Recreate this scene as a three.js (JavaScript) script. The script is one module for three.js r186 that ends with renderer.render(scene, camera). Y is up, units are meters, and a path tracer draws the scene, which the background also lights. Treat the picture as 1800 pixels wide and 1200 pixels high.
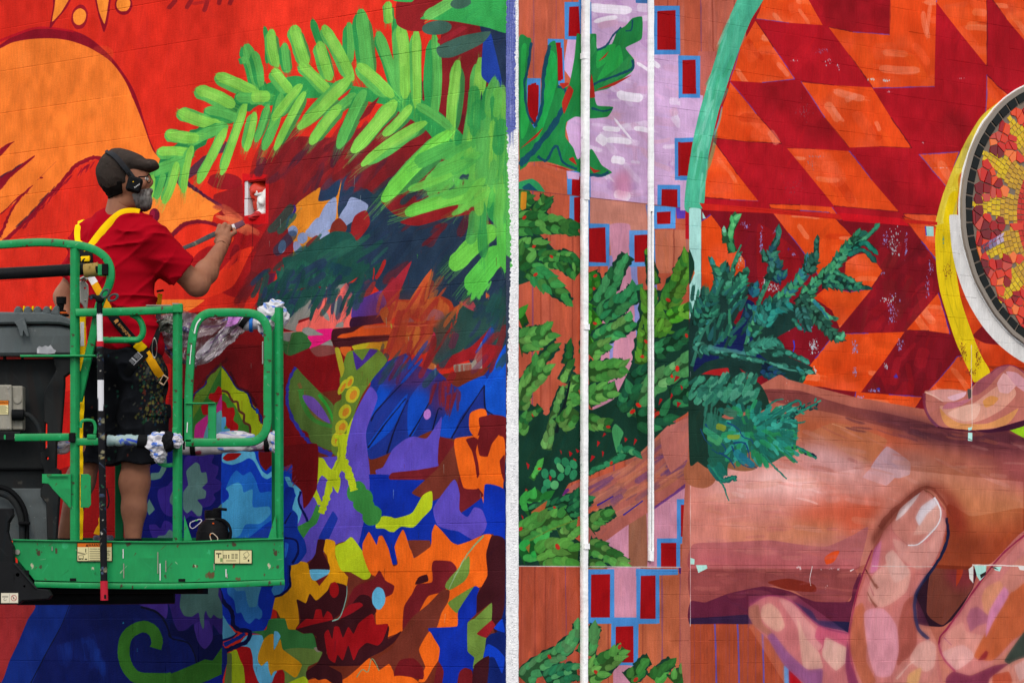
import * as THREE from 'three';
import { RoundedBoxGeometry } from 'three/addons/geometries/RoundedBoxGeometry.js';
import { mergeGeometries, mergeVertices, toCreasedNormals } from 'three/addons/utils/BufferGeometryUtils.js';

// ------------------------------------------------------------------ camera, sky, sun, exposure
const scene = new THREE.Scene();
const LENS = 5700, CAM_Y = 1.75;                 // long lens, level camera, frame shifted upwards
const camera = new THREE.PerspectiveCamera(2 * Math.atan(1075 / LENS) * 180 / Math.PI, 1800 / 2150, 0.5, 400);
camera.position.set(0, CAM_Y, 0);
camera.lookAt(0, CAM_Y, -10);
camera.setViewOffset(1800, 2150, 0, 0, 1800, 1200);
scene.add(camera);

// overcast sky: a soft grey-white dome, brighter towards the zenith
const skyW = 64, skyH = 32, skyData = new Float32Array(skyW * skyH * 4);
for (let j = 0; j < skyH; j++) for (let i = 0; i < skyW; i++) {
  const el = ((j + 0.5) / skyH - 0.5) * Math.PI, up = Math.max(0, Math.sin(el)), az = (i / skyW) * 6.283;
  const b = el < 0 ? 0.5 : 0.78 + 0.55 * up + 0.05 * Math.sin(az * 3 + up * 5);
  skyData.set([b * 0.985, b * 1.0, b * 1.03, 1], (j * skyW + i) * 4);
}
const sky = new THREE.DataTexture(skyData, skyW, skyH, THREE.RGBAFormat, THREE.FloatType);
sky.mapping = THREE.EquirectangularReflectionMapping; sky.magFilter = THREE.LinearFilter; sky.needsUpdate = true;
scene.background = sky; scene.environment = sky;
scene.backgroundIntensity = scene.environmentIntensity = 1.0;

const sun = new THREE.DirectionalLight(0xfff4e6, 0.9);
sun.position.set(-3, 16, 2); sun.target.position.set(-0.5, 2.5, -14);
sun.castShadow = true; sun.shadow.radius = 30; sun.shadow.mapSize.set(2048, 2048);
Object.assign(sun.shadow.camera, { left: -8, right: 8, top: 8, bottom: -8, near: 1, far: 50 });
scene.add(sun, sun.target);

const renderer = new THREE.WebGLRenderer({ antialias: true });
renderer.toneMapping = THREE.LinearToneMapping; renderer.toneMappingExposure = 1.42;
renderer.shadowMap.enabled = true;

// ------------------------------------------------------------------ helpers
function rng(seed) { let s = seed | 0; return () => { s = (s + 0x6d2b79f5) | 0; let t = Math.imul(s ^ (s >>> 15), 1 | s); t = (t + Math.imul(t ^ (t >>> 7), 61 | t)) ^ t; return ((t ^ (t >>> 14)) >>> 0) / 4294967296; }; }
let rnd = rng(11);
const rr = (a, b) => a + (b - a) * rnd();
const clamp = (v, a, b) => Math.min(b, Math.max(a, v));
const mix = (a, b, t) => a + (b - a) * t;
const V = (x, y, z) => new THREE.Vector3(x, y, z);
const used = {};
function numbered(n) { used[n] = (used[n] || 0) + 1; return used[n] === 1 ? n : n + '_' + String(used[n] - 1).padStart(3, '0'); }
function shade(o) { o.traverse((m) => { if (m.isMesh) { m.castShadow = true; m.receiveShadow = true; } }); return o; }
function thing(name, label, category, parts = null, group) {
  const o = parts || new THREE.Group(); o.name = numbered(name); scene.add(o);
  o.userData = { label, category }; if (group) o.userData.group = group; return o;
}
function part(name, geo, mat, parent) { const m = new THREE.Mesh(geo, mat); m.name = name; m.castShadow = m.receiveShadow = true; parent.add(m); return m; }
const at = (px, py, depth) => V((px - 900) / LENS * depth, CAM_Y + (1075 - py) / LENS * depth, -depth);   // a point seen at (px, py), depth metres away
function noise2(seed) {                            // value noise, 0..1
  const g = new Float32Array(65536), r = rng(seed); for (let i = 0; i < 65536; i++) g[i] = r();
  const h = (x, y) => g[((y & 255) << 8) | (x & 255)];
  return (x, y) => { const xi = Math.floor(x), yi = Math.floor(y); let fx = x - xi, fy = y - yi; fx = fx * fx * (3 - 2 * fx); fy = fy * fy * (3 - 2 * fy);
    return mix(mix(h(xi, yi), h(xi + 1, yi), fx), mix(h(xi, yi + 1), h(xi + 1, yi + 1), fx), fy); };
}

// ------------------------------------------------------------------ the two walls as planes
const TH = 40 * Math.PI / 180, CO = Math.cos(TH), SI = Math.sin(TH), SCALE0 = 418, DEPTH0 = LENS / SCALE0;
const TEX = 2048, SPAN = 3.8, TOP = CAM_Y + 3.1;  // the painted part of each wall: 3.8 m along, 3.8 m high
const wallL = { x: (889 - 900) / SCALE0, s: -1 }, wallR = { x: (912 - 900) / SCALE0, s: 1 };
const wallPoint = (w, u, y, out = 0) => V(w.x + w.s * u * CO - w.s * out * -SI * 1, y, -(DEPTH0 + u * SI) + out * CO);
function wallUV(w, px, py) {                       // photograph position -> metres along the wall, height
  const t = (px - 900) / LENS, u = (w.s * (t * DEPTH0 - w.x)) / (CO - w.s * t * SI), d = DEPTH0 + u * SI;
  return [u, CAM_Y + (1075 - py) / LENS * d];
}
// ------------------------------------------------------------------ painting tools (brush work on a canvas measured in wall metres)
let C = null, MAP = null, FX = 0, FY = 0, FS = 1;
const SC = 1.42;
function board(w, h, fill) { const c = document.createElement('canvas'); c.width = w; c.height = h; C = c.getContext('2d'); C.fillStyle = fill; C.fillRect(0, 0, w, h); C.lineCap = 'round'; C.lineJoin = 'round'; return c; }
const F = (x, y, s) => { FX = x; FY = y; FS = s; };
const pt = (x, y) => MAP(FX + x / FS, FY + y / FS);
const hexRGB = (h) => { if (h[0] === 'r') return h.slice(4, -1).split(',').map(Number); h = h.replace('#', ''); if (h.length === 3) h = [...h].map((c) => c + c).join(''); return [0, 2, 4].map((i) => parseInt(h.slice(i, i + 2), 16)); };
function tint(col, d, hue = 0) { const [r, g, b] = hexRGB(col), k = 1 + d; return 'rgb(' + [r * k + hue * 14 + d * 12, g * k + d * 12, b * k - hue * 10 + d * 12].map((v) => clamp(Math.round(v), 0, 255)).join(',') + ')'; }
function tracePath(p, k, closed) {                 // p: mapped points
  const n = p.length, g = (i) => p[closed ? (i + n) % n : clamp(i, 0, n - 1)];
  C.beginPath(); C.moveTo(p[0][0], p[0][1]);
  for (let i = 0; i < (closed ? n : n - 1); i++) {
    const a = g(i - 1), b = g(i), c = g(i + 1), d = g(i + 2), q = k / 6;
    if (k) C.bezierCurveTo(b[0] + (c[0] - a[0]) * q, b[1] + (c[1] - a[1]) * q, c[0] - (d[0] - b[0]) * q, c[1] - (d[1] - b[1]) * q, c[0], c[1]);
    else C.lineTo(c[0], c[1]);
  }
  if (closed) C.closePath();
}
const pairs = (a) => { const o = []; for (let i = 0; i + 1 < a.length; i += 2) o.push(pt(a[i], a[i + 1])); return o; };
function streaks(col, p, tex, ang, clipped) {      // brush marks inside the current path
  let x0 = 1e9, y0 = 1e9, x1 = -1e9, y1 = -1e9;
  for (const [x, y] of p) { x0 = Math.min(x0, x); x1 = Math.max(x1, x); y0 = Math.min(y0, y); y1 = Math.max(y1, y); }
  const area = (x1 - x0) * (y1 - y0), n = Math.min(900, Math.ceil(area / 420 * tex));
  C.save(); if (!clipped) C.clip();
  for (let i = 0; i < n; i++) {
    const a = ang + rr(-0.22, 0.22), l = rr(12, 70), x = rr(x0, x1), y = rr(y0, y1);
    C.globalAlpha = rr(0.05, 0.24) * Math.min(1.4, tex + 0.3); C.strokeStyle = tint(col, rr(-0.13, 0.13), rr(-1, 1)); C.lineWidth = rr(2, 10);
    C.beginPath(); C.moveTo(x, y); C.quadraticCurveTo(x + Math.cos(a) * l * 0.5 + rr(-2, 2), y + Math.sin(a) * l * 0.5 + rr(-2, 2), x + Math.cos(a) * l, y + Math.sin(a) * l); C.stroke();
  }
  C.restore(); C.globalAlpha = 1;
}
function P(col, a, k = 0.9, tex = 0.35, ang = rr(-1.2, -0.5)) { const p = pairs(a); tracePath(p, k, true); C.fillStyle = col; C.fill(); if (tex) { streaks(col, p, tex, ang); } return p; }
function G(col, a, blur, alpha = 1, k = 0.9) { C.save(); C.filter = 'blur(' + blur * SC + 'px)'; C.globalAlpha = alpha; tracePath(pairs(a), k, true); C.fillStyle = col; C.fill(); C.restore(); }
function O(col, x, y, rx, ry, rot = 0, tex = 0.2) { const a = [], c = Math.cos(rot), s = Math.sin(rot); for (let i = 0; i < 14; i++) { const t = i / 14 * 6.2832, q = 1 + rr(-0.03, 0.03); a.push(x + (Math.cos(t) * rx * c - Math.sin(t) * ry * s) * q, y + (Math.cos(t) * rx * s + Math.sin(t) * ry * c) * q); } P(col, a, 1, tex); }
function sample(a, per = 6) {                      // Catmull-Rom samples of a line in frame units
  const q = []; for (let i = 0; i + 1 < a.length; i += 2) q.push([a[i], a[i + 1]]);
  const o = [], g = (i) => q[clamp(i, 0, q.length - 1)];
  for (let i = 0; i < q.length - 1; i++) for (let j = 0; j < per; j++) {
    const t = j / per, [p0, p1, p2, p3] = [g(i - 1), g(i), g(i + 1), g(i + 2)];
    o.push([0, 1].map((c) => 0.5 * (2 * p1[c] + (p2[c] - p0[c]) * t + (2 * p0[c] - 5 * p1[c] + 4 * p2[c] - p3[c]) * t * t + (3 * p1[c] - p0[c] - 3 * p2[c] + p3[c]) * t * t * t)));
  }
  o.push(q[q.length - 1]); return o;
}
// a painted line with swelling width; widths in frame units
function L(col, a, w0, w1 = w0, wob = 0.1, alpha = 1) {
  const s = sample(a), n = s.length, lft = [], rgt = [];
  for (let i = 0; i < n; i++) {
    const p = s[Math.max(0, i - 1)], q = s[Math.min(n - 1, i + 1)]; let dx = q[0] - p[0], dy = q[1] - p[1]; const l = Math.hypot(dx, dy) || 1; dx /= l; dy /= l;
    const w = mix(w0, w1, i / (n - 1)) / 2, e1 = w * (1 + rr(-wob, wob)), e2 = w * (1 + rr(-wob, wob));
    lft.push(s[i][0] - dy * e1, s[i][1] + dx * e1); rgt.unshift(s[i][0] + dy * e2, s[i][1] - dx * e2);
  }
  const flip = []; for (let i = rgt.length - 2; i >= 0; i -= 2) flip.unshift(rgt[i], rgt[i + 1]);
  const back = []; for (let i = 0; i < rgt.length; i += 2) back.push([rgt[i], rgt[i + 1]]);
  const out = [...lft]; for (let i = n - 1; i >= 0; i--) { const p = s[Math.max(0, i - 1)], q = s[Math.min(n - 1, i + 1)]; let dx = q[0] - p[0], dy = q[1] - p[1]; const l = Math.hypot(dx, dy) || 1, w = mix(w0, w1, i / (n - 1)) / 2 * (1 + rr(-wob, wob)); out.push(s[i][0] + dy / l * w, s[i][1] - dx / l * w); }
  C.save(); C.globalAlpha = alpha; tracePath(pairs(out), 0.8, true); C.fillStyle = col; C.fill(); C.restore();
}
// one loaded brush mark from (x0, y0) to (x1, y1), w wide (frame units): body, bristle lines, dry tail
function B(col, x0, y0, x1, y1, w, dry = 0.5, var_ = 0.16, alpha = 1) {
  const dx = x1 - x0, dy = y1 - y0, len = Math.hypot(dx, dy), ux = dx / len, uy = dy / len, bend = rr(-0.05, 0.05) * len, a = [], m = 8;
  const at2 = (t, o) => { const c = Math.sin(t * 3.1416) * bend; return [x0 + dx * t - uy * (o + c), y0 + dy * t + ux * (o + c)]; };
  const prof = (t) => Math.min(1, 0.45 + Math.sqrt(Math.max(0, t)) * 2.0) * Math.min(1, 0.42 + Math.sqrt(Math.max(0, 1 - t)) * 1.5);
  for (let i = 0; i <= m; i++) a.push(...at2(i / m, w / 2 * prof(i / m) * rr(0.93, 1.04)));
  for (let i = m; i >= 0; i--) a.push(...at2(i / m, -w / 2 * prof(i / m) * rr(0.93, 1.04)));
  C.save(); C.globalAlpha = alpha; tracePath(pairs(a), 0.8, true); C.fillStyle = col; C.fill();
  const nb = Math.max(5, Math.round(w / FS * 1.5));
  for (let i = 0; i < nb; i++) {
    const o = (i + 0.5) / nb - 0.5 + rr(-0.03, 0.03), tail = rnd() < 0.7 ? rr(0.9, 1.0 + 0.22 * dry) : rr(0.5, 0.9), head = rnd() < 0.3 ? rr(0.1, 0.4) : rr(-0.06 * dry, 0.06);
    const p = [at2(head, o * w * prof(clamp(head, 0, 1))), at2((head + tail) / 2, o * w * 0.98), at2(tail, o * w * 0.92)].map((q) => pt(q[0], q[1]));
    const side = o + 0.5;                         // the brush is loaded a little lighter on one side
    C.strokeStyle = tint(col, rr(-var_, var_) + (0.5 - side) * var_ * 0.9, rr(-0.5, 0.5)); C.globalAlpha = rr(0.3, 0.75) * alpha; C.lineWidth = rr(0.5, 1.25) * w / FS * SC / nb;
    C.beginPath(); C.moveTo(p[0][0], p[0][1]); C.quadraticCurveTo(p[1][0], p[1][1], p[2][0], p[2][1]); C.stroke();
  }
  C.restore();
}
// dry-brushed ragged strokes filling an area between two edges
function DRY(col, a, n, w, ang, len, alpha = 0.8) { for (let i = 0; i < n; i++) { const k = Math.floor(rnd() * (a.length / 2 - 1)) * 2, t = rnd(), x = mix(a[k], a[k + 2], t), y = mix(a[k + 1], a[k + 3], t), d = ang + rr(-0.2, 0.2), l = len * rr(0.5, 1.2); B(col, x, y, x + Math.cos(d) * l, y + Math.sin(d) * l, w * rr(0.6, 1.3), 1.2, 0.15, alpha); } }
function SPECK(col, x, y, w, h, n, size = 1.4) { C.save(); C.fillStyle = col; for (let i = 0; i < n; i++) { const g = () => (rnd() + rnd() + rnd()) / 1.5 - 1, px = x + g() * w / 2, py = y + g() * h / 2, s = size * rr(0.3, 1.5) * rr(0.4, 1.2), [cx, cy] = pt(px, py); C.globalAlpha = rr(0.55, 0.95); C.beginPath(); for (let j = 0; j < 6; j++) { const t = j / 6 * 6.283, q = s * SC * rr(0.5, 1.4); C.lineTo(cx + Math.cos(t) * q, cy + Math.sin(t) * q * 1.5); } C.fill(); } C.restore(); }
// a leafy twig: dark bed, then rows of small overlapping leaf dabs pointing along the twig
function TWIG(a, w0, w1, bed, pal, o = {}) {
  const size = (o.size || 9) * 1.22, s = sample(a, 8); if (bed) L(bed, a, w0 + (o.bed ?? 6), w1 + (o.bed ?? 6), 0.16); L(tint(pal[0], -0.42), a, w0 * 0.92, w1 * 0.85, 0.2); C.globalAlpha = 1;
  let acc = 0; const hop = size * (o.hop || 0.55);
  for (let i = 1; i < s.length; i++) {
    const dx = s[i][0] - s[i - 1][0], dy = s[i][1] - s[i - 1][1], l = Math.hypot(dx, dy); acc += l; if (acc < hop) continue; acc = 0;
    const d = Math.atan2(dy, dx), w = mix(w0, w1, i / s.length), rows = Math.max(1, Math.round(w / (size * 0.8)));
    for (let r = 0; r < rows; r++) {
      if (rnd() < (o.gap ?? 0.07)) continue;
      const off = rows > 1 ? (r / (rows - 1) - 0.5) * (w - size * 0.5) : 0, x = s[i][0] - Math.sin(d) * off + rr(-1, 1) * size * 0.12, y = s[i][1] + Math.cos(d) * off + rr(-1, 1) * size * 0.12;
      const q = d + (off / (w || 1)) * (o.fan ?? 1.2) + rr(-0.3, 0.3), ll = size * rr(0.8, 1.5), lw = size * rr(0.6, 1.0), col = pal[Math.floor(rnd() * pal.length)], cc = Math.cos(q), ss = Math.sin(q);
      const poly = []; for (const [e, f] of o.round ? [[-0.5, 0], [-0.35, 0.42], [0.15, 0.5], [0.5, 0.2], [0.52, -0.16], [0.15, -0.5], [-0.35, -0.4]] : [[-0.55, 0], [-0.4, 0.4], [0.1, 0.46], [0.66, 0.06], [0.66, -0.02], [0.1, -0.48], [-0.4, -0.38]]) poly.push(x + cc * e * ll - ss * f * lw * rr(0.85, 1.15), y + ss * e * ll + cc * f * lw * rr(0.85, 1.15));
      P(col, poly, 0.8, 0);
      const p = [pt(x - cc * ll * 0.35, y - ss * ll * 0.35), pt(x + cc * ll * 0.4, y + ss * ll * 0.4)]; C.save(); C.globalAlpha = 0.45; C.strokeStyle = tint(col, rr(0.05, 0.28)); C.lineWidth = lw / FS * SC * 0.35; C.beginPath(); C.moveTo(...p[0]); C.lineTo(...p[1]); C.stroke(); C.globalAlpha = 0.3; C.strokeStyle = tint(col, -0.3); C.lineWidth = 1; C.beginPath(); C.moveTo(p[0][0] + lw / FS * SC * 0.4, p[0][1]); C.lineTo(p[1][0] + lw / FS * SC * 0.4, p[1][1]); C.stroke(); C.restore();
    }
    if (o.chip && rnd() < o.chip) O(o.chipCol || '#b02a1c', s[i][0] + rr(-w, w) * 0.3, s[i][1] + rr(-w, w) * 0.3, size * 0.28, size * 0.18, rr(0, 3), 0);
  }
}
// slow drift of tone, brush grain and a little dust over a finished painting
function weather(c, seed, amount = 1) {
  const x = c.getContext('2d'), im = x.getImageData(0, 0, c.width, c.height), d = im.data, n1 = noise2(seed), n2 = noise2(seed + 1), n3 = noise2(seed + 2), r = rng(seed + 3), w = c.width;
  for (let i = 0, px = 0; i < d.length; i += 4, px++) {
    const X = px % w, Y = (px / w) | 0, a = n1(X / 150, Y / 150) - 0.5, b = n2(X / 27, Y / 34) - 0.5, s = n3(X / 3, Y / 16) - 0.5, g = r() - 0.5, k = 1 + amount * (0.12 * a + 0.10 * b + 0.07 * s + 0.035 * g), lift = amount * (b * 6 + g * 3);
    d[i] = clamp(d[i] * k + lift, 0, 255); d[i + 1] = clamp(d[i + 1] * k + lift, 0, 255); d[i + 2] = clamp(d[i + 2] * k + lift, 0, 255);
  }
  x.putImageData(im, 0, 0);
}
// ------------------------------------------------------------------ the mural on the left wall
const toCanvas = (w) => (px, py) => { const [u, y] = wallUV(w, px, py); return [(w.s < 0 ? 1 - u / SPAN : u / SPAN) * TEX, (TOP - y) / SPAN * TEX]; };
rnd = rng(101);
const RED = '#cf2819', ORG = '#ee772a', MAR = '#860a1f', LG = '#78bd49', MG = '#55a94f', DG = '#2c8e47', NAVY = '#22344a', BLUE = '#0c2aa0', PUR = '#5a48b6', OR2 = '#ec6416', DM = '#3b1119', OCH = '#d8930f', LIME = '#b2c41d', BRN = '#702f23', CRI = '#7e1a22';
const muralL = board(TEX, TEX, RED); MAP = toCanvas(wallL);
F(0, 0, 1);
P(RED, [-400, -200, 900, -200, 900, 700, -400, 700], 0, 1.0, -1.2);
for (let i = 0; i < 160; i++) { const x = rr(-100, 720), y = rr(-60, 560); B(tint(RED, rr(-0.14, 0.1), rr(-0.4, 1)), x, y, x + rr(-16, 16), y + rr(30, 90), rr(10, 34), 1, 0.06, 0.22); }
G('#ea3420', [430, -60, 700, -60, 690, 60, 560, 110, 440, 150], 30, 0.8);
G('#c62317', [-60, -60, 120, -60, 60, 90, -60, 120], 26, 0.5);
// maroon ground under the lower half
P('#7a0c12', [430, 560, 520, 480, 640, 520, 640, 700, 560, 860, 480, 880, 300, 800, 240, 660, 300, 600], 0.8, 0.9, -1.1);
P('#7d0d12', [300, 560, 480, 560, 560, 880, 300, 800], 0.4, 0.7);
// large orange head of hair, outlined in dark red
F(0, 0, 3);
P(MAR, [-60, 255, 0, 235, 60, 195, 170, 155, 260, 147, 385, 163, 470, 200, 560, 275, 620, 345, 690, 450, 735, 560, 790, 740, 850, 880, 760, 900, 600, 400, 300, 215, 100, 225, -60, 290], 0.9, 0.5, -0.1);
L('#b31020', [-60, 236, 60, 190, 170, 152, 260, 147, 385, 165], 14, 10);
P(ORG, [-80, 290, 0, 254, 60, 225, 130, 210, 200, 203, 290, 203, 380, 218, 470, 252, 560, 307, 610, 357, 660, 432, 700, 522, 745, 632, 800, 782, 850, 880, 560, 850, 500, 822, 440, 848, 380, 890, 330, 955, 250, 1040, 170, 1130, 105, 1200, 30, 1262, -80, 1300], 0.9, 0.3, -1.0);
for (let i = 0; i < 46; i++) { const x = rr(-20, 640), y = rr(240, 900); if (x > 560 && y < 420) continue; B(tint(ORG, rr(-0.06, 0.1), rr(-0.6, 0.6)), x, y, x - rr(10, 60), y + rr(60, 150), rr(50, 120), 0.6, 0.03, 0.16); }
C.globalAlpha = 1;
F(0, 240, 6);
P(MAR, [-30, 160, 0, 140, 60, 85, 150, 50, 110, 85, 60, 140, 15, 190, -30, 220], 0.7, 0.5);
DRY(MAR, [20, 120, 100, 70, 20, 170, 80, 120], 16, 14, 2.5, 70, 0.7);
P(MAR, [-40, 440, 0, 420, 150, 338, 350, 204, 352, 222, 235, 325, 130, 405, 60, 480, 0, 560, -40, 610], 0.7, 0.6, 2.5);
DRY('#4a1730', [0, 420, 150, 335, 250, 270], 22, 10, 2.5, 60, 0.6); DRY(MAR, [0, 560, 120, 410, 300, 260], 22, 10, 2.5, 60, 0.7);
P('#d9301c', [-30, 850, 0, 815, 160, 690, 240, 610, 215, 660, 150, 740, 90, 850, 0, 1030, -30, 1060], 0.6, 0.5);
L(MAR, [-20, 830, 60, 765, 180, 650, 340, 515], 10, 12, 0.6); L(MAR, [-10, 1060, 50, 920, 110, 790, 200, 655, 250, 600], 34, 20, 0.4);
DRY(MAR, [110, 800, 200, 650, 330, 520], 30, 9, 2.2, 50, 0.7);
L('#8a2430', [390, 460, 470, 380, 590, 260], 5, 3, 0.9, 0.5); O(MAR, 432, 434, 20, 9, 0, 0);
P('#d02a1a', [1080, 262, 1000, 245, 900, 280, 800, 335, 710, 420, 600, 555, 480, 680, 340, 835, 200, 970, 60, 1100, 0, 1190, 0, 1300, 1300, 1300, 1300, 700, 1150, 400], 0.7, 0.8, -1.3);
L(MAR, [1090, 246, 1000, 220, 905, 250, 800, 305, 715, 395, 600, 535, 480, 655, 335, 822, 200, 952, 60, 1082, 0, 1120], 40, 34, 0.3);
DRY('#56202c', [600, 500, 480, 620, 340, 790, 200, 920], 26, 12, 2.3, 80, 0.6); DRY(MAR, [1000, 260, 820, 350, 680, 480, 480, 700, 250, 940], 40, 14, 2.2, 90, 0.6);
// sun rays and dots at the top
F(0, 0, 6);
P(MAR, [560, -60, 556, 60, 518, 290, 542, 285, 600, 200, 700, 80, 760, -60], 0.5, 0.4); P('#f0882f', [594, -60, 570, 80, 546, 228, 640, 130, 745, -60], 0.5, 0.4);
O('#8f1120', 835, 178, 86, 132, 0.15); O('#f0882f', 834, 176, 68, 88, 0.25, 0.5);
P(MAR, [990, -60, 1036, 170, 1085, 330, 1100, 330, 1132, 230, 1168, -60], 0.4, 0.4); P('#f0882f', [1012, -60, 1040, 120, 1097, 252, 1128, 110, 1146, -60], 0.4, 0.4);
O(MAR, 1300, 52, 92, 104, 0.1); O('#f0882f', 1298, 40, 74, 80, 0.2, 0.5);
F(0, 0, 3); for (const [a, b, c, d] of [[930, -6, 884, 46], [1012, -6, 980, 46], [1092, 0, 1072, 62], [1160, -6, 1152, 26], [1222, -6, 1208, 26]]) B('#8c171d', a, b, c, d, 24, 1, 0.1, 0.9);
B('#9c1a1c', 1010, 20, 1110, 0, 18, 1, 0.1, 0.5);
// the beak and the reds behind the painter's arm
F(230, 300, 6);
P('#8c1a1e', [820, 300, 1000, 200, 1180, 130, 1300, -20, 1800, -320, 2300, -300, 2600, 100, 2000, 500, 1700, 900, 1300, 1300, 1050, 1300, 1250, 900, 1150, 640, 960, 480], 0.8, 0.9, -0.9);
P('#a01418', [640, 930, 750, 815, 900, 780, 1130, 640, 1330, 600, 1420, 560, 1600, 640, 1420, 1000, 1100, 1330, 700, 1100], 0.8, 0.9, -1.0);
P('#f48330', [120, 330, 340, 190, 520, 112, 560, 130, 700, 230, 860, 335, 962, 402, 872, 470, 850, 535, 700, 520, 600, 560, 500, 630, 430, 690, 330, 720, 100, 560], 0.7, 0.7, -0.5);
P('#e4301b', [430, 705, 560, 612, 700, 568, 860, 572, 960, 640, 940, 720, 720, 850, 620, 940, 500, 820], 0.8, 0.6);
O('#8b141d', 985, 112, 182, 86, 0.05, 0.5); P('#dc2a1a', [600, 140, 820, 60, 800, 150, 900, 200, 1020, 200, 880, 250, 860, 300, 760, 240], 0.8, 0.6);
L('#4a1838', [585, 130, 680, 195, 790, 275, 900, 340, 960, 372], 44, 16, 0.25); DRY('#6a2030', [760, 260, 960, 390], 14, 14, 0.5, 90, 0.6);
DRY('#c9583c', [960, 400, 1000, 470, 1120, 520, 1000, 560, 1180, 560], 40, 46, 0.5, 190, 0.55); DRY('#d96b43', [880, 470, 1000, 500, 1100, 560], 20, 40, 0.3, 150, 0.5); DRY('#a8402f', [830, 380, 960, 360, 1040, 420], 12, 30, 0.6, 120, 0.45);
L('#761226', [428, 684, 500, 612, 570, 562, 680, 538, 800, 545, 930, 582], 50, 34, 0.15);
O('#6c0f2c', 246, 470, 55, 75, 0, 0.4); O('#8f1233', 225, 470, 26, 60, 0.1, 0.3);
P('#e2321b', [1010, 980, 1130, 850, 1290, 800, 1230, 920, 1080, 1210, 840, 1330, 700, 1320], 0.7, 0.6, -1.0);
P('#7c0f18', [1090, 780, 1140, 800, 1120, 940, 1060, 990, 1040, 900], 0.8, 0.4); DRY('#c02018', [1000, 980, 1160, 820], 16, 24, 1.9, 130, 0.5);
DRY('#6b161c', [1500, 540, 1420, 900, 1250, 1200], 50, 60, 2.1, 260, 0.35); DRY('#571a38', [1600, 760, 1480, 1180], 24, 40, 2.05, 300, 0.4);
B('#4e1b22', 1800, 20, 1590, 352, 40, 0.6, 0.1, 0.8); L('#5a0f16', [1278, 460, 1282, 700, 1268, 1000, 1258, 1080], 7, 4, 0.3);
P('#c51219', [1172, 30, 1455, 40, 1450, 560, 1195, 560], 0, 0.6); P('#bd0d12', [1195, 470, 1410, 440, 1408, 540, 1350, 570, 1200, 545], 0.3, 0.4);
F(0, 400, 3); P('#f0752a', [830, 382, 1076, 380, 1015, 428, 950, 456, 840, 470], 0.3, 0.5);
// dark red and navy field between the fern and the lower flowers
F(0, 0, 1);
P('#7f1b20', [480, 262, 520, 240, 600, 240, 690, 190, 760, 120, 800, -20, 900, -20, 900, 480, 700, 480, 500, 480, 440, 470, 500, 330], 0.6, 1.0, -0.8);
G('#4c1a22', [560, 260, 660, 270, 760, 300, 660, 330, 560, 310], 14, 0.5);
P(NAVY, [560, 335, 640, 330, 700, 380, 780, 372, 900, 330, 900, 660, 830, 640, 790, 560, 690, 530, 640, 480, 620, 420, 540, 370], 0.7, 0.9, -0.7);
DRY('#7a1a20', [560, 300, 700, 340, 690, 375], 40, 12, -0.6, 50, 0.7); DRY('#2b3550', [600, 330, 540, 350, 640, 380], 16, 12, -0.7, 40, 0.7);
F(450, 0, 3);
G('#233a58', [400, 940, 560, 930, 460, 1010, 420, 1090, 330, 1120], 6, 0.9);
P('#d98224', [185, 1130, 220, 1070, 300, 1010, 340, 990, 330, 1060, 420, 1040, 450, 950, 430, 1100, 440, 1260, 340, 1400, 190, 1560, 150, 1560, 200, 1300, 165, 1200], 0.7, 0.6);
L('#42207a', [180, 1150, 205, 1110, 200, 1080], 18, 8); L('#4a2a8a', [160, 1200, 172, 1150, 190, 1130], 12, 10, 0.3);
F(450, 400, 3);
for (const [x, y, a, b, q, c] of [[138, 100, 20, 36, 0.2, '#7e98bd'], [220, 110, 22, 40, -0.3, '#8b8db4'], [270, 110, 18, 40, 0.4, '#98929f'], [362, 60, 34, 46, 0.3, '#8e9ac0'], [245, 55, 26, 30, 0.4, '#8592bb'], [300, 25, 40, 28, 0, '#9095b5'], [195, 18, 26, 28, 0, '#7f8fb8']]) O(c, x, y, a, b, q, 0.5);
P('#7d3128', [262, 90, 320, 40, 345, 90, 330, 130, 280, 135], 0.8, 0.5); P('#8c1b1f', [380, 110, 400, 60, 520, 20, 545, 70, 470, 90, 420, 120], 0.7, 0.5);
F(450, 0, 3);
for (const a of [[360, 1090, 420, 1040, 420, 1150, 380, 1200, 330, 1210, 300, 1230], [445, 1130, 500, 1060, 560, 1080, 540, 1140, 460, 1200, 420, 1200], [320, 1150, 380, 1160, 400, 1200, 340, 1230, 270, 1220], [500, 1040, 590, 1080, 560, 1140, 500, 1160, 470, 1120]]) P('#8b97bd', a, 0.8, 0.6);
P('#7a2a20', [400, 1180, 440, 1150, 480, 1200, 440, 1260, 390, 1240], 0.8, 0.5); P('#8e1d20', [520, 1140, 580, 1110, 600, 1180, 540, 1260, 500, 1220], 0.8, 0.5);
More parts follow.
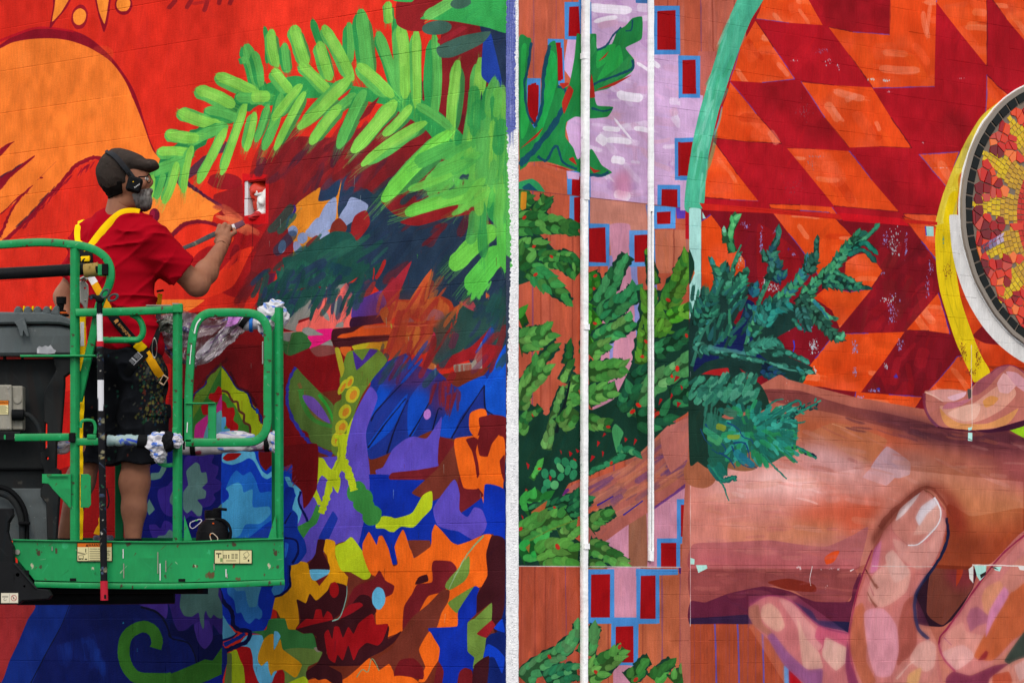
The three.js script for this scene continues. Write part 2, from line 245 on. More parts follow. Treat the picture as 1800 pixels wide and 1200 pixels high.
// dark green sweep
F(400, 460, 6);
P('#1c4a42', [580, -40, 700, -60, 900, -190, 1120, -320, 1300, -300, 1420, -120, 1500, 60, 1280, 220, 1180, 260, 1000, 260, 860, 270, 700, 290, 560, 300, 380, 340, 420, 250, 520, 180, 510, 90, 600, 100], 0.5, 1.0, -0.9);
DRY('#1f5a4a', [560, 60, 760, -40, 1000, 100, 1180, 200, 1000, 240], 46, 40, 1.7, 120, 0.6); DRY('#173a48', [800, 40, 1100, 0, 1300, 60], 20, 50, 2.1, 140, 0.5);
P('#22334f', [420, 330, 560, 330, 780, 310, 860, 330, 780, 420, 740, 560, 690, 640, 590, 680, 470, 560, 360, 500], 0.7, 0.8, -0.9); DRY('#1c4a48', [480, 340, 620, 380, 700, 460, 600, 600], 36, 34, 2.0, 130, 0.7);
P('#83807b', [800, 340, 900, 350, 900, 560, 750, 620, 735, 735, 590, 700, 590, 660, 690, 560, 760, 430], 0.6, 0.7, -0.9); P('#8a8680', [980, 290, 1120, 260, 1240, 230, 1180, 300, 1080, 370, 980, 380], 0.6, 0.6);
DRY('#1c4a42', [600, 300, 760, 300, 900, 290, 1040, 290, 1140, 270], 44, 26, 1.6, 110, 0.9); B('#1c4a42', 930, 260, 920, 460, 90, 1.2); B('#1c4a42', 850, 260, 850, 370, 60, 1.2);
P('#e8635a', [1245, 225, 1262, 240, 1310, 330, 1335, 400, 1318, 480, 1310, 690, 1115, 720, 735, 735, 745, 650, 885, 590, 885, 460, 940, 450, 990, 390, 1090, 370, 1180, 300], 0.6, 0.5);
DRY('#a8454a', [1220, 300, 1310, 400, 1260, 480], 22, 22, 1.8, 110, 0.35); G('#2e3a52', [1250, 220, 1310, 260, 1325, 380, 1260, 330], 5, 0.9); B('#1c4a42', 920, 380, 920, 450, 80, 1.4);
P('#8a8883', [1190, 375, 1205, 470, 1145, 580, 1118, 490, 1140, 420], 0.9, 0.5); P('#8a8883', [985, 500, 1050, 540, 1075, 620, 1020, 590], 0.9, 0.5); P('#85837e', [1135, 690, 1160, 650, 1218, 630, 1218, 690], 0.5, 0.3);
L('#6a6a68', [1210, 620, 1250, 580, 1298, 535], 10, 4); L('#8a1c1e', [1048, 300, 1035, 400, 1020, 530], 7, 4, 0.4);
P('#787370', [590, 745, 800, 738, 700, 790, 650, 840, 590, 835], 0.4, 0.5); L('#d48a80', [460, 752, 600, 745, 820, 735], 9, 6, 0.4);
P('#2f6030', [680, 750, 800, 738, 860, 790, 885, 860, 870, 900, 760, 950, 660, 990, 600, 965, 560, 860, 590, 830, 650, 840], 0.7, 0.6); L('#5a5c3c', [690, 760, 640, 880, 625, 980], 6, 5);
P('#8b8984', [785, 735, 800, 700, 850, 690, 930, 720, 1020, 770, 940, 785, 850, 780], 0.7, 0.5); P('#e01a76', [925, 725, 990, 708, 1116, 708, 1108, 770, 1085, 820, 960, 880, 860, 918, 885, 860, 845, 785, 1010, 770], 0.6, 0.4);
P('#8a8883', [870, 925, 960, 885, 1085, 820, 1110, 895, 980, 880], 0.4, 0.5); P('#7d3f3c', [870, 920, 980, 880, 1110, 890, 1150, 960, 950, 1000], 0.8, 0.6);
P('#4d2f86', [1330, 390, 1500, 350, 1640, 300, 1680, 470, 1700, 500, 1610, 560, 1480, 570, 1310, 590, 1315, 480], 0.6, 0.7, -1.2); P('#7d2c30', [1310, 240, 1430, 240, 1560, 210, 1500, 350, 1340, 385], 0.7, 0.7); P(NAVY, [1280, 230, 1440, 230, 1390, 370, 1330, 370], 0.7, 0.6, -1.1);
DRY('#8f2030', [1640, 340, 1760, 160, 1800, 300], 24, 50, 1.9, 180, 0.5); P('#5f3a8c', [1570, 380, 1640, 300, 1680, 470, 1620, 450], 0.3, 0.5);
P('#33122e', [1310, 590, 1480, 572, 1600, 562, 1660, 600, 1650, 640, 1560, 655, 1300, 690], 0.7, 0.5);
P('#3f141c', [1115, 710, 1300, 690, 1440, 672, 1560, 720, 1800, 760, 1960, 800, 1800, 825, 1500, 860, 1250, 895, 1130, 895, 1092, 810], 0.6, 0.5);
P('#cd4d1a', [1155, 800, 1200, 765, 1320, 740, 1440, 672, 1700, 655, 1980, 630, 1980, 760, 1700, 770, 1500, 780, 1330, 790, 1240, 805], 0.6, 0.6, -0.1);
P('#c38e1d', [1310, 895, 1500, 850, 1600, 845, 1800, 815, 1980, 780, 2100, 800, 1960, 900, 1640, 920, 1500, 1010, 1420, 1030, 1380, 960], 0.6, 0.7); P('#b4a620', [1310, 890, 1500, 850, 1410, 960, 1390, 1000], 0.4, 0.5); P('#c4561f', [1190, 900, 1300, 900, 1290, 970, 1240, 1000, 1195, 950], 0.8, 0.5);
// loose dry strokes that break up the dark field
F(0, 0, 1);
for (let i = 0; i < 150; i++) { const x = rr(470, 880), y = rr(235, 520), up = y < 250 + (x - 470) * 0.22, d = -0.75 + rr(-0.35, 0.35), l = rr(24, 80), c = up ? ['#7a1a20', '#6a161c', '#8c2024', '#581820'][i % 4] : y > 405 && x < 660 ? ['#1c4a42', '#16403c', '#245a4c', '#22344f'][i % 4] : x > 560 && y > 330 ? ['#22344a', '#1c2c44', '#2a3c50', '#6a1a22', '#1f3b44'][i % 5] : null; if (!c || (x > 490 && x < 650 && y > 330 && y < 450)) continue; B(c, x, y, x + Math.cos(d) * l, y + Math.sin(d) * l, rr(5, 20), 1.6, 0.12, rr(0.45, 0.9)); }
for (let i = 0; i < 60; i++) { const x = rr(455, 640), y = rr(470, 520), l = rr(18, 52); B(['#1c4a42', '#173c3c', '#22344f'][i % 3], x, y, x - rr(4, 30), y + l, rr(4, 12), 1.8, 0.12, rr(0.5, 0.9)); }
for (let i = 0; i < 50; i++) { const x = rr(440, 640), y = rr(290, 340), l = rr(30, 90), d = -1.0 + rr(-0.3, 0.3); B(['#8a1c20', '#6c171c', '#741a24', '#4a2030'][i % 4], x, y, x + Math.cos(d) * l, y + Math.sin(d) * l, rr(5, 16), 1.6, 0.1, rr(0.3, 0.7)); }
// orange brush field on the right, over navy
F(640, 460, 6);
P('#a83a20', [250, 470, 330, 400, 500, 400, 650, 400, 800, 360, 920, 420, 960, 560, 860, 560, 850, 760, 700, 900, 560, 970, 300, 1020, 200, 980, 230, 900, 300, 700, 380, 640, 620, 620], 0.7, 1.0, -1.35);
P('#b05a25', [165, 540, 185, 490, 250, 480, 280, 650, 210, 640], 0.7, 0.7, -1.4);
DRY('#c4602a', [300, 420, 500, 420, 800, 380, 880, 460], 40, 40, 1.7, 230, 0.5); DRY('#c97428', [380, 640, 600, 660, 480, 860], 30, 34, 1.7, 220, 0.45); DRY('#9a2820', [300, 520, 700, 480, 640, 700], 34, 40, 1.75, 220, 0.45);
P('#c4532a', [480, 420, 560, 280, 640, 160, 715, 75, 690, 190, 640, 330, 620, 440], 0.6, 0.8, -1.1); P('#9e2432', [180, 330, 300, 200, 410, 80, 500, -10, 470, 80, 400, 260, 330, 400, 240, 480], 0.6, 0.8, -1.1); P('#6a3a7c', [130, 370, 180, 310, 230, 400, 240, 480], 0.4, 0.5); B('#a32222', 220, -20, 120, 180, 40, 1.2); B('#a32222', 100, 60, 90, 190, 14, 1.2);
P('#94585e', [385, 640, 480, 585, 530, 632], 0.4, 0.6); P('#985c62', [620, 620, 640, 560, 740, 498, 830, 530, 850, 600, 760, 615], 0.5, 0.7, -1.4);
L('#cf5a38', [0, 690, 300, 680, 600, 672, 850, 655], 22, 16, 0.4); L('#8a1c1a', [320, 660, 520, 660, 700, 650], 18, 10, 0.5);
G('#27483f', [860, 560, 940, 570, 1100, 420, 1250, 440, 1500, 380, 1500, 760, 1400, 900, 1280, 760, 1180, 780, 940, 1060, 900, 1100, 700, 1080, 760, 900, 740, 700], 5, 1, 0.6);
F(640, 460, 6); P('#24443f', [870, 570, 1000, 480, 1120, 450, 1260, 420, 1520, 380, 1500, 700, 1440, 820, 1300, 740, 1180, 800, 1000, 960, 930, 1060, 880, 1040, 760, 860, 735, 690, 860, 760], 0.7, 0.9, -0.8);
P('#a0404a', [1000, 430, 1125, 372, 1205, 535, 1110, 500], 0.3, 0.6); DRY('#b0402c', [950, 480, 1000, 460, 970, 640], 16, 16, 2, 60, 0.6); DRY('#1f3a48', [1200, 440, 1420, 500, 1400, 700], 30, 40, 2.2, 160, 0.6);
SPECK('#a02a24', 925, 700, 90, 300, 40, 1.3); SPECK('#c85a30', 1305, 350, 70, 120, 22, 1.2);
P('#c92258', [700, 810, 740, 740, 760, 830, 700, 930, 655, 950, 635, 890], 0.7, 0.5, -1.0); P('#dd2a6c', [735, 745, 760, 830, 690, 930, 720, 820], 0.6, 0.4);
P('#8f1a20', [770, 1130, 780, 1080, 920, 990, 1120, 900, 1230, 800, 1340, 670, 1330, 760, 1260, 860, 1420, 890, 1380, 1000, 1250, 1170, 1235, 1170, 1240, 1000, 960, 1090, 900, 1120], 0.5, 0.7, -0.9);
P('#8f8478', [945, 1090, 1140, 1060, 1180, 980, 1245, 840, 1245, 1300, 1220, 1330, 1010, 1330, 970, 1230], 0.3, 0.8, -1.5); DRY('#8a4a3e', [960, 1090, 1130, 1080, 1100, 1200], 18, 26, 1.6, 160, 0.5);
P('#b4612a', [668, 1120, 690, 1060, 760, 1090, 755, 1160, 700, 1200, 668, 1170], 0.7, 0.5);
// royal blue leaves
F(0, 0, 1); P('#6d2a1a', [560, 690, 895, 640, 895, 1300, 500, 1300, 480, 980, 560, 860], 0, 0.4); P('#14225c', [870, 640, 900, 640, 900, 1300, 870, 1300], 0, 0.5);
F(450, 400, 3);
P('#1a2f86', [620, 760, 800, 660, 830, 720, 960, 760, 1060, 840, 1200, 780, 1330, 620, 1330, 1020, 1240, 980, 1120, 1110, 980, 1105, 930, 1070, 840, 1110, 720, 1180, 600, 1220, 570, 1080], 0.6, 0.9, -0.9);
for (const a of [[690, 760, 800, 670, 810, 740, 700, 880, 610, 1000, 605, 940], [1000, 980, 1060, 850, 1200, 780, 1210, 830, 1080, 1000, 1030, 1105, 940, 1080], [740, 940, 800, 880, 720, 1060, 590, 1170, 600, 1130], [810, 900, 950, 740, 920, 900, 830, 1090, 800, 1080]]) P('#0d46b8', a, 0.7, 0.8, -0.9);
P('#0e4fc2', [1205, 830, 1330, 600, 1330, 1010, 1220, 970], 0.4, 0.9, -1.3); G('#5a2450', [640, 780, 820, 700, 960, 790, 1060, 900, 940, 980, 900, 860, 700, 840], 8, 0.65);
for (const a of [[605, 1020, 640, 960, 790, 800], [590, 1160, 700, 1010, 790, 900], [690, 1190, 740, 1040, 800, 910], [810, 1100, 870, 1000, 930, 890], [1030, 1110, 1100, 990, 1200, 840], [930, 1070, 960, 960, 980, 960], [1205, 830, 1210, 950, 1250, 985, 1310, 1005]]) L('#10143c', a, 9, 5, 0.3);
O('#b072c8', 903, 984, 19, 28, 0.2, 0.3);
DRY('#2b3a8e', [720, 700, 800, 680, 720, 760], 20, 10, 1.8, 70, 0.5); DRY('#7a1a22', [930, 830, 1000, 800, 1080, 860, 960, 900], 22, 14, 1.7, 110, 0.5);
// feathered red and orange strokes between the navy and the flowers
F(0, 0, 1);
for (let i = 0; i < 70; i++) { const x = rr(655, 890), y = rr(520, 680), d = -1.05 + rr(-0.3, 0.3), l = rr(24, 70), c = x < 790 && y < 620 ? ['#b04424', '#c2622a', '#96301f', '#a82a28'][i % 4] : y < 600 ? ['#22403f', '#24344c', '#1c4a44'][i % 3] : ['#8a1c22', '#0d46b8', '#24404a', '#5a2040', '#7a1a20'][i % 5]; B(c, x, y, x + Math.cos(d) * l, y + Math.sin(d) * l, rr(4, 13), 1.7, 0.14, rr(0.35, 0.8)); }
// green seed-pod leaf and stalk
F(450, 400, 3);
P('#4f6a2e', [205, 735, 250, 780, 330, 860, 410, 940, 430, 1060, 400, 1170, 330, 1150, 290, 1130, 270, 1080, 230, 1060, 200, 1010, 175, 940, 165, 860, 180, 790], 0.9, 0.8, -1.1);
L('#34309a', [205, 735, 175, 800, 162, 880, 180, 980, 230, 1070, 280, 1130, 330, 1165, 400, 1200], 14, 22, 0.5);
L('#6e5a2e', [225, 820, 260, 900, 300, 980, 370, 1040, 410, 1060], 18, 14); L('#3a7a30', [235, 850, 250, 930, 300, 1010, 400, 1050], 30, 20); L('#2e9434', [330, 880, 380, 950, 410, 1030], 18, 12);
P('#6b4aa4', [245, 885, 300, 895, 350, 950, 390, 1030, 330, 1000, 270, 940], 0.9, 0.4);
P('#5f7a2c', [410, 940, 400, 1180, 470, 1200, 520, 980, 560, 880, 620, 790, 690, 700, 640, 640, 560, 640, 480, 660, 440, 800, 450, 900], 0.6, 0.8, -1.2); P('#432a86', [510, 650, 530, 750, 640, 650, 600, 640, 560, 700], 0.3, 0.5);
P('#a39a28', [415, 640, 440, 640, 465, 740, 450, 790, 440, 760], 0.7, 0.5);
for (const [x, y, a, b] of [[490, 815, 20, 36], [455, 840, 16, 45], [508, 880, 34, 46], [468, 970, 30, 42], [450, 1050, 32, 40], [432, 1110, 30, 48]]) { O('#b4ae26', x, y, a, b, 0.5, 0.4); O('#c27c22', x + 4, y + 2, a * 0.5, b * 0.6, 0.5, 0.3); }
P(LIME, [470, 1140, 480, 1060, 510, 1000, 500, 1080, 470, 1200, 440, 1200], 0.6, 0.4);
P(PUR, [470, 1200, 500, 1040, 530, 960, 600, 840, 640, 900, 580, 1080, 600, 1300, 560, 1400, 480, 1400], 0.7, 0.6, -1.3);
P(PUR, [670, 1260, 720, 1170, 780, 1120, 830, 1100, 900, 1110, 950, 1040, 980, 1000, 965, 1150, 970, 1240, 960, 1310, 780, 1340, 700, 1330, 650, 1330, 630, 1280], 0.7, 0.6);
P('#6e1a20', [970, 1105, 1050, 1130, 1110, 1140, 1110, 1320, 1130, 1440, 1080, 1500, 1000, 1350, 960, 1240], 0.5, 0.5);
P(OR2, [1130, 980, 1180, 955, 1210, 960, 1220, 1000, 1190, 1060, 1170, 1110, 1150, 1100, 1125, 1060], 0.8, 0.5); P('#6c171d', [1180, 1000, 1310, 1010, 1310, 1320, 1280, 1280, 1240, 1120, 1190, 1080], 0.6, 0.5); P(OR2, [1105, 1125, 1170, 1110, 1160, 1180, 1210, 1190, 1280, 1090, 1300, 1180, 1305, 1420, 1290, 1580, 1255, 1610, 1230, 1540, 1150, 1600, 1120, 1460, 1105, 1300], 0.5, 0.5);
P('#6c171d', [1190, 1012, 1240, 988, 1315, 1000, 1315, 1110, 1285, 1088, 1245, 1140, 1215, 1200, 1170, 1190, 1160, 1130, 1180, 1060], 0.5, 0.5); P('#6c171d', [1150, 1190, 1180, 1200, 1172, 1290, 1150, 1270], 0.4, 0.4);
// lower right: flat colour shapes
F(500, 880, 4.286);
P('#0b2a9c', [540, -170, 700, -200, 1150, -170, 1200, -40, 1480, -40, 1540, 300, 1100, 420, 540, 420], 0.3, 0.7); P(PUR, [-30, -140, 190, -300, 300, -330, 600, -330, 640, -100, 560, 320, 480, 300, 380, 330, 140, 480, 100, 480, 140, 300, 0, 260], 0.5, 0.6);
P('#6d1a22', [785, -180, 814, -212, 1000, -232, 1157, -262, 1213, -343, 1300, -460, 1420, -300, 1410, -160, 1500, -40, 1330, 90, 1300, 0, 1180, 0, 1160, -150, 1000, -158, 800, -160], 0.4, 0.5); P(BRN, [960, -60, 1150, -240, 1280, -420, 1330, -240, 1290, -100, 1120, 0], 0.4, 0.5); P(OR2, [1290, -470, 1650, -480, 1650, -120, 1590, -60, 1560, -150, 1450, -90, 1350, -100, 1300, -290], 0.5, 0.5); P('#0a2fae', [1510, -120, 1660, -80, 1660, 290, 1600, 300, 1570, 250, 1500, 240], 0.4, 0.9, -0.2);
P(PUR, [1120, 60, 1180, -40, 1280, -160, 1320, -60, 1320, 70, 1380, 120, 1430, 50, 1490, 70, 1525, 170, 1500, 240, 1420, 290, 1310, 230, 1230, 215, 1150, 180], 0.7, 0.5);
P(LIME, [690, 150, 740, 115, 800, 120, 840, 130, 960, 90, 1040, -40, 1110, -70, 1110, 50, 1040, 130, 970, 200, 880, 195, 815, 240, 750, 210, 690, 205], 0.7, 0.5);
for (const [x, y, a, b] of [[540, -70, 70, 80], [590, 0, 70, 90], [610, 40, 70, 65], [660, 110, 70, 80]]) O('#35803a', x, y, a, b, 0.5, 0.5); O('#35803a', 640, 90, 50, 90, -0.5, 0.3);
P('#35803a', [240, 30, 270, 80, 240, 170, 190, 210, 130, 290, 60, 250, 70, 210, 190, 140], 0.7, 0.5); P(LIME, [130, -160, 130, -300, 200, -330, 290, -320, 330, -260, 420, -170, 400, -60, 340, -140, 280, -190, 240, -100, 260, -40, 290, 40, 250, 30, 275, 100, 225, -20, 160, -60], 0.7, 0.5);
P('#18309a', [360, 80, 400, 135, 330, 290, 255, 280], 0.3, 0.7, -1.1);
P(OCH, [60, 462, 165, 465, 195, 540, 250, 620, 300, 590, 330, 520, 320, 420, 285, 360, 310, 290, 380, 310, 385, 430, 450, 540, 490, 590, 470, 650, 410, 620, 350, 620, 320, 680, 240, 750, 190, 700, 160, 770, 100, 760, 110, 930, 70, 975, 0, 950, -60, 830, -140, 800, -170, 740, -150, 660, -30, 640, 40, 640, 20, 570], 0.7, 0.5);
P(DM, [250, 292, 305, 295, 290, 390, 335, 480, 335, 520, 190, 520, 180, 480, 230, 400], 0.4, 0.5); P('#64b4dc', [190, 518, 336, 520, 320, 560, 240, 600, 205, 590], 0.5, 0.3); P('#711821', [240, 600, 330, 555, 262, 640], 0.2, 0.3);
P(LIME, [500, 273, 540, 310, 600, 400, 650, 520, 640, 580, 590, 592, 500, 540, 430, 525, 385, 420, 385, 340, 450, 310], 0.8, 0.5);
P(OR2, [635, 235, 660, 270, 695, 330, 710, 270, 740, 265, 780, 350, 820, 490, 855, 470, 830, 350, 895, 220, 935, 320, 970, 430, 1100, 340, 1110, 240, 1135, 178, 1190, 230, 1260, 310, 1310, 330, 1400, 300, 1500, 255, 1560, 260, 1540, 480, 1540, 580, 1500, 640, 1300, 720, 1310, 860, 1300, 945, 1140, 955, 1000, 950, 900, 980, 750, 1030, 690, 930, 690, 820, 760, 720, 640, 500, 590, 400, 590, 320], 0.5, 0.6, -0.9);
P(BRN, [930, 298, 1095, 298, 1100, 345, 980, 430], 0.2, 0.5); P(BLUE, [640, 330, 700, 330, 745, 290, 800, 480, 850, 480, 830, 340, 870, 240, 760, 230], 0, 0);
P(OR2, [590, 400, 600, 310, 635, 235, 660, 270, 695, 330, 710, 270, 740, 265, 785, 360, 820, 492, 855, 472, 830, 350, 860, 270, 895, 218, 940, 340, 975, 440, 900, 560, 660, 560], 0.5, 0.6, -0.9);
P('#731a22', [1110, 500, 1130, 450, 1250, 455, 1295, 500, 1290, 540, 1200, 680, 1080, 720, 1000, 860, 920, 960, 890, 970, 900, 800, 960, 700, 1000, 630, 1110, 610], 0.7, 0.6); P(DM, [985, 630, 1010, 575, 1070, 555, 1080, 605], 0.6, 0.3);
P('#6c8a3a', [1210, 650, 1225, 605, 1300, 520, 1390, 415, 1392, 540, 1350, 610, 1250, 670], 0.7, 0.5); L('#8aa878', [1240, 665, 1300, 540, 1380, 400, 1500, 262], 6, 12, 0.3); P('#6c8a3a', [1230, 770, 1330, 700, 1430, 645, 1380, 740, 1300, 845], 0.4, 0.5);
P(BRN, [1190, 670, 1245, 680, 1230, 760, 1180, 850, 1150, 950, 1080, 990, 1020, 1120, 1060, 1250, 1060, 1320, 660, 1320, 680, 1200, 800, 1120, 880, 990, 960, 880, 1080, 780], 0.6, 0.6, -0.9);
P('#721821', [470, 790, 500, 670, 560, 630, 665, 590, 715, 525, 760, 600, 825, 640, 810, 700, 740, 730, 600, 720, 500, 790, 400, 890], 0.6, 0.6); P(BRN, [470, 640, 490, 540, 590, 595, 520, 660, 465, 760], 0.4, 0.5);
P(DM, [90, 745, 160, 770, 190, 700, 240, 750, 320, 680, 370, 620, 465, 640, 465, 750, 430, 840, 360, 900, 420, 890, 560, 715, 640, 720, 690, 820, 680, 850, 560, 960, 780, 940, 780, 1040, 880, 980, 830, 1060, 740, 1130, 640, 1180, 560, 1240, 280, 1240, 270, 1190, 330, 1140, 240, 1100, 240, 1020, 150, 1000, 85, 965, 120, 900], 0.6, 0.5);
O('#9a0f16', 374, 670, 36, 60, 0, 0.4); P('#9d1018', [85, 965, 160, 890, 215, 890, 235, 820, 275, 820, 290, 880, 320, 830, 350, 850, 360, 895, 220, 930], 0.5, 0.5); P('#9d1420', [400, 890, 480, 790, 560, 765, 590, 790, 500, 850], 0.7, 0.5);
P('#9c0e17', [300, 1010, 330, 970, 360, 1040, 375, 950, 410, 950, 440, 1030, 480, 950, 520, 1000, 560, 920, 660, 850, 690, 930, 780, 930, 740, 1050, 700, 1090, 620, 1070, 560, 1120, 520, 1200, 480, 1090, 440, 1200, 400, 1160, 380, 1220, 330, 1180], 0.6, 0.5);
O('#62b4dd', 708, 733, 50, 85, 0, 0.3); L('#7fb0a6', [360, 905, 420, 870, 465, 730, 470, 640], 10, 4, 0.3);
P(DM, [1560, 265, 1660, 300, 1660, 780, 1620, 940, 1590, 1000, 1560, 900, 1560, 770, 1450, 845, 1450, 720, 1490, 640, 1530, 560, 1520, 400], 0.5, 0.6);
P(BLUE, [1430, 645, 1470, 660, 1450, 720, 1445, 850, 1380, 920, 1380, 1120, 1430, 1170, 1420, 1420, 1180, 1420, 1160, 1100, 1120, 1040, 1085, 960, 1300, 945, 1310, 830], 0.4, 0.6); P('#6c8a3a', [1562, 768, 1560, 900, 1470, 1000, 1530, 1040, 1510, 1120, 1480, 1260, 1420, 1260, 1430, 1180, 1380, 1130, 1380, 920, 1440, 880], 0.4, 0.5); P('#901a22', [1560, 900, 1590, 940, 1520, 1030, 1450, 1000], 0.3, 0.4);
P('#0b1f66', [1660, 800, 1620, 980, 1560, 1000, 1520, 1040, 1500, 1200, 1400, 1300, 1500, 1420, 1700, 1420, 1700, 780], 0.4, 0.8); P('#0b3cc0', [1640, 890, 1660, 990, 1580, 960], 0.5, 0.6); P('#0b3cc0', [1530, 1080, 1600, 1110, 1660, 1180, 1640, 1300, 1580, 1180, 1500, 1180], 0.6, 0.6);
P(OR2, [1090, 985, 1130, 1040, 1170, 1110, 1160, 1200, 1120, 1260, 1060, 1360, 1010, 1360, 1060, 1250, 1015, 1120], 0.6, 0.5);
F(450, 800, 3);
P('#6d141b', [730, 1140, 760, 1080, 830, 1070, 880, 1120, 880, 1180, 800, 1170, 830, 1240, 720, 1240], 0.7, 0.5); P(OR2, [270, 1190, 330, 1170, 390, 1130, 430, 1190, 480, 1170, 540, 1120, 600, 1070, 650, 1130, 700, 1100, 725, 1140, 730, 1200, 700, 1260, 260, 1260], 0.6, 0.5); P(OR2, [730, 1165, 820, 1170, 860, 1200, 860, 1260, 730, 1260], 0.6, 0.5); L('#7f9a70', [530, 1170, 560, 1130, 590, 1140, 612, 1072, 650, 1135], 5, 4); P('#6d141b', [1070, 1150, 1100, 1120, 1140, 1140, 1140, 1260, 1060, 1260], 0.6, 0.4); P(DM, [1150, 1110, 1230, 1060, 1210, 1260, 1140, 1260], 0.5, 0.5); P('#6d1a22', [960, 1090, 990, 1140, 970, 1260, 930, 1260], 0.5, 0.4);
// lower left: flower heads, waves, scroll
F(300, 1000, 6);
P('#050f4a', [-2000, 200, 540, -700, 540, 1260, -2000, 1260], 0, 0.9, 1.3); P('#0a2fae', [538, -800, 1180, -800, 1260, 180, 1100, 300, 1050, 530, 950, 680, 760, 660, 538, 500], 0.3, 0.7);  // navy paint, set deeper to carry part of the lift's shade
P('#36763a', [840, 660, 1000, 640, 1040, 530, 1200, 520, 1240, 630, 1320, 640, 1400, 680, 1500, 680, 1540, 800, 1500, 860, 1200, 860, 960, 800, 960, 700], 0.6, 0.6); P('#66803a', [1190, 860, 1350, 830, 1500, 840, 1600, 860, 1580, 960, 1450, 1030, 1430, 1130, 1450, 1180, 1240, 1260, 1180, 1100], 0.6, 0.6); P('#8a8070', [1510, 830, 1560, 820, 1630, 850, 1550, 875], 0.7, 0.3);
P(DM, [1500, 680, 1550, 740, 1640, 840, 1640, 1000, 1800, 1100, 1800, 1260, 1640, 1160, 1560, 1170, 1500, 1140, 1440, 1170, 1430, 1080, 1540, 1000, 1600, 880, 1550, 850, 1520, 720], 0.6, 0.5);
P('#5fb0d8', [720, 800, 800, 700, 960, 700, 1000, 900, 1040, 1000, 1120, 1060, 1080, 1180, 960, 1260, 820, 1260, 760, 1000], 0.5, 0.5); P('#a00d12', [690, 850, 740, 815, 830, 830, 860, 920, 870, 1040, 920, 1180, 960, 1260, 790, 1260, 770, 1040, 720, 930], 0.7, 0.5); P('#97a815', [610, 890, 690, 850, 730, 960, 770, 1040, 780, 1260, 640, 1260, 640, 1000], 0.6, 0.5); P('#5a6a34', [590, 890, 640, 900, 640, 1260, 560, 1260, 590, 1000], 0.4, 0.5); P('#9c0f14', [1100, 1110, 1170, 1055, 1200, 1100, 1200, 1180, 1160, 1260, 1060, 1260], 0.7, 0.4);
P('#cf8f10', [1085, 690, 1090, 850, 1155, 740, 1180, 840, 1240, 890, 1380, 1000, 1340, 1120, 1300, 1140, 1180, 1060, 1090, 1080, 1060, 1125, 1035, 1060, 1020, 970, 960, 1020, 920, 980, 920, 900, 980, 740, 1040, 690], 0.6, 0.5); P('#66b5dc', [1090, 660, 1130, 660, 1158, 710, 1090, 850], 0.5, 0.4); P(LIME, [1240, 1200, 1400, 1130, 1450, 1180, 1430, 1260, 1230, 1260], 0.6, 0.4);
P('#2f78c0', [600, 180, 720, 150, 780, 200, 900, 150, 960, 150, 930, 260, 920, 380, 960, 440, 960, 500, 930, 530, 890, 520, 830, 575, 780, 540, 740, 460, 690, 460, 665, 330, 600, 260], 0.7, 0.6); P('#4a92b6', [660, 150, 900, 130, 960, 150, 920, 300, 900, 390, 830, 400, 800, 330, 780, 230, 690, 230], 0.6, 0.5); P('#3a86c8', [1060, 220, 1100, 150, 1200, 150, 1190, 220, 1130, 280, 1090, 280], 0.6, 0.5);
L('#050c44', [1215, -300, 1250, -100, 1245, 60, 1255, 180, 1180, 260, 1090, 292], 36, 22, 0.2); L('#0b2a8c', [1225, -250, 1235, 60, 1230, 180], 22, 14);
P('#4d93b4', [538, 480, 600, 570, 660, 650, 690, 690, 600, 740, 538, 750], 0.5, 0.5); L('#050c40', [500, 180, 540, 320, 640, 450, 660, 590, 720, 640, 830, 660, 800, 760, 700, 810, 580, 860], 46, 44, 0.2); L('#0a2a86', [560, 800, 680, 740, 780, 680], 44, 36, 0.2); L('#06104e', [520, 760, 640, 720, 700, 670], 26, 14);
P('#2c1a66', [-40, 200, 480, 180, 540, 380, 540, 700, 470, 620, 440, 590, 440, 720, 400, 820, 360, 842, 310, 800, 270, 700, 240, 580, 160, 640, 80, 650, 30, 560, 0, 440], 0.7, 0.6); P('#03093e', [240, 590, 380, 560, 420, 600, 440, 700, 540, 690, 540, 860, 440, 960, 280, 985, 230, 860, 0, 770, 0, 560, 80, 650, 180, 640], 0.6, 0.6); P('#3a2478', [250, 580, 390, 540, 440, 680, 430, 760, 360, 842, 300, 790, 265, 700], 0.8, 0.5);
P('#40605c', [150, 180, 480, 180, 500, 280, 540, 380, 540, 515, 490, 510, 450, 480, 420, 520, 390, 490, 370, 440, 350, 490, 350, 600, 335, 630, 310, 560, 290, 460, 220, 500, 140, 490, 95, 400, 100, 310], 0.7, 0.5);
P('#061458', [-1800, 500, 0, 700, 180, 780, 250, 900, 270, 990, 0, 1100, -300, 1150, -1800, 1260], 0.5, 1, 1.4); L('#020724', [-100, 560, 0, 720, 180, 780, 250, 900, 270, 990], 20, 14, 0.3);
P('#2c5f1c', [540, 830, 440, 960, 360, 950, 270, 990, 0, 1100, -300, 1130, -300, 1280, 100, 1280, 350, 1190, 540, 1110], 0.5, 0.5); P('#0a1a78', [350, 1200, 540, 1110, 540, 1260, 340, 1260], 0.3, 0.6); P('#0d1a64', [540, 800, 590, 870, 590, 1000, 540, 1180], 0.3, 0.5);
F(0, 1000, 6);
P('#06124f', [300, 1200, 500, 800, 720, 380, 1100, 330, 1500, 400, 1750, 600, 1800, 1000, 1700, 1100, 1400, 1100, 1300, 1250, 300, 1250], 0.5, 1, 1.35); P('#08226e', [0, 1240, 180, 780, 360, 380, 740, 370, 640, 600, 460, 930, 310, 1240], 0.4, 0.7, 1.2); P('#8c2326', [-500, 380, 360, 380, 290, 530, 190, 770, 90, 980, 0, 1200, -500, 1200], 0.3, 0.7, 1.4);
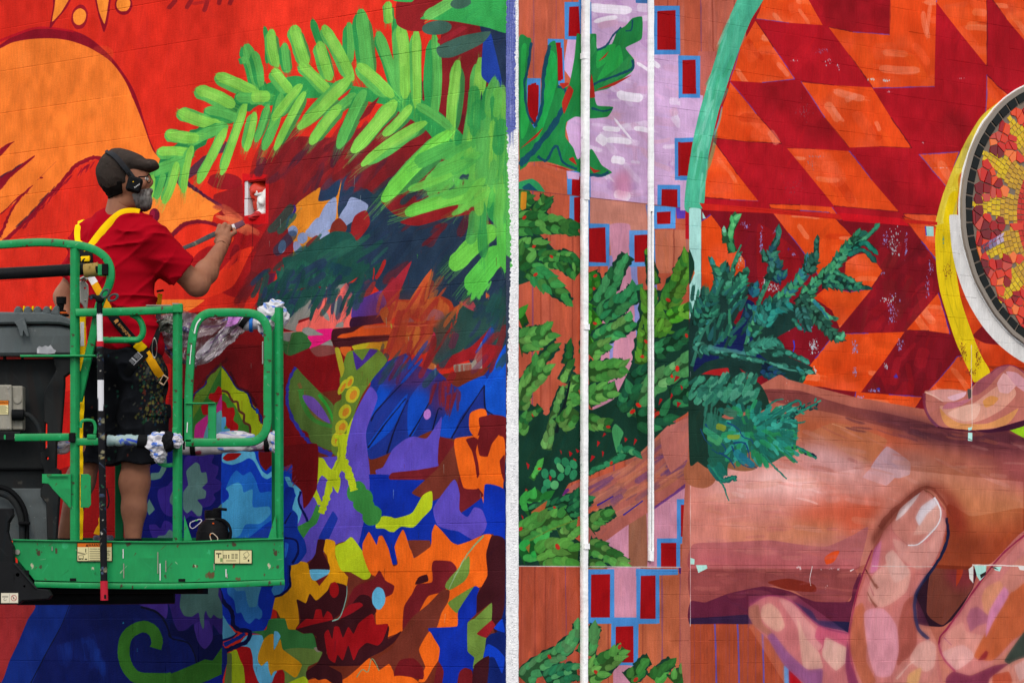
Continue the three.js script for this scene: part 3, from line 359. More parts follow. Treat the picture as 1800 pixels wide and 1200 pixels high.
L('#020828', [730, 380, 640, 600, 460, 930, 310, 1220], 6, 14, 0.3); DRY('#0e2c80', [600, 800, 950, 700, 1100, 1000, 900, 500], 30, 60, 1.5, 260, 0.16); DRY('#050f48', [800, 480, 1100, 420, 1200, 700, 800, 800], 24, 60, 1.5, 260, 0.4);
P('#3a2478', [1450, 350, 1750, 340, 1750, 520, 1660, 450, 1540, 430, 1490, 390], 0.7, 0.4); L('#020722', [1480, 400, 1640, 450, 1740, 560, 1800, 720], 24, 18, 0.2);
L('#2f661e', [1640, 835, 1655, 760, 1620, 660, 1540, 610, 1450, 620, 1350, 690, 1305, 800, 1310, 950, 1370, 1080, 1480, 1150, 1800, 1160], 120, 130, 0.03); L('#2f661e', [1640, 836, 1650, 800, 1660, 720], 80, 110, 0.02); SPECK('#1f7a9a', 1440, 860, 60, 130, 5, 1); SPECK('#1f7a9a', 1300, 570, 30, 20, 3, 1);
// seen through the basket: arched green panel and flowers
F(240, 620, 6);
P('#6a0a10', [300, -60, 1520, -60, 1520, 1100, 1300, 1100, 300, 1000], 0.2, 0.8); P('#8c0d12', [200, -200, 420, -200, 420, 500, 200, 900], 0, 0.6); F(0, 0, 1); P('#b81510', [90, 700, 300, 640, 260, 960, 90, 960], 0.2, 0.7); P('#860b0c', [95, 830, 230, 800, 225, 1010, 60, 1010], 0.3, 0.7); F(240, 620, 6);  // red panel; basket shade is partly painted into its darker lower red
P('#5a7a22', [895, 120, 830, 190, 740, 240, 740, 330, 640, 400, 600, 500, 560, 700, 600, 920, 895, 920], 0.5, 0.6); P('#2f6a26', [860, 220, 890, 200, 895, 920, 600, 920, 590, 700, 700, 520, 760, 420], 0.5, 0.6);
P('#98ac12', [897, 170, 950, 200, 1000, 300, 1060, 370, 1160, 430, 1200, 520, 1270, 600, 1290, 720, 1330, 760, 1330, 860, 1200, 1080, 897, 1000], 0.5, 0.6); P('#3f7a26', [900, 450, 960, 460, 1040, 560, 1080, 640, 1120, 720, 1190, 780, 1180, 900, 900, 920], 0.6, 0.5); L('#5a2e22', [900, 400, 960, 420, 1010, 510, 1060, 520, 1080, 610, 1130, 650, 1130, 730, 1190, 770, 1195, 870], 24, 26, 0.1);
P('#a80d10', [860, 352, 895, 380, 895, 500, 830, 520, 760, 480, 770, 430, 820, 420], 0.7, 0.5); P('#a30b0f', [900, 510, 940, 530, 960, 580, 1020, 575, 1035, 640, 1020, 710, 1070, 760, 1060, 830, 1000, 850, 960, 790, 900, 690], 0.7, 0.5); P('#a30b0f', [680, 560, 750, 530, 760, 640, 700, 650], 0.7, 0.4);
P('#b8287e', [895, 440, 895, 620, 760, 690, 720, 900, 610, 920, 620, 760, 760, 640, 840, 560], 0.5, 0.5); P('#5a9aa2', [895, 610, 895, 900, 710, 900, 740, 770, 790, 680], 0.5, 0.5); P('#4fa0cc', [898, 690, 940, 680, 940, 760, 920, 800, 980, 800, 980, 850, 898, 870], 0.6, 0.4);
L('#14206c', [900, 140, 990, 260, 1060, 370, 1170, 430, 1220, 560, 1290, 640, 1320, 740], 12, 26, 0.5); L('#14206c', [870, 140, 800, 200, 740, 260, 720, 340, 610, 430, 590, 500], 18, 12, 0.6); P('#0d3fae', [1258, 580, 1285, 600, 1280, 640, 1258, 635], 0.5, 0.2); L('#4a0810', [960, 60, 900, 110, 760, 240, 640, 380], 40, 30, 0.4, 0.7); L('#2a0610', [990, 200, 1060, 350, 1180, 420, 1260, 560], 26, 30, 0.4, 0.6);
F(240, 790, 6);
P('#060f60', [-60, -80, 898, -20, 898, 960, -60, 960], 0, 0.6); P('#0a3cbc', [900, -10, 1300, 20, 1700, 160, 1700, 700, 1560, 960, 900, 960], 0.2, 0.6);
P('#32207e', [500, 110, 620, 60, 760, 25, 815, 60, 790, 140, 860, 180, 850, 260, 830, 300, 890, 340, 880, 420, 810, 470, 830, 520, 780, 590, 690, 620, 680, 720, 560, 700, 480, 730], 0.6, 0.5); P('#32207e', [230, 420, 320, 380, 390, 330, 390, 680, 310, 690, 255, 620, 220, 500], 0.7, 0.5); P('#32207e', [130, 800, 200, 790, 250, 830, 290, 750, 360, 770, 390, 830, 390, 940, 180, 940], 0.7, 0.5);
P('#5d827e', [620, 135, 660, 160, 680, 240, 730, 240, 745, 340, 690, 400, 730, 440, 720, 510, 640, 530, 690, 600, 680, 690, 640, 700, 580, 640, 530, 670, 490, 620, 490, 450, 540, 370, 520, 240, 550, 190], 0.6, 0.5); P('#4f7470', [350, 500, 390, 420, 390, 590, 350, 560], 0.6, 0.3); P('#4f7470', [300, 900, 340, 845, 385, 870, 390, 940, 220, 940, 230, 910], 0.6, 0.3); P('#52776f', [260, 180, 310, 60, 310, 200, 250, 300, 150, 320, 150, 250, 230, 240], 0.6, 0.4); P('#52776f', [130, 520, 190, 630, 130, 690, 100, 620], 0.2, 0.4); P('#52776f', [850, 620, 898, 570, 898, 640], 0.5, 0.2);
P('#5ab0d8', [902, 40, 1000, 20, 1230, 20, 1260, 100, 1320, 220, 1380, 260, 1460, 200, 1460, 260, 1380, 310, 1320, 280, 1240, 130, 1180, 90, 1100, 130, 1000, 160, 902, 130], 0.6, 0.4); P('#a00d10', [905, 90, 960, 40, 1100, 40, 1040, 100, 950, 120], 0.6, 0.4);
P('#1f70d0', [990, 290, 1050, 220, 1120, 270, 1200, 235, 1260, 340, 1300, 450, 1400, 440, 1460, 480, 1460, 700, 1340, 800, 1150, 940, 905, 940, 905, 500, 970, 470, 940, 410], 0.7, 0.5); P('#46a0d4', [940, 410, 1060, 345, 1110, 380, 1130, 450, 1220, 420, 1220, 570, 1240, 610, 1390, 600, 1410, 680, 1300, 780, 1150, 790, 1090, 900, 1000, 940, 900, 940, 905, 560, 970, 520], 0.7, 0.5); P('#0a2fae', [905, 400, 960, 440, 970, 500, 905, 560], 0.7, 0.3); P('#1a3fae', [1180, 940, 1400, 800, 1440, 940], 0.3, 0.4);
P('#6a0a10', [1300, 0, 1900, -60, 1900, 400, 1820, 560, 1760, 620, 1740, 440, 1640, 330, 1640, 160, 1560, 180, 1420, 170, 1360, 220, 1300, 150], 0.4, 0.7); P('#5ab0d8', [1560, 290, 1610, 290, 1640, 350, 1730, 430, 1700, 560, 1740, 660, 1700, 780, 1660, 740, 1640, 560, 1680, 480, 1600, 380], 0.6, 0.4); P('#0b2f9c', [1560, 420, 1650, 400, 1670, 500, 1630, 640, 1560, 780], 0.6, 0.5); P('#0c2f98', [1640, 640, 1700, 700, 1700, 840, 1770, 960, 1790, 1080, 1700, 1200, 1560, 1200, 1560, 820], 0.6, 0.6); L('#050f50', [1730, 440, 1710, 560, 1780, 700, 1800, 760], 26, 20, 0.3); L('#050d48', [1560, 780, 1630, 660], 20, 10); L('#050d48', [1560, 930, 1680, 960, 1700, 1080, 1640, 1200], 18, 26, 0.2); P('#1f62cc', [1560, 980, 1600, 1000, 1580, 1120, 1560, 1140], 0.5, 0.3); DRY('#8a2a4a', [1570, 180, 1640, 150, 1700, 330], 12, 14, 2.4, 80, 0.6);
// the fern
F(0, 0, 3);
L('#23763f', [780, 1000, 860, 900, 1000, 770, 1130, 640, 1290, 540, 1420, 480], 90, 110, 0.3); L('#1f2f4c', [930, 960, 1060, 860, 1200, 760], 50, 30, 0.4, 0.7);
for (const [a, b, c, d, w, k] of [[1300, 245, 1370, 470, 74, 1], [1150, 400, 1340, 485, 72, 2], [1090, 580, 1250, 625, 60, 1], [1045, 472, 1215, 548, 78, 2], [950, 592, 1140, 655, 78, 2], [1190, 665, 1010, 745, 66, 1], [885, 705, 1030, 725, 72, 2], [840, 800, 990, 805, 62, 2], [1290, 555, 1180, 880, 50, 2], [1185, 690, 1060, 935, 54, 2], [1010, 780, 970, 990, 46, 2], [960, 845, 800, 905, 72, 1], [930, 865, 870, 1050, 50, 2], [860, 920, 825, 1035, 42, 1], [800, 930, 780, 1060, 40, 2], [1340, 600, 1300, 775, 46, 2], [1250, 512, 1360, 512, 60, 1], [1280, 300, 1290, 330, 40, 1]]) { const ex = (c - a) * 0.12, ey = (d - b) * 0.12; C.globalAlpha = 1; B(k === 2 ? MG : DG, a - w * 0.22, b + 4, c - w * 0.25, d + 6, w * 0.95, 1, 0.12); B(k === 2 ? LG : MG, a - ex * 0.4, b - ey * 0.4, c + ex, d + ey, w * 0.82, 1.2, 0.2); if (k === 2) B('#8fcb55', mix(a, c, 0.12), mix(b, d, 0.12), mix(a, c, 0.6), mix(b, d, 0.6), w * 0.5, 1, 0.12, 0.45); }
F(450, 0, 3);
P(DG, [20, 460, 200, 400, 420, 440, 640, 470, 800, 480, 980, 600, 1190, 800, 1180, 620, 1290, 560, 1320, 700, 1330, 1200, 1230, 1150, 1180, 1000, 1020, 860, 900, 690, 700, 560, 480, 520, 240, 520, 40, 560], 0.6, 0.9, -1.0);
for (const [a, b, c, d, w, k] of [[45, 150, 55, 310, 34, 0], [-10, 280, 22, 430, 54, 1], [80, 165, 105, 330, 66, 2], [150, 235, 165, 365, 52, 1], [300, 115, 375, 300, 52, 0], [200, 145, 255, 320, 80, 2], [335, 230, 385, 400, 70, 2], [490, 130, 492, 310, 52, 1], [362, 150, 490, 390, 72, 2], [555, 70, 592, 400, 88, 1], [650, 185, 745, 465, 72, 1], [735, 110, 740, 250, 50, 0], [697, 15, 704, 108, 56, 2], [762, 145, 782, 470, 82, 2], [845, 180, 850, 530, 62, 2], [940, 205, 935, 590, 62, 1], [1062, 340, 1030, 690, 70, 2], [1182, 335, 1120, 810, 84, 2], [1250, 450, 1255, 900, 92, 1], [240, 340, 372, 470, 72, 2], [92, 372, 172, 472, 68, 2], [-20, 510, 62, 508, 80, 2], [545, 348, 700, 490, 74, 2], [130, 510, 50, 755, 62, 1], [60, 560, 5, 725, 44, 1], [232, 455, 105, 610, 58, 2], [250, 500, 118, 755, 52, 2], [520, 500, 420, 580, 60, 1], [485, 415, 255, 645, 74, 2], [435, 565, 305, 735, 68, 2], [565, 490, 450, 745, 72, 1], [725, 545, 535, 770, 90, 2], [812, 565, 690, 695, 62, 2], [880, 655, 598, 845, 62, 2], [860, 560, 1010, 665, 62, 1], [1005, 715, 710, 1015, 100, 3], [1000, 860, 900, 980, 60, 1], [1150, 1010, 835, 1110, 100, 3], [1290, 700, 1300, 1100, 60, 1]]) { const ex = (c - a) * 0.14, ey = (d - b) * 0.14; if (k > 0) { B(DG, a + w * 0.22, b + 22, c + w * 0.2, d + 6, w * 0.62, 1.3, 0.12, 0.8); B([DG, DG, MG, MG][k], a - w * 0.2, b + 8, c - w * 0.18, d + 16, w * 0.78, 1.3, 0.12); } B([DG, MG, LG, '#6cc748'][k], a - ex * 0.4, b - ey * 0.4, c + ex, d + ey, w * 0.76, 1.3, 0.22); if (k > 1) B(k > 2 ? '#84d858' : '#8fcb55', mix(a, c, 0.1), mix(b, d, 0.1), mix(a, c, 0.62), mix(b, d, 0.62), w * 0.5, 1.1, 0.12, 0.45); }
G('#3fa54a', [1040, 820, 1180, 830, 1210, 900, 1200, 1010, 1080, 960], 10, 0.9); DRY('#57b94c', [1060, 860, 1200, 900, 1280, 1050], 16, 40, 1.7, 150, 0.5);
P(NAVY, [1190, 480, 1215, 900, 1195, 900, 1165, 780], 0.4, 0.4); DRY('#26384c', [1030, 930, 1130, 920], 10, 12, 0.2, 50, 0.6);
P('#8e1b20', [760, 1170, 900, 1120, 1060, 1080, 1200, 1080, 1180, 1120, 1000, 1150, 860, 1190], 0.8, 0.6, -0.3); P('#7d1a20', [590, 560, 650, 510, 600, 600, 540, 640], 0.3, 0.4); P('#c3281c', [430, 520, 500, 465, 480, 500, 440, 530], 0.3, 0.3);
// top right leaves
P('#8a1c20', [760, -20, 1000, -20, 900, 80, 880, 160, 800, 160, 740, 120], 0.7, 0.6); P('#20304c', [1180, 130, 1325, 120, 1325, 620, 1280, 560, 1240, 320], 0.4, 0.6); P('#1d3c98', [1200, 190, 1240, 180, 1296, 420, 1308, 660, 1270, 480, 1190, 400], 0.5, 0.6);
P('#35a350', [870, 100, 900, 75, 1000, 20, 1070, -30, 1330, -30, 1330, 170, 1220, 145, 1040, 112], 0.5, 0.8, -0.4); B('#68b858', 1050, -10, 890, 90, 60, 0.8); O('#3d6454', 1080, 15, 55, 30, -0.2, 0.4); P('#35a350', [720, -30, 840, -30, 820, 10, 730, 5], 0.6, 0.4);
O('#3d5f54', 955, 146, 78, 38, -0.1, 0.5); P('#93202a', [960, 210, 1080, 140, 1110, 150, 980, 230], 0.6, 0.4); P('#3d5f54', [970, 300, 955, 250, 1080, 190, 1235, 165, 1190, 230, 1040, 300], 0.7, 0.6);
F(450, 400, 3);
P('#4cb04a', [1270, -40, 1330, -40, 1335, 180, 1310, 240, 1280, 100], 0.5, 0.6, 1.4); B('#6cc748', 1260, 0, 1030, 215, 96, 1.2); B('#5cc84c', 1300, 110, 1120, 330, 110, 1.4); DRY('#5cc84c', [1130, 300, 1190, 330, 1240, 280], 18, 14, 2.0, 60, 0.7); B('#57bd4a', 1300, -20, 1320, 220, 60, 1);
SPECK('#4fd03a', 851, 150, 4, 24, 3, 0.7); L('#9ad83a', [712, 508, 716, 530], 5, 4);
// the vine below the pods, and the dense right end of the fern
F(0, 0, 1); L(LIME, [598, 764, 601, 792, 596, 818, 580, 850, 572, 880, 564, 902], 17, 11, 0.25); L(LIME, [600, 806, 610, 826, 617, 846, 622, 862], 16, 12, 0.25); L('#8aa020', [594, 770, 597, 800, 588, 826], 4, 3, 0.4, 0.6);
G('#7c2a1e', [650, 525, 720, 520, 790, 545, 790, 610, 720, 625, 650, 600], 14, 0.4);
for (let i = 0; i < 46; i++) { const x = rr(826, 884), y = rr(130, 380), l = rr(40, 110); B([MG, '#4aa04a', LG, DG, '#62b44c'][i % 5], x, y, x + rr(-14, 8), y + l, rr(9, 22), 1.5, 0.16, rr(0.5, 0.9)); }
for (let i = 0; i < 16; i++) { const x = rr(790, 870), y = rr(250, 340), l = rr(40, 90), d = 2.5 + rr(-0.3, 0.3); B(['#58b04a', '#6cc04c', '#48a048'][i % 3], x, y, x + Math.cos(d) * l, y + Math.sin(d) * l, rr(10, 22), 1.5, 0.16, 0.85); }
F(450, 400, 3); P('#6c171d', [1186, 1006, 1240, 985, 1315, 1000, 1315, 1100, 1290, 1084, 1245, 1140, 1222, 1205, 1180, 1200, 1168, 1130, 1190, 1060], 0.5, 0.5); P('#6c171d', [1108, 1118, 1150, 1104, 1172, 1120, 1160, 1180, 1172, 1240, 1178, 1300, 1166, 1320, 1156, 1250, 1140, 1180], 0.5, 0.4); P('#6c171d', [1286, 1230, 1312, 1200, 1312, 1340, 1296, 1300], 0.4, 0.4);
// mild drips and paint scars
F(0, 0, 1); for (let i = 0; i < 40; i++) { const x = rr(420, 880), y = rr(300, 1180), l = rr(4, 22); L(['#5a1a1a', '#b8c8c0', '#7fb0a6', '#2a2030'][i % 4], [x, y, x + rr(-1, 1), y + l], 0.9, 0.5, 0.4, 0.5); }
weather(muralL, 40);
// ------------------------------------------------------------------ the mural on the right wall
rnd = rng(301);
const muralR = board(TEX, TEX, '#a8442f'); MAP = toCanvas(wallR);
const WOOD = '#b5533a', LIL = '#c7a2ca', PINK = '#c4849a', SKYB = '#4484c6', WIN = '#96060d', TEAL = '#4ab08d', DOR = '#df4615', DRD = '#ac0f1e', DCR = '#7a0b1a', BED = '#0f3527';
const LEAF = ['#439442', '#2f803c', '#5ca34a', '#256c34', '#4d9a44'], LEAFL = ['#5ea64a', '#7ab858', '#4a9642', '#6cae50', '#3f8c3c'], LEAFD = ['#1f6a40', '#2a7a48', '#17573a', '#2f8550'], LEAFT = ['#2f8a5a', '#3d9a62', '#257a50', '#55a868'], LEAFY = ['#5a9c2e', '#6cac38', '#47892a', '#37802e'];
const boards = (x0, x1, y0, y1, c, n) => { P(c, [x0, y0, x1, y0, x1, y1, x0, y1], 0, 0.9, 1.57); for (let i = 0; i < n; i++) { const x = rr(x0, x1), a = rr(y0, y1), b = Math.min(y1, a + rr(140, 320)); if (b - a > 60) B(tint(c, rr(-0.12, 0.16), rr(-0.8, 0.8)), x, a, x + rr(-2, 2), b, rr(3, 14), 0.6, 0.06, 0.35); } for (let x = x0; x < x1; x += rr(14, 40)) L(rnd() < 0.35 ? '#6a3a78' : '#7c3024', [x, y0, x + rr(-2, 2), (y0 + y1) / 2, x + rr(-2, 2), y1], rr(1, 3.5), rr(1, 2.5), 0.5, 0.5); };
const frameW = (x0, y0, x1, y1, w = 6, c = SKYB) => { P(c, [x0, y0, x1, y0, x1, y1, x0, y1].map((v) => v + rr(-1, 1)), 0, 0.6); P(WIN, [x0 + w, y0 + w + 1, x1 - w, y0 + w, x1 - w, y1 - w, x0 + w, y1 - w].map((v) => v + rr(-0.8, 0.8)), 0, 0.9, 1.57); };
const within = (a, f, k = 0) => { C.save(); tracePath(pairs(a), k, true); C.clip(); f(); C.restore(); };
const seamY = (x) => x < 1213 ? mix(333, 367, (x - 913) / 300) : mix(367, 399, (x - 1213) / 440);
F(0, 0, 1);
// --- middle and lower cloths left of the diamonds, then the top cloth over them
boards(900, 1216, 330, 1300, WOOD, 120); boards(1030, 1216, 1000, 1300, '#b8623f', 30);
P('#c07c6c', [1030, 340, 1145, 350, 1145, 430, 1100, 470, 1075, 500, 1070, 400, 1030, 395], 0.2, 0.9, 0); P(PINK, [1072, 396, 1108, 396, 1110, 480, 1130, 560, 1128, 700, 1060, 760, 1040, 740, 1060, 560, 1076, 480], 0.4, 0.9, 1.5);
L('#7a86cc', [1072, 450, 1076, 560, 1074, 640], 9, 6, 0.2, 0.8); L('#7f8fd0', [1112, 430, 1118, 520, 1122, 600], 12, 7, 0.15, 0.9); L('#6c7cc0', [1140, 360, 1150, 480, 1152, 560], 8, 6, 0.2, 0.8);
boards(1150, 1212, 404, 480, '#bc6a50', 14);
frameW(1001, 338, 1034, 402, 8, '#5b97d4'); frameW(1029, 393, 1072, 468, 7); P(SKYB, [1029, 338, 1037, 338, 1037, 400, 1029, 400], 0, 0.5); frameW(1107, 404, 1152, 468, 8, '#5a90d0'); frameW(1146, 362, 1188, 402, 9, '#5090d2'); P('#5a3aa8', [1188, 365, 1206, 366, 1204, 384, 1190, 384], 0, 0.3);
// tree trunk of brush-streaked browns, pink ground beyond it, stepped windows
P(PINK, [1038, 960, 1130, 900, 1216, 820, 1216, 1000, 1110, 1000, 1038, 1000], 0.2, 0.9, 1.5); P('#8f5a44', [1106, 905, 1136, 890, 1138, 998, 1106, 998], 0.2, 0.9, 1.57);
P('#a65a50', [985, 870, 1010, 850, 1060, 835, 1120, 810, 1170, 760, 1216, 730, 1216, 846, 1185, 866, 1140, 900, 1100, 925, 1050, 960, 1020, 950, 1050, 910, 1080, 880, 1020, 885, 985, 885], 0.5, 1.0, -0.6);
for (let i = 0; i < 90; i++) { const x = rr(1000, 1200), y = 900 - (x - 1020) * 0.62 + rr(-40, 46); if (y > 940 - (x - 1040) * 0.5) continue; const d = -0.58 + rr(-0.15, 0.15), l = rr(20, 70); B(['#a86048', '#7c4a58', '#b97058', '#6a3e6c', '#93584c', '#b8674f'][i % 6], x, y, x + Math.cos(d) * l, y + Math.sin(d) * l, rr(3, 11), 0.9, 0.12, 0.55); }
P('#b86a60', [1160, 758, 1190, 742, 1214, 735, 1214, 800, 1180, 830, 1166, 800], 0.3, 1, -0.7); L('#5a2a78', [1140, 900, 1185, 868, 1214, 846], 3, 5, 0.3, 0.8); L('#33207c', [1050, 888, 1078, 872], 3, 2); L('#3a2a80', [1096, 905, 1130, 880], 3, 2); L('#6a2470', [978, 874, 1000, 860], 9, 5);
P(SKYB, [1190, 877, 1216, 877, 1216, 947, 1190, 947], 0, 0.5); P(WIN, [1197, 887, 1216, 887, 1216, 943, 1197, 943], 0, 0.8, 1.57); P(SKYB, [1155, 946, 1216, 946, 1216, 955, 1196, 955, 1196, 1000, 1155, 1000], 0, 0.5); P(WIN, [1162, 954, 1189, 954, 1189, 1000, 1162, 1000], 0, 0.8, 1.57); P('#a34a24', [1196, 956, 1216, 956, 1216, 1000, 1196, 1000], 0, 0.6);
// cedar boughs on the middle cloth
P(BED, [905, 700, 960, 730, 990, 700, 1040, 720, 1080, 700, 1110, 640, 1125, 560, 1150, 520, 1180, 560, 1214, 560, 1214, 716, 1180, 742, 1120, 800, 1080, 815, 1030, 838, 1000, 850, 985, 880, 1010, 900, 990, 930, 1040, 965, 1098, 998, 905, 998], 0.4, 0.8);
P('#163f2c', [905, 400, 935, 400, 975, 440, 960, 480, 905, 500], 0.4, 0.5); P('#0f2f33', [910, 420, 930, 395, 945, 420, 960, 450, 915, 455], 0.4, 0.4);
const tw = (a, w0, w1, pal, o = {}) => TWIG(a, w0 * 1.24, w1 * 1.2, o.nobed ? null : BED, pal.map((c, i) => tint(c, i % 3 === 1 ? -0.3 : -0.12)), { chip: 0.1, ...o });
tw([908, 372, 922, 352, 935, 344], 24, 26, LEAF, { size: 11 }); P('#c4801f', [916, 338, 926, 338, 924, 372, 915, 366], 0.3, 0.4); tw([940, 375, 955, 360, 962, 345], 18, 14, LEAF, { size: 10, chip: 0.2 });
tw([908, 392, 945, 392, 985, 396, 1016, 404], 34, 14, LEAF, { size: 13 }); tw([912, 440, 935, 432, 960, 436], 26, 20, LEAF, { size: 12 }); tw([910, 470, 920, 455, 930, 440], 30, 24, LEAF, { size: 14 });
tw([945, 458, 975, 455, 1000, 466, 1018, 480], 26, 20, LEAF, { size: 11 }); tw([932, 472, 958, 492, 985, 515, 1002, 532], 30, 9, ['#3f9648', '#57a84e', '#2f8a48'], { size: 13 }); tw([985, 448, 1005, 455, 1016, 470], 14, 12, LEAF, { size: 9 });
tw([912, 560, 925, 555], 26, 20, ['#3f9a2f', '#58a83c'], { size: 14, gap: 0.2 }); tw([912, 600, 935, 595, 955, 590, 970, 582], 34, 22, LEAFL, { size: 13 }); tw([910, 700, 928, 670, 940, 650, 958, 625, 978, 606], 22, 12, LEAF, { size: 13 }); tw([912, 720, 920, 690, 945, 660, 960, 640], 24, 18, LEAFL, { size: 12, nobed: 1 });
tw([916, 765, 922, 735, 940, 725, 951, 716], 14, 10, LEAF, { size: 10 });
tw([1038, 478, 1044, 500, 1042, 560, 1034, 620], 16, 24, ['#49a82c', '#2f9a2c', '#5ab035', '#3a8a2a'], { size: 12, chip: 0.22 }); tw([1052, 540, 1072, 500, 1090, 470, 1103, 448], 24, 13, ['#3a9456', '#2f8a4c', '#4aa060', '#3d9a5a'], { size: 15, bed: 9 });
tw([1058, 560, 1080, 540, 1108, 522, 1118, 505], 28, 16, ['#36965a', '#4aa85e', '#2c8a52'], { size: 13, bed: 8 }); tw([1046, 602, 1070, 585, 1098, 572, 1112, 562], 24, 18, ['#4da658', '#7cc060', '#3a9a55', '#2f8a4c'], { size: 12, bed: 8 }); tw([1038, 625, 1052, 612, 1068, 605], 22, 14, LEAFL, { size: 11 });
tw([1034, 655, 1060, 652, 1080, 648, 1097, 645], 30, 18, ['#4f9a3f', '#6db352', '#418a38'], { size: 14, bed: 8 }); tw([1000, 668, 1015, 672, 1030, 670], 20, 18, LEAFL, { size: 11 }); tw([1030, 700, 1050, 690, 1070, 686, 1084, 682], 28, 14, LEAFL, { size: 13, bed: 8 }); tw([992, 700, 1008, 694, 1018, 690], 30, 22, LEAFL, { size: 12 }); tw([996, 640, 1000, 620, 1000, 604], 12, 7, LEAF, { size: 11 }); tw([988, 670, 996, 655, 1004, 640], 12, 10, LEAFL, { size: 11 });
tw([962, 790, 970, 745, 980, 710, 990, 680], 14, 9, ['#6fae5a', '#7dba64', '#5c9e50'], { size: 11 }); L('#0b1a1c', [978, 760, 995, 700, 1002, 670], 6, 3); tw([985, 750, 1000, 735, 1012, 720], 26, 20, LEAFL, { size: 12 }); tw([1030, 738, 1045, 742, 1070, 748], 24, 14, LEAFL, { size: 12 });
tw([1150, 500, 1144, 470, 1140, 440], 16, 8, LEAFY, { size: 12 }); tw([1126, 640, 1134, 600, 1140, 560, 1140, 510], 20, 22, LEAFY, { size: 13, bed: 10 }); tw([1150, 590, 1165, 560, 1180, 520, 1200, 480, 1214, 445], 34, 16, LEAFY, { size: 14, bed: 10 }); tw([1175, 560, 1190, 552, 1214, 545], 20, 18, ['#55b02c', '#3f9c2c', '#74bc3a'], { size: 12 }); tw([1148, 620, 1170, 610, 1195, 595, 1210, 586], 26, 14, LEAFD, { size: 12, bed: 8 });
tw([1115, 670, 1130, 660, 1150, 650], 26, 20, LEAFD, { size: 14 }); tw([1110, 730, 1122, 705, 1140, 685, 1160, 668, 1190, 650, 1212, 638], 24, 26, ['#55a05c', '#67b068', '#4a9452', '#78ba70'], { size: 16, chip: 0.25, chipCol: '#d0281a' }); tw([1090, 720, 1105, 700, 1112, 680], 18, 18, LEAFD, { size: 14, chip: 0 }); tw([1120, 740, 1150, 735, 1175, 725], 36, 26, LEAFD, { size: 17, chip: 0.2 }); tw([1180, 700, 1200, 692, 1214, 680], 30, 24, LEAFD, { size: 15 });
P('#3f8f55', [1076, 760, 1082, 745, 1096, 760, 1090, 780, 1100, 795, 1086, 800], 0.8, 0.8); tw([1092, 800, 1100, 788, 1125, 800], 16, 8, LEAFT, { size: 11, nobed: 1 }); tw([1034, 830, 1060, 818, 1085, 806, 1104, 800], 12, 10, LEAFT, { size: 11, nobed: 1 });
for (const [x, y] of [[925, 812], [924, 858], [928, 872], [965, 835], [984, 790], [1000, 792], [1008, 805], [1012, 788], [1058, 792], [1040, 800], [1062, 760], [1050, 774], [1116, 770], [1098, 768], [1180, 690], [1196, 676], [1190, 706], [1160, 700], [1150, 716], [1188, 660], [1024, 760], [916, 904]]) P('#a51419', [x, y, x + rr(3, 8), y + rr(2, 5), x + rr(-3, 4), y + rr(8, 14)], 0.2, 0);
tw([934, 842, 945, 825, 952, 812], 10, 7, ['#4fb04a', '#3fa044'], { size: 10, nobed: 1 });
for (const [x, y] of [[980, 810], [985, 822], [994, 812], [972, 832], [998, 826], [986, 838], [1008, 834], [962, 850], [956, 862], [975, 852], [1008, 816], [958, 832], [946, 876]]) O(LEAFT[(x + y) % 4], x, y, rr(5, 7.5), rr(7, 10), rr(-0.6, 0.6), 0.5);
tw([920, 895, 940, 880, 952, 866], 34, 24, ['#3fb04a', '#33a344'], { size: 15, nobed: 1, gap: 0.2 }); tw([930, 900, 960, 892, 1000, 880, 1020, 868], 18, 14, LEAFD, { size: 10 });
P('#a8562f', [934, 900, 950, 888, 962, 880, 955, 900, 938, 910], 0.4, 0.5); tw([912, 940, 940, 925, 975, 912, 1000, 905], 34, 20, ['#5aa548', '#6db250', '#4c983f', '#3f9140'], { size: 14, bed: 4 }); tw([1000, 905, 1020, 890, 1040, 876], 18, 8, LEAFD, { size: 10 }); tw([1034, 924, 1050, 912, 1066, 905, 1080, 898], 22, 10, LEAFL, { size: 12, bed: 8 }); tw([985, 945, 1000, 938, 1014, 925], 22, 16, LEAFL, { size: 12 });
tw([914, 975, 935, 965, 960, 955], 30, 24, ['#2fae4a', '#27a144', '#45b552'], { size: 16, nobed: 1 }); tw([945, 980, 975, 972, 1016, 975], 40, 30, ['#5fa544', '#6fb44c', '#4c983c'], { size: 17, nobed: 1 }); tw([1034, 962, 1055, 968, 1076, 978, 1100, 994], 26, 14, LEAFL, { size: 13, bed: 8 }); tw([1036, 990, 1060, 992], 16, 12, LEAFL, { size: 12 }); P('#8f6a2a', [924, 962, 932, 955, 930, 972], 0, 0); L('#6f7a28', [930, 950, 970, 930, 1010, 915], 3, 2, 0.4, 0.6);
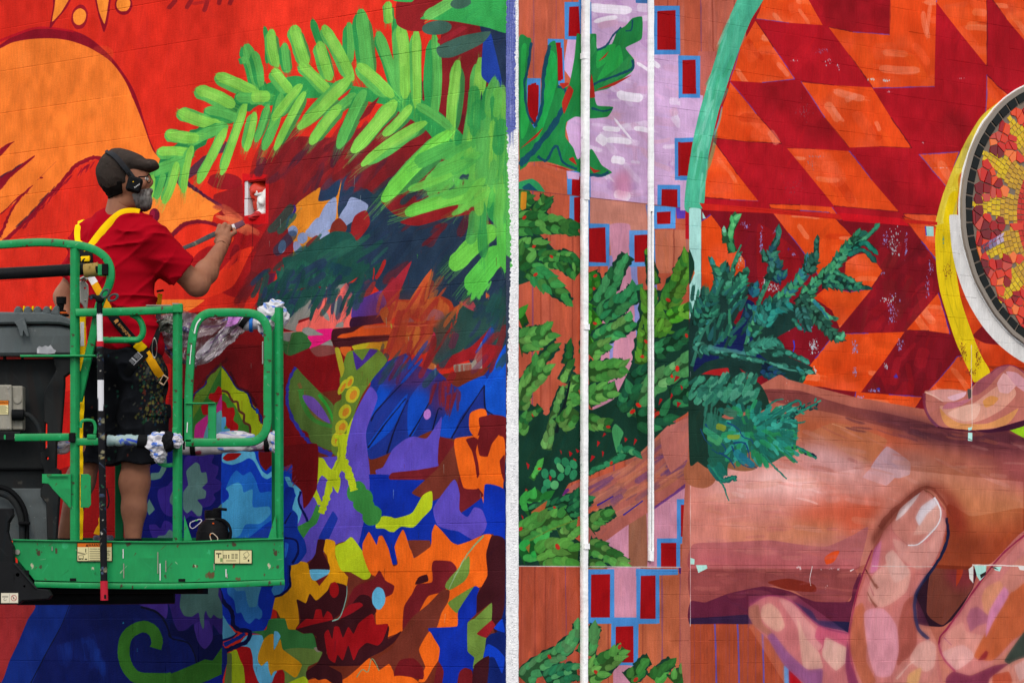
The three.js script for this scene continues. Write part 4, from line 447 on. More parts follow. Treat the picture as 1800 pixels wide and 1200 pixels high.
// --- bottom cloth
boards(900, 1030, 995, 1300, '#a84a33', 46); boards(1030, 1216, 998, 1300, '#b45c3c', 30); P(PINK, [1068, 998, 1126, 998, 1124, 1088, 1078, 1088], 0.1, 0.9, 1.57);
frameW(1031, 1000, 1080, 1096, 8); P(SKYB, [1031, 1085, 1156, 1085, 1156, 1096, 1031, 1096], 0, 0.5); frameW(1118, 1000, 1160, 1096, 8); P(SKYB, [1118, 1000, 1192, 1000, 1192, 1010, 1118, 1012], 0, 0.4); frameW(1074, 1092, 1122, 1172, 8); P(PINK, [1078, 1172, 1118, 1172, 1112, 1300, 1082, 1300], 0.2, 0.8, 1.57); P('#4a1a6a', [1193, 996, 1212, 996, 1210, 1008, 1194, 1008], 0, 0.2);
tw([920, 1195, 950, 1165, 985, 1145, 1014, 1115, 1016, 1095], 26, 12, ['#55a460', '#6ab470', '#44965a'], { size: 13 }); tw([1030, 1150, 1040, 1120, 1048, 1098], 24, 12, ['#4fa85a', '#68b868', '#3f9a50'], { size: 13 }); tw([960, 1198, 985, 1185, 1014, 1180], 28, 22, LEAFT, { size: 12 }); tw([1030, 1185, 1060, 1170, 1085, 1150, 1096, 1138], 34, 14, LEAFL, { size: 14 }); tw([1105, 1195, 1122, 1180, 1130, 1165, 1142, 1158], 22, 12, ['#3f8a3a', '#55a045', '#2f7a35'], { size: 15 }); tw([1150, 1195, 1165, 1175, 1182, 1162], 20, 12, ['#4fa045', '#3f8c3c'], { size: 15 }); tw([1185, 1200, 1200, 1185, 1214, 1172], 26, 16, LEAFL, { size: 13 });
F(0, 0, 1); P('#c8c0c0', [905, 994, 1214, 996, 1214, 997.5, 905, 995.5], 0, 0);
// --- top cloth
within([900, -60, 1360, -60, 1360, 378, 1213, 367, 900, 331], () => {
  boards(900, 1030, -60, 380, '#b9583f', 46); P(LIL, [1000, 56, 1040, -60, 1150, -60, 1150, 90, 1196, 94, 1196, 165, 1232, 168, 1232, 380, 1030, 380, 995, 225, 1012, 150, 990, 120], 0, 1.0, 0.1);
  for (let i = 0; i < 110; i++) { const x = rr(1020, 1215), y = rr(-20, 360); if (x > 1150 && y < 96) continue; B(['#d9bfdc', '#b98fc0', '#cfa0b8', '#e3d2e6', '#c79bbd'][i % 5], x, y, x + rr(14, 46) * (rnd() < 0.3 ? 0.15 : 1), y + rr(-10, 14) + (rnd() < 0.3 ? 26 : 0), rr(5, 16), 1.1, 0.06, 0.5); }
  for (const [a, b, c, d, w] of [[1035, 12, 1110, 18, 16], [1045, 38, 1085, 30, 8], [1085, 165, 1130, 172, 16], [1050, 240, 1066, 252, 16], [1066, 246, 1110, 250, 11], [1075, 280, 1098, 284, 14], [1080, 340, 1108, 346, 16], [1080, 208, 1110, 245, 4], [1115, 225, 1150, 232, 9], [1140, 105, 1160, 118, 9], [1120, 110, 1150, 130, 6], [1060, 225, 1090, 228, 9]]) B('#f0e6f2', a, b, c, d, w, 1, 0.05, 0.85);
  G('#d07fa0', [1080, 310, 1105, 300, 1108, 340, 1085, 350], 6, 0.7);
  boards(1196, 1330, -60, 98, '#bb614d', 14); boards(1232, 1330, 60, 340, '#b85d50', 20); boards(1148, 1200, -60, 10, '#bb5a44', 6);
  frameW(993, 4, 1040, 70, 7); frameW(962, 68, 992, 148, 6); P('#9c0a10', [974, 84, 988, 84, 990, 140, 976, 140], 0, 0.6); frameW(926, 138, 950, 226, 8); P(WIN, [928, 150, 947, 150, 946, 200, 934, 222, 927, 205], 0.2, 0.6); frameW(1147, 10, 1196, 96, 8); frameW(1193, 98, 1231, 172, 7); frameW(1186, 242, 1220, 316, 7); frameW(1156, 325, 1198, 384, 7); P(SKYB, [1014, -60, 1037, -60, 1036, 60, 1020, 62], 0, 0.5); P('#3f6ea8', [1115, -20, 1142, -20, 1142, 6, 1118, 5], 0, 0.3); frameW(996, 300, 1038, 380, 9); P(LIL, [996, 300, 1020, 304, 1018, 316, 998, 314], 0, 0.3);
  const GR = '#1f7d3e';
  P(GR, [912, 70, 928, 66, 934, 72, 926, 150, 928, 200, 940, 225, 950, 190, 952, 150, 964, 80, 976, 72, 980, 100, 982, 150, 1000, 150, 1010, 100, 1014, 60, 1020, 60, 1034, 60, 1048, 60, 1050, 85, 1075, 78, 1085, 55, 1100, 45, 1112, 32, 1129, 30, 1128, 68, 1100, 84, 1115, 105, 1112, 125, 1070, 155, 1045, 162, 1050, 185, 1078, 188, 1068, 205, 1040, 208, 1012, 205, 996, 215, 994, 240, 1008, 260, 1016, 280, 1040, 262, 1058, 290, 1076, 303, 1058, 310, 1030, 306, 1000, 296, 960, 284, 930, 285, 914, 297], 0.5, 0.9, -1.1);
  for (const a of [[1050, 92, 1066, 80, 1082, 78, 1076, 100, 1050, 120], [1078, 90, 1090, 80, 1095, 110, 1070, 130, 1050, 140], [1104, 100, 1112, 112, 1100, 130, 1060, 150], [1032, 90, 1044, 62, 1048, 85, 1040, 100], [916, 90, 926, 80, 922, 140, 930, 215, 916, 240], [956, 150, 966, 90, 978, 100, 978, 150, 960, 210, 940, 260]]) P(['#1f9a48', '#249a44', '#2a8a48'][a.length % 3], a, 0.7, 0.9, -1.1);
  for (const [a, w] of [[[934, 75, 928, 120, 922, 150, 928, 200, 944, 222], 5], [[966, 80, 956, 130, 952, 190, 940, 222], 7], [[914, 290, 940, 262, 970, 225, 990, 190], 12], [[1050, 88, 1066, 80, 1078, 62, 1092, 48], 4], [[1112, 35, 1110, 52, 1100, 54], 3], [[1112, 105, 1112, 120, 1090, 130, 1050, 145, 1030, 160], 5], [[945, 275, 960, 282, 972, 262, 980, 258, 990, 285, 1014, 297], 5], [[1032, 306, 1058, 308, 1070, 302], 6], [[980, 152, 992, 156, 996, 168], 5], [[1040, 190, 1060, 195, 1076, 192], 4], [[930, 315, 945, 306, 962, 320], 6]]) L('#12415c', a, w, w * 0.7, 0.3, 0.9);
  for (const a of [[914, 262, 940, 238, 955, 224, 944, 240], [988, 180, 1000, 150, 1008, 160, 992, 200], [1052, 108, 1064, 100, 1070, 90], [1034, 170, 1040, 130, 1046, 170], [1000, 280, 1008, 276, 1014, 290], [1036, 292, 1046, 298, 1056, 300, 1044, 304], [1048, 158, 1080, 150, 1110, 132], [960, 288, 990, 294, 1000, 300], [984, 146, 1000, 146, 990, 156], [1000, 160, 1008, 158, 1004, 172]]) P('#a8281c', a, 0.4, 0);
  P('#b8583c', [914, 300, 930, 290, 985, 300, 996, 300, 996, 360, 914, 350], 0.2, 0.9, 0.3); P('#2a8f58', [912, 320, 935, 314, 948, 322, 962, 345, 912, 336], 0.4, 0.6); P('#124a5c', [918, 330, 930, 322, 945, 335, 950, 344, 930, 340], 0.5, 0.3);
});
L('#6a3434', [905, 332, 1000, 343, 1213, 367], 1.2, 1.2, 0.3, 0.7);
// --- red and orange diamonds, top cloth
F(0, 0, 1); P(DRD, [1205, -60, 1900, -60, 1900, 420, 1205, 420], 0, 1.0, -1.0); for (let i = 0; i < 40; i++) { const x = rr(1230, 1800), y = rr(-20, 380), s = rr(14, 50); G(['#960a18', '#c01526', '#a80f1e', '#7c0a14'][i % 4], [x - s, y, x, y - s, x + s * 1.4, y + s * 0.3, x, y + s], 9, 0.5); } for (let i = 0; i < 50; i++) { const x = rr(1230, 1800), y = rr(-20, 380), d = [-2.2, -1.57, -0.9, 0][i % 4] + rr(-0.2, 0.2), l = rr(40, 110); B(i % 3 ? '#b8131f' : '#980c18', x, y, x + Math.cos(d) * l, y + Math.sin(d) * l, rr(16, 40), 1, 0.05, 0.2); }
P(WOOD, [1205, -60, 1320, -60, 1290, 60, 1240, 200, 1205, 370], 0.2, 0.5, 1.57); boards(1232, 1312, -60, 90, '#bb5f4c', 10); within([1228, 90, 1282, 90, 1250, 170, 1240, 240, 1228, 260], () => boards(1226, 1290, 80, 270, '#b96055', 8));
within([1196, 160, 1236, 168, 1226, 300, 1210, 370, 1196, 370], () => { P(LIL, [1190, 160, 1240, 160, 1240, 370, 1190, 370], 0, 0.8, 0.2); frameW(1186, 242, 1230, 316, 7); }); frameW(1193, 98, 1231, 172, 7);
F(1200, 0, 3);
const diamonds = [[428, -20, 385, 98, 560, 120, 740, 132, 655, -20], [385, 108, 480, 250, 592, 416, 420, 436, 250, 425, 300, 260], [250, 430, 390, 600, 524, 756, 350, 748, 165, 728, 210, 560], [165, 742, 290, 920, 400, 1060, 250, 1052, 110, 1040, 130, 870], [770, 142, 900, 168, 1092, 182, 1096, -20, 1340, -20, 1330, 456, 1005, 464, 960, 400, 880, 290], [625, 430, 800, 450, 1000, 460, 1100, 620, 1210, 780, 1040, 772, 880, 778, 750, 620], [550, 780, 700, 785, 880, 796, 1000, 950, 1142, 1116, 960, 1100, 800, 1086, 650, 900], [455, 1076, 620, 1080, 790, 1092, 880, 1230, 520, 1200], [1338, -20, 1340, 12, 1470, 180, 1606, 348, 1606, -20], [1620, -20, 1710, 100, 1820, 230, 1820, -20], [1606, 394, 1660, 450, 1740, 520, 1600, 610], [1248, 814, 1350, 808, 1460, 800, 1392, 984, 1320, 900], [1165, 1126, 1345, 1132, 1340, 1250, 1250, 1250]];
for (const d of diamonds) { P(DOR, d, 0, 0.4, -1.0); within(d, () => { const bx = d.filter((_, i) => i % 2 === 0), by = d.filter((_, i) => i % 2), x0 = Math.min(...bx), x1 = Math.max(...bx), y0 = Math.min(...by), y1 = Math.max(...by); for (let i = 0; i < 7; i++) { const x = rr(x0, x1), y = rr(y0, y1), s = rr(30, 90); G(['#e8583a', '#cf3a0c', '#ea6a48', '#e04a14', '#e2521c'][i % 5], [x - s * 1.3, y, x, y - s * 0.6, x + s * 1.4, y + s * 0.2, x, y + s * 0.7], 7, 0.5); } for (let i = 0; i < 5; i++) { const x = rr(x0, x1), y = rr(y0, y1), a = rnd() < 0.5 ? 0.95 : 0.08, l = rr(70, 190); B(['#f0805a', '#e85a34', '#c23008', '#f28a68'][i % 4], x, y, x + Math.cos(a) * l, y + Math.sin(a) * l, rr(16, 50), 1.6, 0.08, 0.5); } for (let i = 0; i < 12; i++) { const k = Math.floor(rnd() * d.length / 2) * 2, m = Math.floor(rnd() * d.length / 2) * 2, t = rnd(), x = mix(d[k], d[m], t), y = mix(d[k + 1], d[m + 1], t), a = rnd() < 0.5 ? 0.95 : rr(-0.2, 0.2), l = rr(60, 200); B(tint(rnd() < 0.3 ? '#ea5f3c' : rnd() < 0.5 ? '#d2400f' : '#ee5618', rr(-0.08, 0.1)), x, y, x + Math.cos(a) * l, y + Math.sin(a) * l, rr(30, 100), 0.8, 0.05, 0.22); } }); for (let i = 0; i < d.length; i += 2) { const j = (i + 2) % d.length; if (rnd() < 0.75) L(rnd() < 0.45 ? '#5f46b4' : '#5a0a1c', [d[i], d[i + 1], (d[i] + d[j]) / 2 + 3, (d[i + 1] + d[j + 1]) / 2, d[j], d[j + 1]], rr(2, 7), rr(2, 6), 0.6, 0.7); } }
for (const [a, b, c, d, w] of [[1270, 60, 1300, 200, 30], [1310, 20, 1290, 180, 22], [1250, 370, 1040, 360, 44], [920, 500, 860, 530, 30], [850, 640, 790, 560, 20], [500, 760, 460, 690, 40], [800, 480, 960, 520, 40], [560, 400, 500, 330, 26], [1040, 690, 1020, 640, 24]]) B('#ef8468', a, b, c, d, w, 1.2, 0.06, 0.45);
SPECK('#b9c4d6', 775, 325, 50, 60, 9, 1.6); SPECK('#b9c4d6', 820, 355, 40, 50, 8, 1.4); SPECK('#8a6f9c', 735, 265, 110, 50, 40, 0.8); SPECK('#c8cfd2', 995, 418, 70, 18, 26, 1); SPECK('#c8cfd2', 1075, 425, 70, 14, 22, 1); SPECK('#c8b8c0', 585, 320, 70, 12, 14, 0.8); SPECK('#c8b8c0', 1470, 412, 60, 6, 10, 0.8); SPECK('#a07a8a', 700, 825, 140, 16, 26, 0.7); SPECK('#d0b8c0', 1360, 884, 130, 5, 26, 0.7); SPECK('#8a7a90', 680, 870, 50, 60, 24, 0.7); SPECK('#8a4a58', 640, 590, 120, 160, 60, 0.8); SPECK('#8a3a48', 590, 990, 180, 160, 60, 0.8); SPECK('#c0a8b0', 1090, 484, 50, 10, 10, 0.8); SPECK('#c0a8b0', 1270, 752, 40, 5, 5, 0.8);
// turquoise arc
P(TEAL, [310, -30, 235, 130, 180, 290, 140, 420, 90, 590, 45, 800, 12, 1100, 108, 1100, 125, 900, 150, 760, 190, 590, 245, 420, 300, 260, 360, 110, 436, -30], 0.8, 1.0, 1.75);
for (let i = 0; i < 40; i++) { const t = rnd() * 0.85, y = t * 1080, xl = mix(300, 10, Math.pow(t, 0.62)), w = 110, x = xl + rr(8, w), a = mix(2.0, 1.66, t); B(['#6cc6a8', '#3f9c80', '#5bbd9a', '#8ad0b8', '#35a070'][i % 5], x, y, x + Math.cos(a) * rr(60, 220), y + rr(80, 220), rr(8, 30), 0.8, 0.08, 0.4); }
// yellow band beside the medallion and its white rim
P('#dcc23a', [1335, 1200, 1370, 1040, 1400, 960, 1440, 860, 1500, 735, 1580, 610, 1700, 515, 1800, 460, 1800, 700, 1480, 900, 1455, 1000, 1440, 1200], 0.7, 0.9, 1.9); for (let i = 0; i < 24; i++) { const t = rnd(), x = mix(1390, 1560, t) + rr(-30, 30), y = mix(1150, 660, t); B(['#ecd95a', '#cfae1a', '#e6d24a', '#b8a850'][i % 4], x, y, x - 50, y + 130, rr(14, 40), 1, 0.08, 0.4); } B('#e6c400', 1440, 1010, 1395, 1190, 44, 1, 0.05, 0.8);
// --- middle cloth, right of the seam
F(1200, 360, 3);
P(DCR, [35, 15, 460, 45, 850, 80, 1350, 118, 1950, 160, 1950, 1300, 35, 1300], 0, 1.0, -1.0); P('#8c0d18', [400, 100, 600, 240, 640, 420, 480, 560, 400, 420], 0.5, 0.8); for (let i = 0; i < 60; i++) { const x = rr(900, 1400), y = rr(140, 950), l = rr(60, 200), d = rr(1.2, 2.4); B(['#9c0c18', '#5c0814', '#a81420', '#6a1a1a'][i % 4], x, y, x + Math.cos(d) * l, y + Math.sin(d) * l, rr(20, 80), 1, 0.1, 0.3); }
const dm2 = [[95, 88, 150, 50, 230, 160, 330, 290, 330, 350, 270, 440, 160, 480, 100, 470], [458, 18, 620, 30, 775, 40, 900, 168, 820, 270, 720, 380, 640, 252, 560, 150], [860, 300, 920, 262, 985, 252, 1056, 350, 960, 490, 900, 450, 850, 400], [765, 430, 880, 458, 1002, 440, 830, 650, 790, 560, 690, 490], [1350, 465, 1412, 680, 1300, 664, 1182, 660], [800, 680, 980, 676, 1172, 670, 1060, 830, 942, 988, 780, 970, 600, 945, 700, 810], [1450, 800, 1500, 790, 1535, 930, 1510, 985, 1278, 1000, 1370, 900], [915, 985, 1090, 1000, 1268, 1012, 1192, 1122, 1040, 1086, 895, 1060], [1160, 60, 1350, 120, 1345, 300, 1260, 190], [1445, 200, 1480, 330, 1560, 500, 1680, 650, 1820, 770, 1820, 900, 1620, 900, 1530, 740, 1430, 450]];
for (const d of dm2) { P(d === dm2[9] ? '#bb350d' : '#d5430f', d, 0, 0.4, -1.0); within(d, () => { const bx = d.filter((_, i) => i % 2 === 0), by = d.filter((_, i) => i % 2), x0 = Math.min(...bx), x1 = Math.max(...bx), y0 = Math.min(...by), y1 = Math.max(...by); for (let i = 0; i < 7; i++) { const x = rr(x0, x1), y = rr(y0, y1), s = rr(30, 90); G(['#e8583a', '#cf3a0c', '#ea6a48', '#e04a14', '#e2521c'][i % 5], [x - s * 1.3, y, x, y - s * 0.6, x + s * 1.4, y + s * 0.2, x, y + s * 0.7], 7, 0.5); } for (let i = 0; i < 5; i++) { const x = rr(x0, x1), y = rr(y0, y1), a = rnd() < 0.5 ? 0.95 : 0.08, l = rr(70, 190); B(['#f0805a', '#e85a34', '#c23008', '#f28a68'][i % 4], x, y, x + Math.cos(a) * l, y + Math.sin(a) * l, rr(16, 50), 1.6, 0.08, 0.5); } for (let i = 0; i < 10; i++) { const k = Math.floor(rnd() * d.length / 2) * 2, m = Math.floor(rnd() * d.length / 2) * 2, t = rnd(), x = mix(d[k], d[m], t), y = mix(d[k + 1], d[m + 1], t), a = rnd() < 0.5 ? 2.2 : rr(-0.2, 0.3), l = rr(60, 190); B(tint(rnd() < 0.3 ? '#e65522' : rnd() < 0.5 ? '#b83a0c' : '#dd4c14', rr(-0.08, 0.1)), x, y, x + Math.cos(a) * l, y + Math.sin(a) * l, rr(24, 90), 0.8, 0.05, 0.22); } }); for (let i = 0; i < d.length; i += 2) { const j = (i + 2) % d.length; if (rnd() < 0.55) L(rnd() < 0.5 ? '#3a34b0' : '#5a0a1c', [d[i], d[i + 1], (d[i] + d[j]) / 2 + 2, (d[i + 1] + d[j + 1]) / 2, d[j], d[j + 1]], rr(2, 7), rr(2, 6), 0.6, 0.7); } }
P('#741018', [1530, 690, 1640, 595, 1760, 700, 1700, 740, 1600, 730], 0.3, 0.7); P('#8c2a10', [1610, 850, 1820, 860, 1820, 980, 1700, 900], 0.3, 0.7);
P('#c22018', [90, -10, 460, 20, 850, 50, 1345, 90, 1345, 106, 850, 78, 460, 44, 110, 28], 0, 0.5); P('#c40d1c', [820, 40, 1150, 70, 1200, 112, 850, 84], 0, 0.6);
P('#a5d8d0', [35, 20, 98, 24, 98, 450, 60, 560, 38, 600], 0.1, 0.4); P('#a5d8d0', [104, 34, 122, 70, 106, 74], 0, 0.2); P(BED, [36, 235, 62, 300, 62, 360, 36, 420], 0.4, 0.5); P('#c4582c', [62, 340, 64, 360, 40, 410], 0, 0.3);
// peeling white paint flecks
for (const [x, y, w, h, n] of [[1115, 200, 90, 200, 90], [1070, 190, 40, 120, 40], [1180, 230, 20, 180, 36], [1310, 330, 50, 100, 40], [1295, 430, 30, 160, 40], [1110, 560, 80, 240, 60], [1060, 360, 30, 20, 12], [1090, 500, 120, 60, 26], [415, 200, 20, 200, 60], [500, 140, 60, 60, 40], [440, 410, 50, 90, 50], [480, 440, 90, 60, 50], [330, 110, 60, 60, 24], [660, 650, 70, 60, 60], [690, 740, 70, 120, 90], [520, 640, 140, 80, 70], [910, 750, 40, 120, 60], [910, 880, 40, 60, 36], [700, 880, 30, 60, 22], [660, 1010, 90, 50, 50], [940, 1020, 60, 40, 40], [680, 965, 60, 20, 20], [1150, 740, 60, 80, 40], [1075, 850, 40, 50, 22], [1375, 210, 20, 70, 12], [590, 260, 40, 30, 12], [300, 280, 50, 120, 50], [250, 150, 30, 80, 30], [350, 640, 60, 40, 24], [1010, 980, 100, 24, 40]]) SPECK(n % 4 ? '#b8d6dc' : '#8f8ccc', x, y, w, h, Math.round(n * 1.1), 1.1);
SPECK('#2a3ac0', 1130, 905, 30, 30, 12, 1.4); SPECK('#2a3ac0', 1035, 968, 24, 12, 8, 1.4); L('#2336b4', [585, 715, 590, 750, 578, 790], 8, 3); SPECK('#5a1a78', 560, 240, 30, 30, 6, 1);
// yellow band lower part
P('#e0c012', [1342, 115, 1338, 300, 1358, 450, 1408, 620, 1450, 740, 1520, 890, 1545, 935, 1622, 885, 1580, 800, 1530, 680, 1470, 500, 1440, 300, 1447, 115], 0.8, 1, 1.4); for (const a of [[1380, 140, 1380, 340, 1410, 520, 1480, 720], [1420, 200, 1415, 380, 1450, 560]]) L('#b09a10', a, 8, 4, 0.8, 0.5); SPECK('#7a3a20', 1400, 350, 80, 120, 60, 0.9); SPECK('#4f8a8a', 1375, 180, 20, 120, 30, 0.9); SPECK('#6a2a1a', 1480, 770, 60, 140, 130, 0.9); SPECK('#6a2a1a', 1560, 800, 50, 170, 130, 0.9); SPECK('#6a2a1a', 1525, 880, 90, 60, 90, 0.9);
P('#9fd2cc', [1283, 112, 1325, 114, 1326, 166, 1285, 164], 0, 0.2); P('#4a44b0', [1279, 112, 1286, 112, 1290, 162, 1284, 160], 0, 0);
// dark cedar over the diamonds
const tintHex = (c, d) => '#' + hexRGB(c).map((v) => clamp(Math.round(v * (1 + d)), 0, 255).toString(16).padStart(2, '0')).join('');
const TD = ['#1d5a48', '#27705a', '#174a40', '#2f7f62', '#1b5652'], TM = ['#34806a', '#2f7a58', '#419072', '#266a5a', '#2a7a78'], TB = ['#1c4f6a', '#1f6a7a', '#2a7a72', '#1a4460'];
P('#14332e', [36, 620, 62, 520, 84, 540, 96, 440, 130, 500, 160, 420, 184, 470, 200, 340, 240, 300, 262, 390, 300, 350, 330, 360, 340, 440, 320, 520, 270, 620, 300, 640, 400, 600, 470, 520, 560, 510, 620, 540, 600, 640, 500, 700, 560, 800, 690, 860, 560, 1000, 420, 900, 300, 960, 36, 920], 0.2, 0.8); P('#101c50', [60, 820, 180, 730, 240, 640, 290, 640, 340, 500, 380, 520, 360, 660, 400, 780, 540, 900, 470, 940, 400, 820, 240, 800, 120, 830, 60, 880], 0.3, 0.8); P('#a81c1e', [90, 900, 150, 870, 240, 860, 240, 910, 120, 930], 0.5, 0.6); P('#8c1c20', [300, 860, 360, 900, 340, 920], 0, 0.4);
const tk = (a, w0, w1, pal, o = {}) => { TWIG(a, w0 * 1.15, w1 * 1.1, o.bedCol || '#143630', pal.map((c) => tintHex(c, -0.3)), { size: 24, fan: 2.6, gap: 0.1, hop: 0.45, bed: -6, ...o }); TWIG(a, w0 * 0.9, w1 * 0.9, null, pal, { size: 20, fan: 2.2, gap: 0.3, hop: 0.4, ...o, size: (o.size || 26) * 0.78 }); };
tk([255, 700, 250, 560, 250, 460, 270, 330, 300, 260], 20, 18, TM, { size: 22 }); L('#2f7a5a', [245, 690, 252, 500, 262, 330, 310, 210], 16, 8, 0.2); tk([265, 250, 250, 170, 280, 60], 40, 44, ['#3f9a5a', '#2f7a4c', '#55a868'], { size: 34 }); tk([190, 420, 170, 340, 150, 290], 40, 12, TM, { size: 30 }); tk([200, 470, 220, 400, 200, 330], 80, 50, TM, { size: 36, bedCol: '#17302a' }); tk([290, 540, 300, 440, 340, 350], 70, 30, ['#2f8a6a', '#3a9a74', '#26705a'], { size: 32 }); tk([230, 200, 220, 130], 40, 26, ['#3f8a5a', '#7ab89a'], { size: 30 });
for (let i = 0; i < 46; i++) { const x = rr(44, 340), y = rr(460, 820), d = -1.3 + (x - 150) * 0.003 + rr(-0.35, 0.35), l = rr(50, 120); B(['#1d5a48', '#174a40', '#27705a', '#133a34', '#1f5a5c'][i % 5], x, y, x + Math.cos(d) * l, y + Math.sin(d) * l, rr(12, 26), 1, 0.14, 0.9); } tk([60, 740, 110, 640, 160, 600], 30, 26, TM, { size: 30 }); tk([80, 640, 100, 560, 110, 500], 60, 46, TD, { size: 32 }); tk([150, 600, 150, 540, 170, 480], 70, 40, TD, { size: 30 }); L('#2f6f5c', [50, 850, 100, 690, 170, 590], 18, 8); 
tk([340, 720, 380, 600, 420, 470, 460, 380], 20, 16, TM, { size: 24 }); L('#3a7f5c', [330, 740, 380, 580, 460, 400], 14, 8); tk([470, 400, 490, 320, 470, 260, 500, 180, 510, 120], 70, 20, ['#2f6f5c', '#3a8068', '#1f4f5c', '#356f68'], { size: 32 }); tk([440, 300, 430, 250], 40, 26, ['#2f6f5c', '#3a8068'], { size: 28 }); tk([480, 360, 520, 380, 530, 350], 50, 40, ['#2a6a60', '#1a4464'], { size: 30 }); tk([370, 480, 390, 420], 50, 30, TB, { size: 30 }); tk([350, 600, 370, 540], 60, 46, TB, { size: 32 });
tk([360, 690, 430, 560, 520, 490, 600, 420, 650, 330, 660, 270], 60, 30, ['#2f7f6a', '#2a7a74', '#459268', '#2a6a78', '#358a5c'], { size: 30 }); tk([430, 640, 460, 560, 560, 520], 90, 40, ['#1f7a74', '#2a8a7c', '#2a6a60'], { size: 32 }); tk([660, 360, 700, 280, 710, 180], 50, 20, ['#255a4c', '#2f6a58', '#174038'], { size: 26, bedCol: '#17332c' });
tk([620, 560, 690, 420, 780, 350, 850, 250, 900, 190, 950, 140], 50, 36, ['#2f7f5c', '#45946c', '#1f6050', '#3a8a5c'], { size: 28, bedCol: '#1a4438' }); tk([900, 210, 960, 180, 1030, 110], 40, 16, ['#2f8060', '#45956c'], { size: 26 }); tk([900, 240, 960, 200, 1020, 250], 30, 26, ['#146a58', '#1a7a64'], { size: 30 }); tk([880, 260, 950, 240, 1010, 290], 30, 14, ['#146a58', '#1f5a50'], { size: 28 });
tk([740, 400, 840, 410, 920, 430, 985, 436], 70, 16, ['#1f5c4c', '#2f7f60', '#174440', '#3a8a64'], { size: 26, bedCol: '#163a34' }); tk([800, 350, 840, 370, 900, 400], 30, 16, ['#3a8f6c', '#2f8060'], { size: 24 }); tk([620, 480, 680, 560, 740, 620, 800, 690, 850, 710], 70, 30, ['#275848', '#2f6852', '#1f4c40', '#35705a'], { size: 28, bedCol: '#1c4036' }); tk([680, 500, 720, 530, 770, 590, 810, 600], 22, 14, ['#4fa87c', '#5ab488'], { size: 24, gap: 0.3 }); tk([810, 690, 840, 700, 850, 680], 20, 24, ['#4fa87c', '#5ab488'], { size: 26 }); L('#1f6a84', [690, 505, 740, 560, 770, 600], 20, 8, 0.3, 0.8); tk([620, 540, 640, 600, 670, 660], 60, 26, ['#2a5f58', '#1f4c44', '#35706a'], { size: 26 }); tk([580, 600, 620, 650], 30, 20, TM, { size: 24 });
tk([60, 740, 140, 770, 260, 790, 380, 820, 520, 850, 690, 885], 40, 18, ['#2a6a5c', '#357a68', '#1f564c', '#44907a'], { size: 28 }); L('#4a8f88', [135, 752, 260, 770, 370, 790], 30, 14, 0.3, 0.7); L('#4f9a88', [460, 830, 560, 868, 690, 886], 12, 6, 0.3, 0.8); tk([330, 770, 400, 750, 480, 720, 520, 740], 60, 30, ['#33806c', '#2a6f5e', '#3f927a'], { size: 30 }); tk([470, 790, 520, 770, 600, 800, 660, 830], 40, 20, ['#33806c', '#2a6f5e'], { size: 26 }); tk([420, 860, 500, 900, 560, 960, 580, 990], 60, 30, ['#1a3f64', '#1a5464', '#1c4a50'], { size: 30 }); tk([600, 850, 640, 900, 620, 940], 30, 20, TM, { size: 24 });
// --- arm and sky-coloured skin
const SK = '#bd6a5c', SKL = '#cf8a80', SKO = '#b4603e', SKD = '#853a38', SKM = '#5c1c34';
F(1200, 800, 3);
P('#b0604f', [40, -100, 500, -420, 560, -400, 900, -310, 1300, -240, 1700, -240, 1900, -200, 1900, 1300, 40, 1300], 0.3, 1.0, 0.15);
F(1400, 620, 4.5);
P('#7c3a38', [-260, 290, 30, 300, 260, 375, 440, 425, 660, 465, 880, 515, 1060, 560, 1130, 590, 1400, 640, 1850, 600, 1850, 700, 1300, 720, 960, 640, 600, 560, 300, 480, -200, 380], 0.7, 0.9, 0.25); G('#5a2a34', [500, 470, 900, 540, 1200, 620, 1850, 640, 1850, 780, 1300, 760, 980, 720, 700, 580], 14, 0.8); G('#56202c', [1400, 650, 1850, 600, 1850, 860, 1500, 840, 1300, 780], 26, 0.8); G('#6a3634', [100, 400, 500, 480, 860, 560, 700, 560, 300, 500], 16, 0.7);
G('#a85a3a', [-100, 480, 240, 500, 600, 620, 700, 700, 560, 880, 380, 800, 120, 740, -100, 700], 14, 0.8); G('#b84a26', [560, 600, 760, 620, 960, 720, 1200, 830, 1380, 870, 1100, 840, 900, 780, 720, 720], 10, 0.7); G('#b44a28', [-60, 560, 300, 560, 640, 650, 560, 690, 200, 640], 10, 0.5);
P('#ab6040', [280, 555, 400, 570, 620, 640, 720, 700, 580, 880, 440, 820, 260, 700, 180, 700, 100, 640], 0.6, 0.7, 0.3); L('#c88a68', [285, 560, 400, 600, 560, 640], 8, 3, 0.4, 0.7);
G('#c99a9c', [0, 780, 180, 710, 400, 800, 560, 880, 520, 980, 300, 960, 40, 880], 14, 0.9); G('#cd8a86', [-700, 900, 0, 840, 300, 960, 500, 1000, 420, 1060, 100, 1020, -300, 1080, -700, 1060], 18, 0.8);
P('#ad8690', [590, 910, 720, 740, 900, 860, 900, 960, 820, 990, 740, 980], 0.4, 1.0, 0.4); P('#b98a92', [525, 985, 590, 915, 780, 985, 710, 1050], 0.2, 0.9, 0.2); G('#8a5048', [720, 740, 860, 760, 1000, 800, 1200, 880, 1000, 900, 840, 850], 10, 0.6); G('#a06a62', [900, 800, 1300, 880, 1600, 960, 1400, 1060, 1100, 1040, 920, 960], 20, 0.7); G('#a3563a', [1180, 860, 1500, 940, 1850, 1100, 1850, 1200, 1300, 1160, 1000, 1000], 24, 0.7); G('#93404a', [1560, 860, 1850, 900, 1850, 1100, 1700, 1040], 18, 0.7);
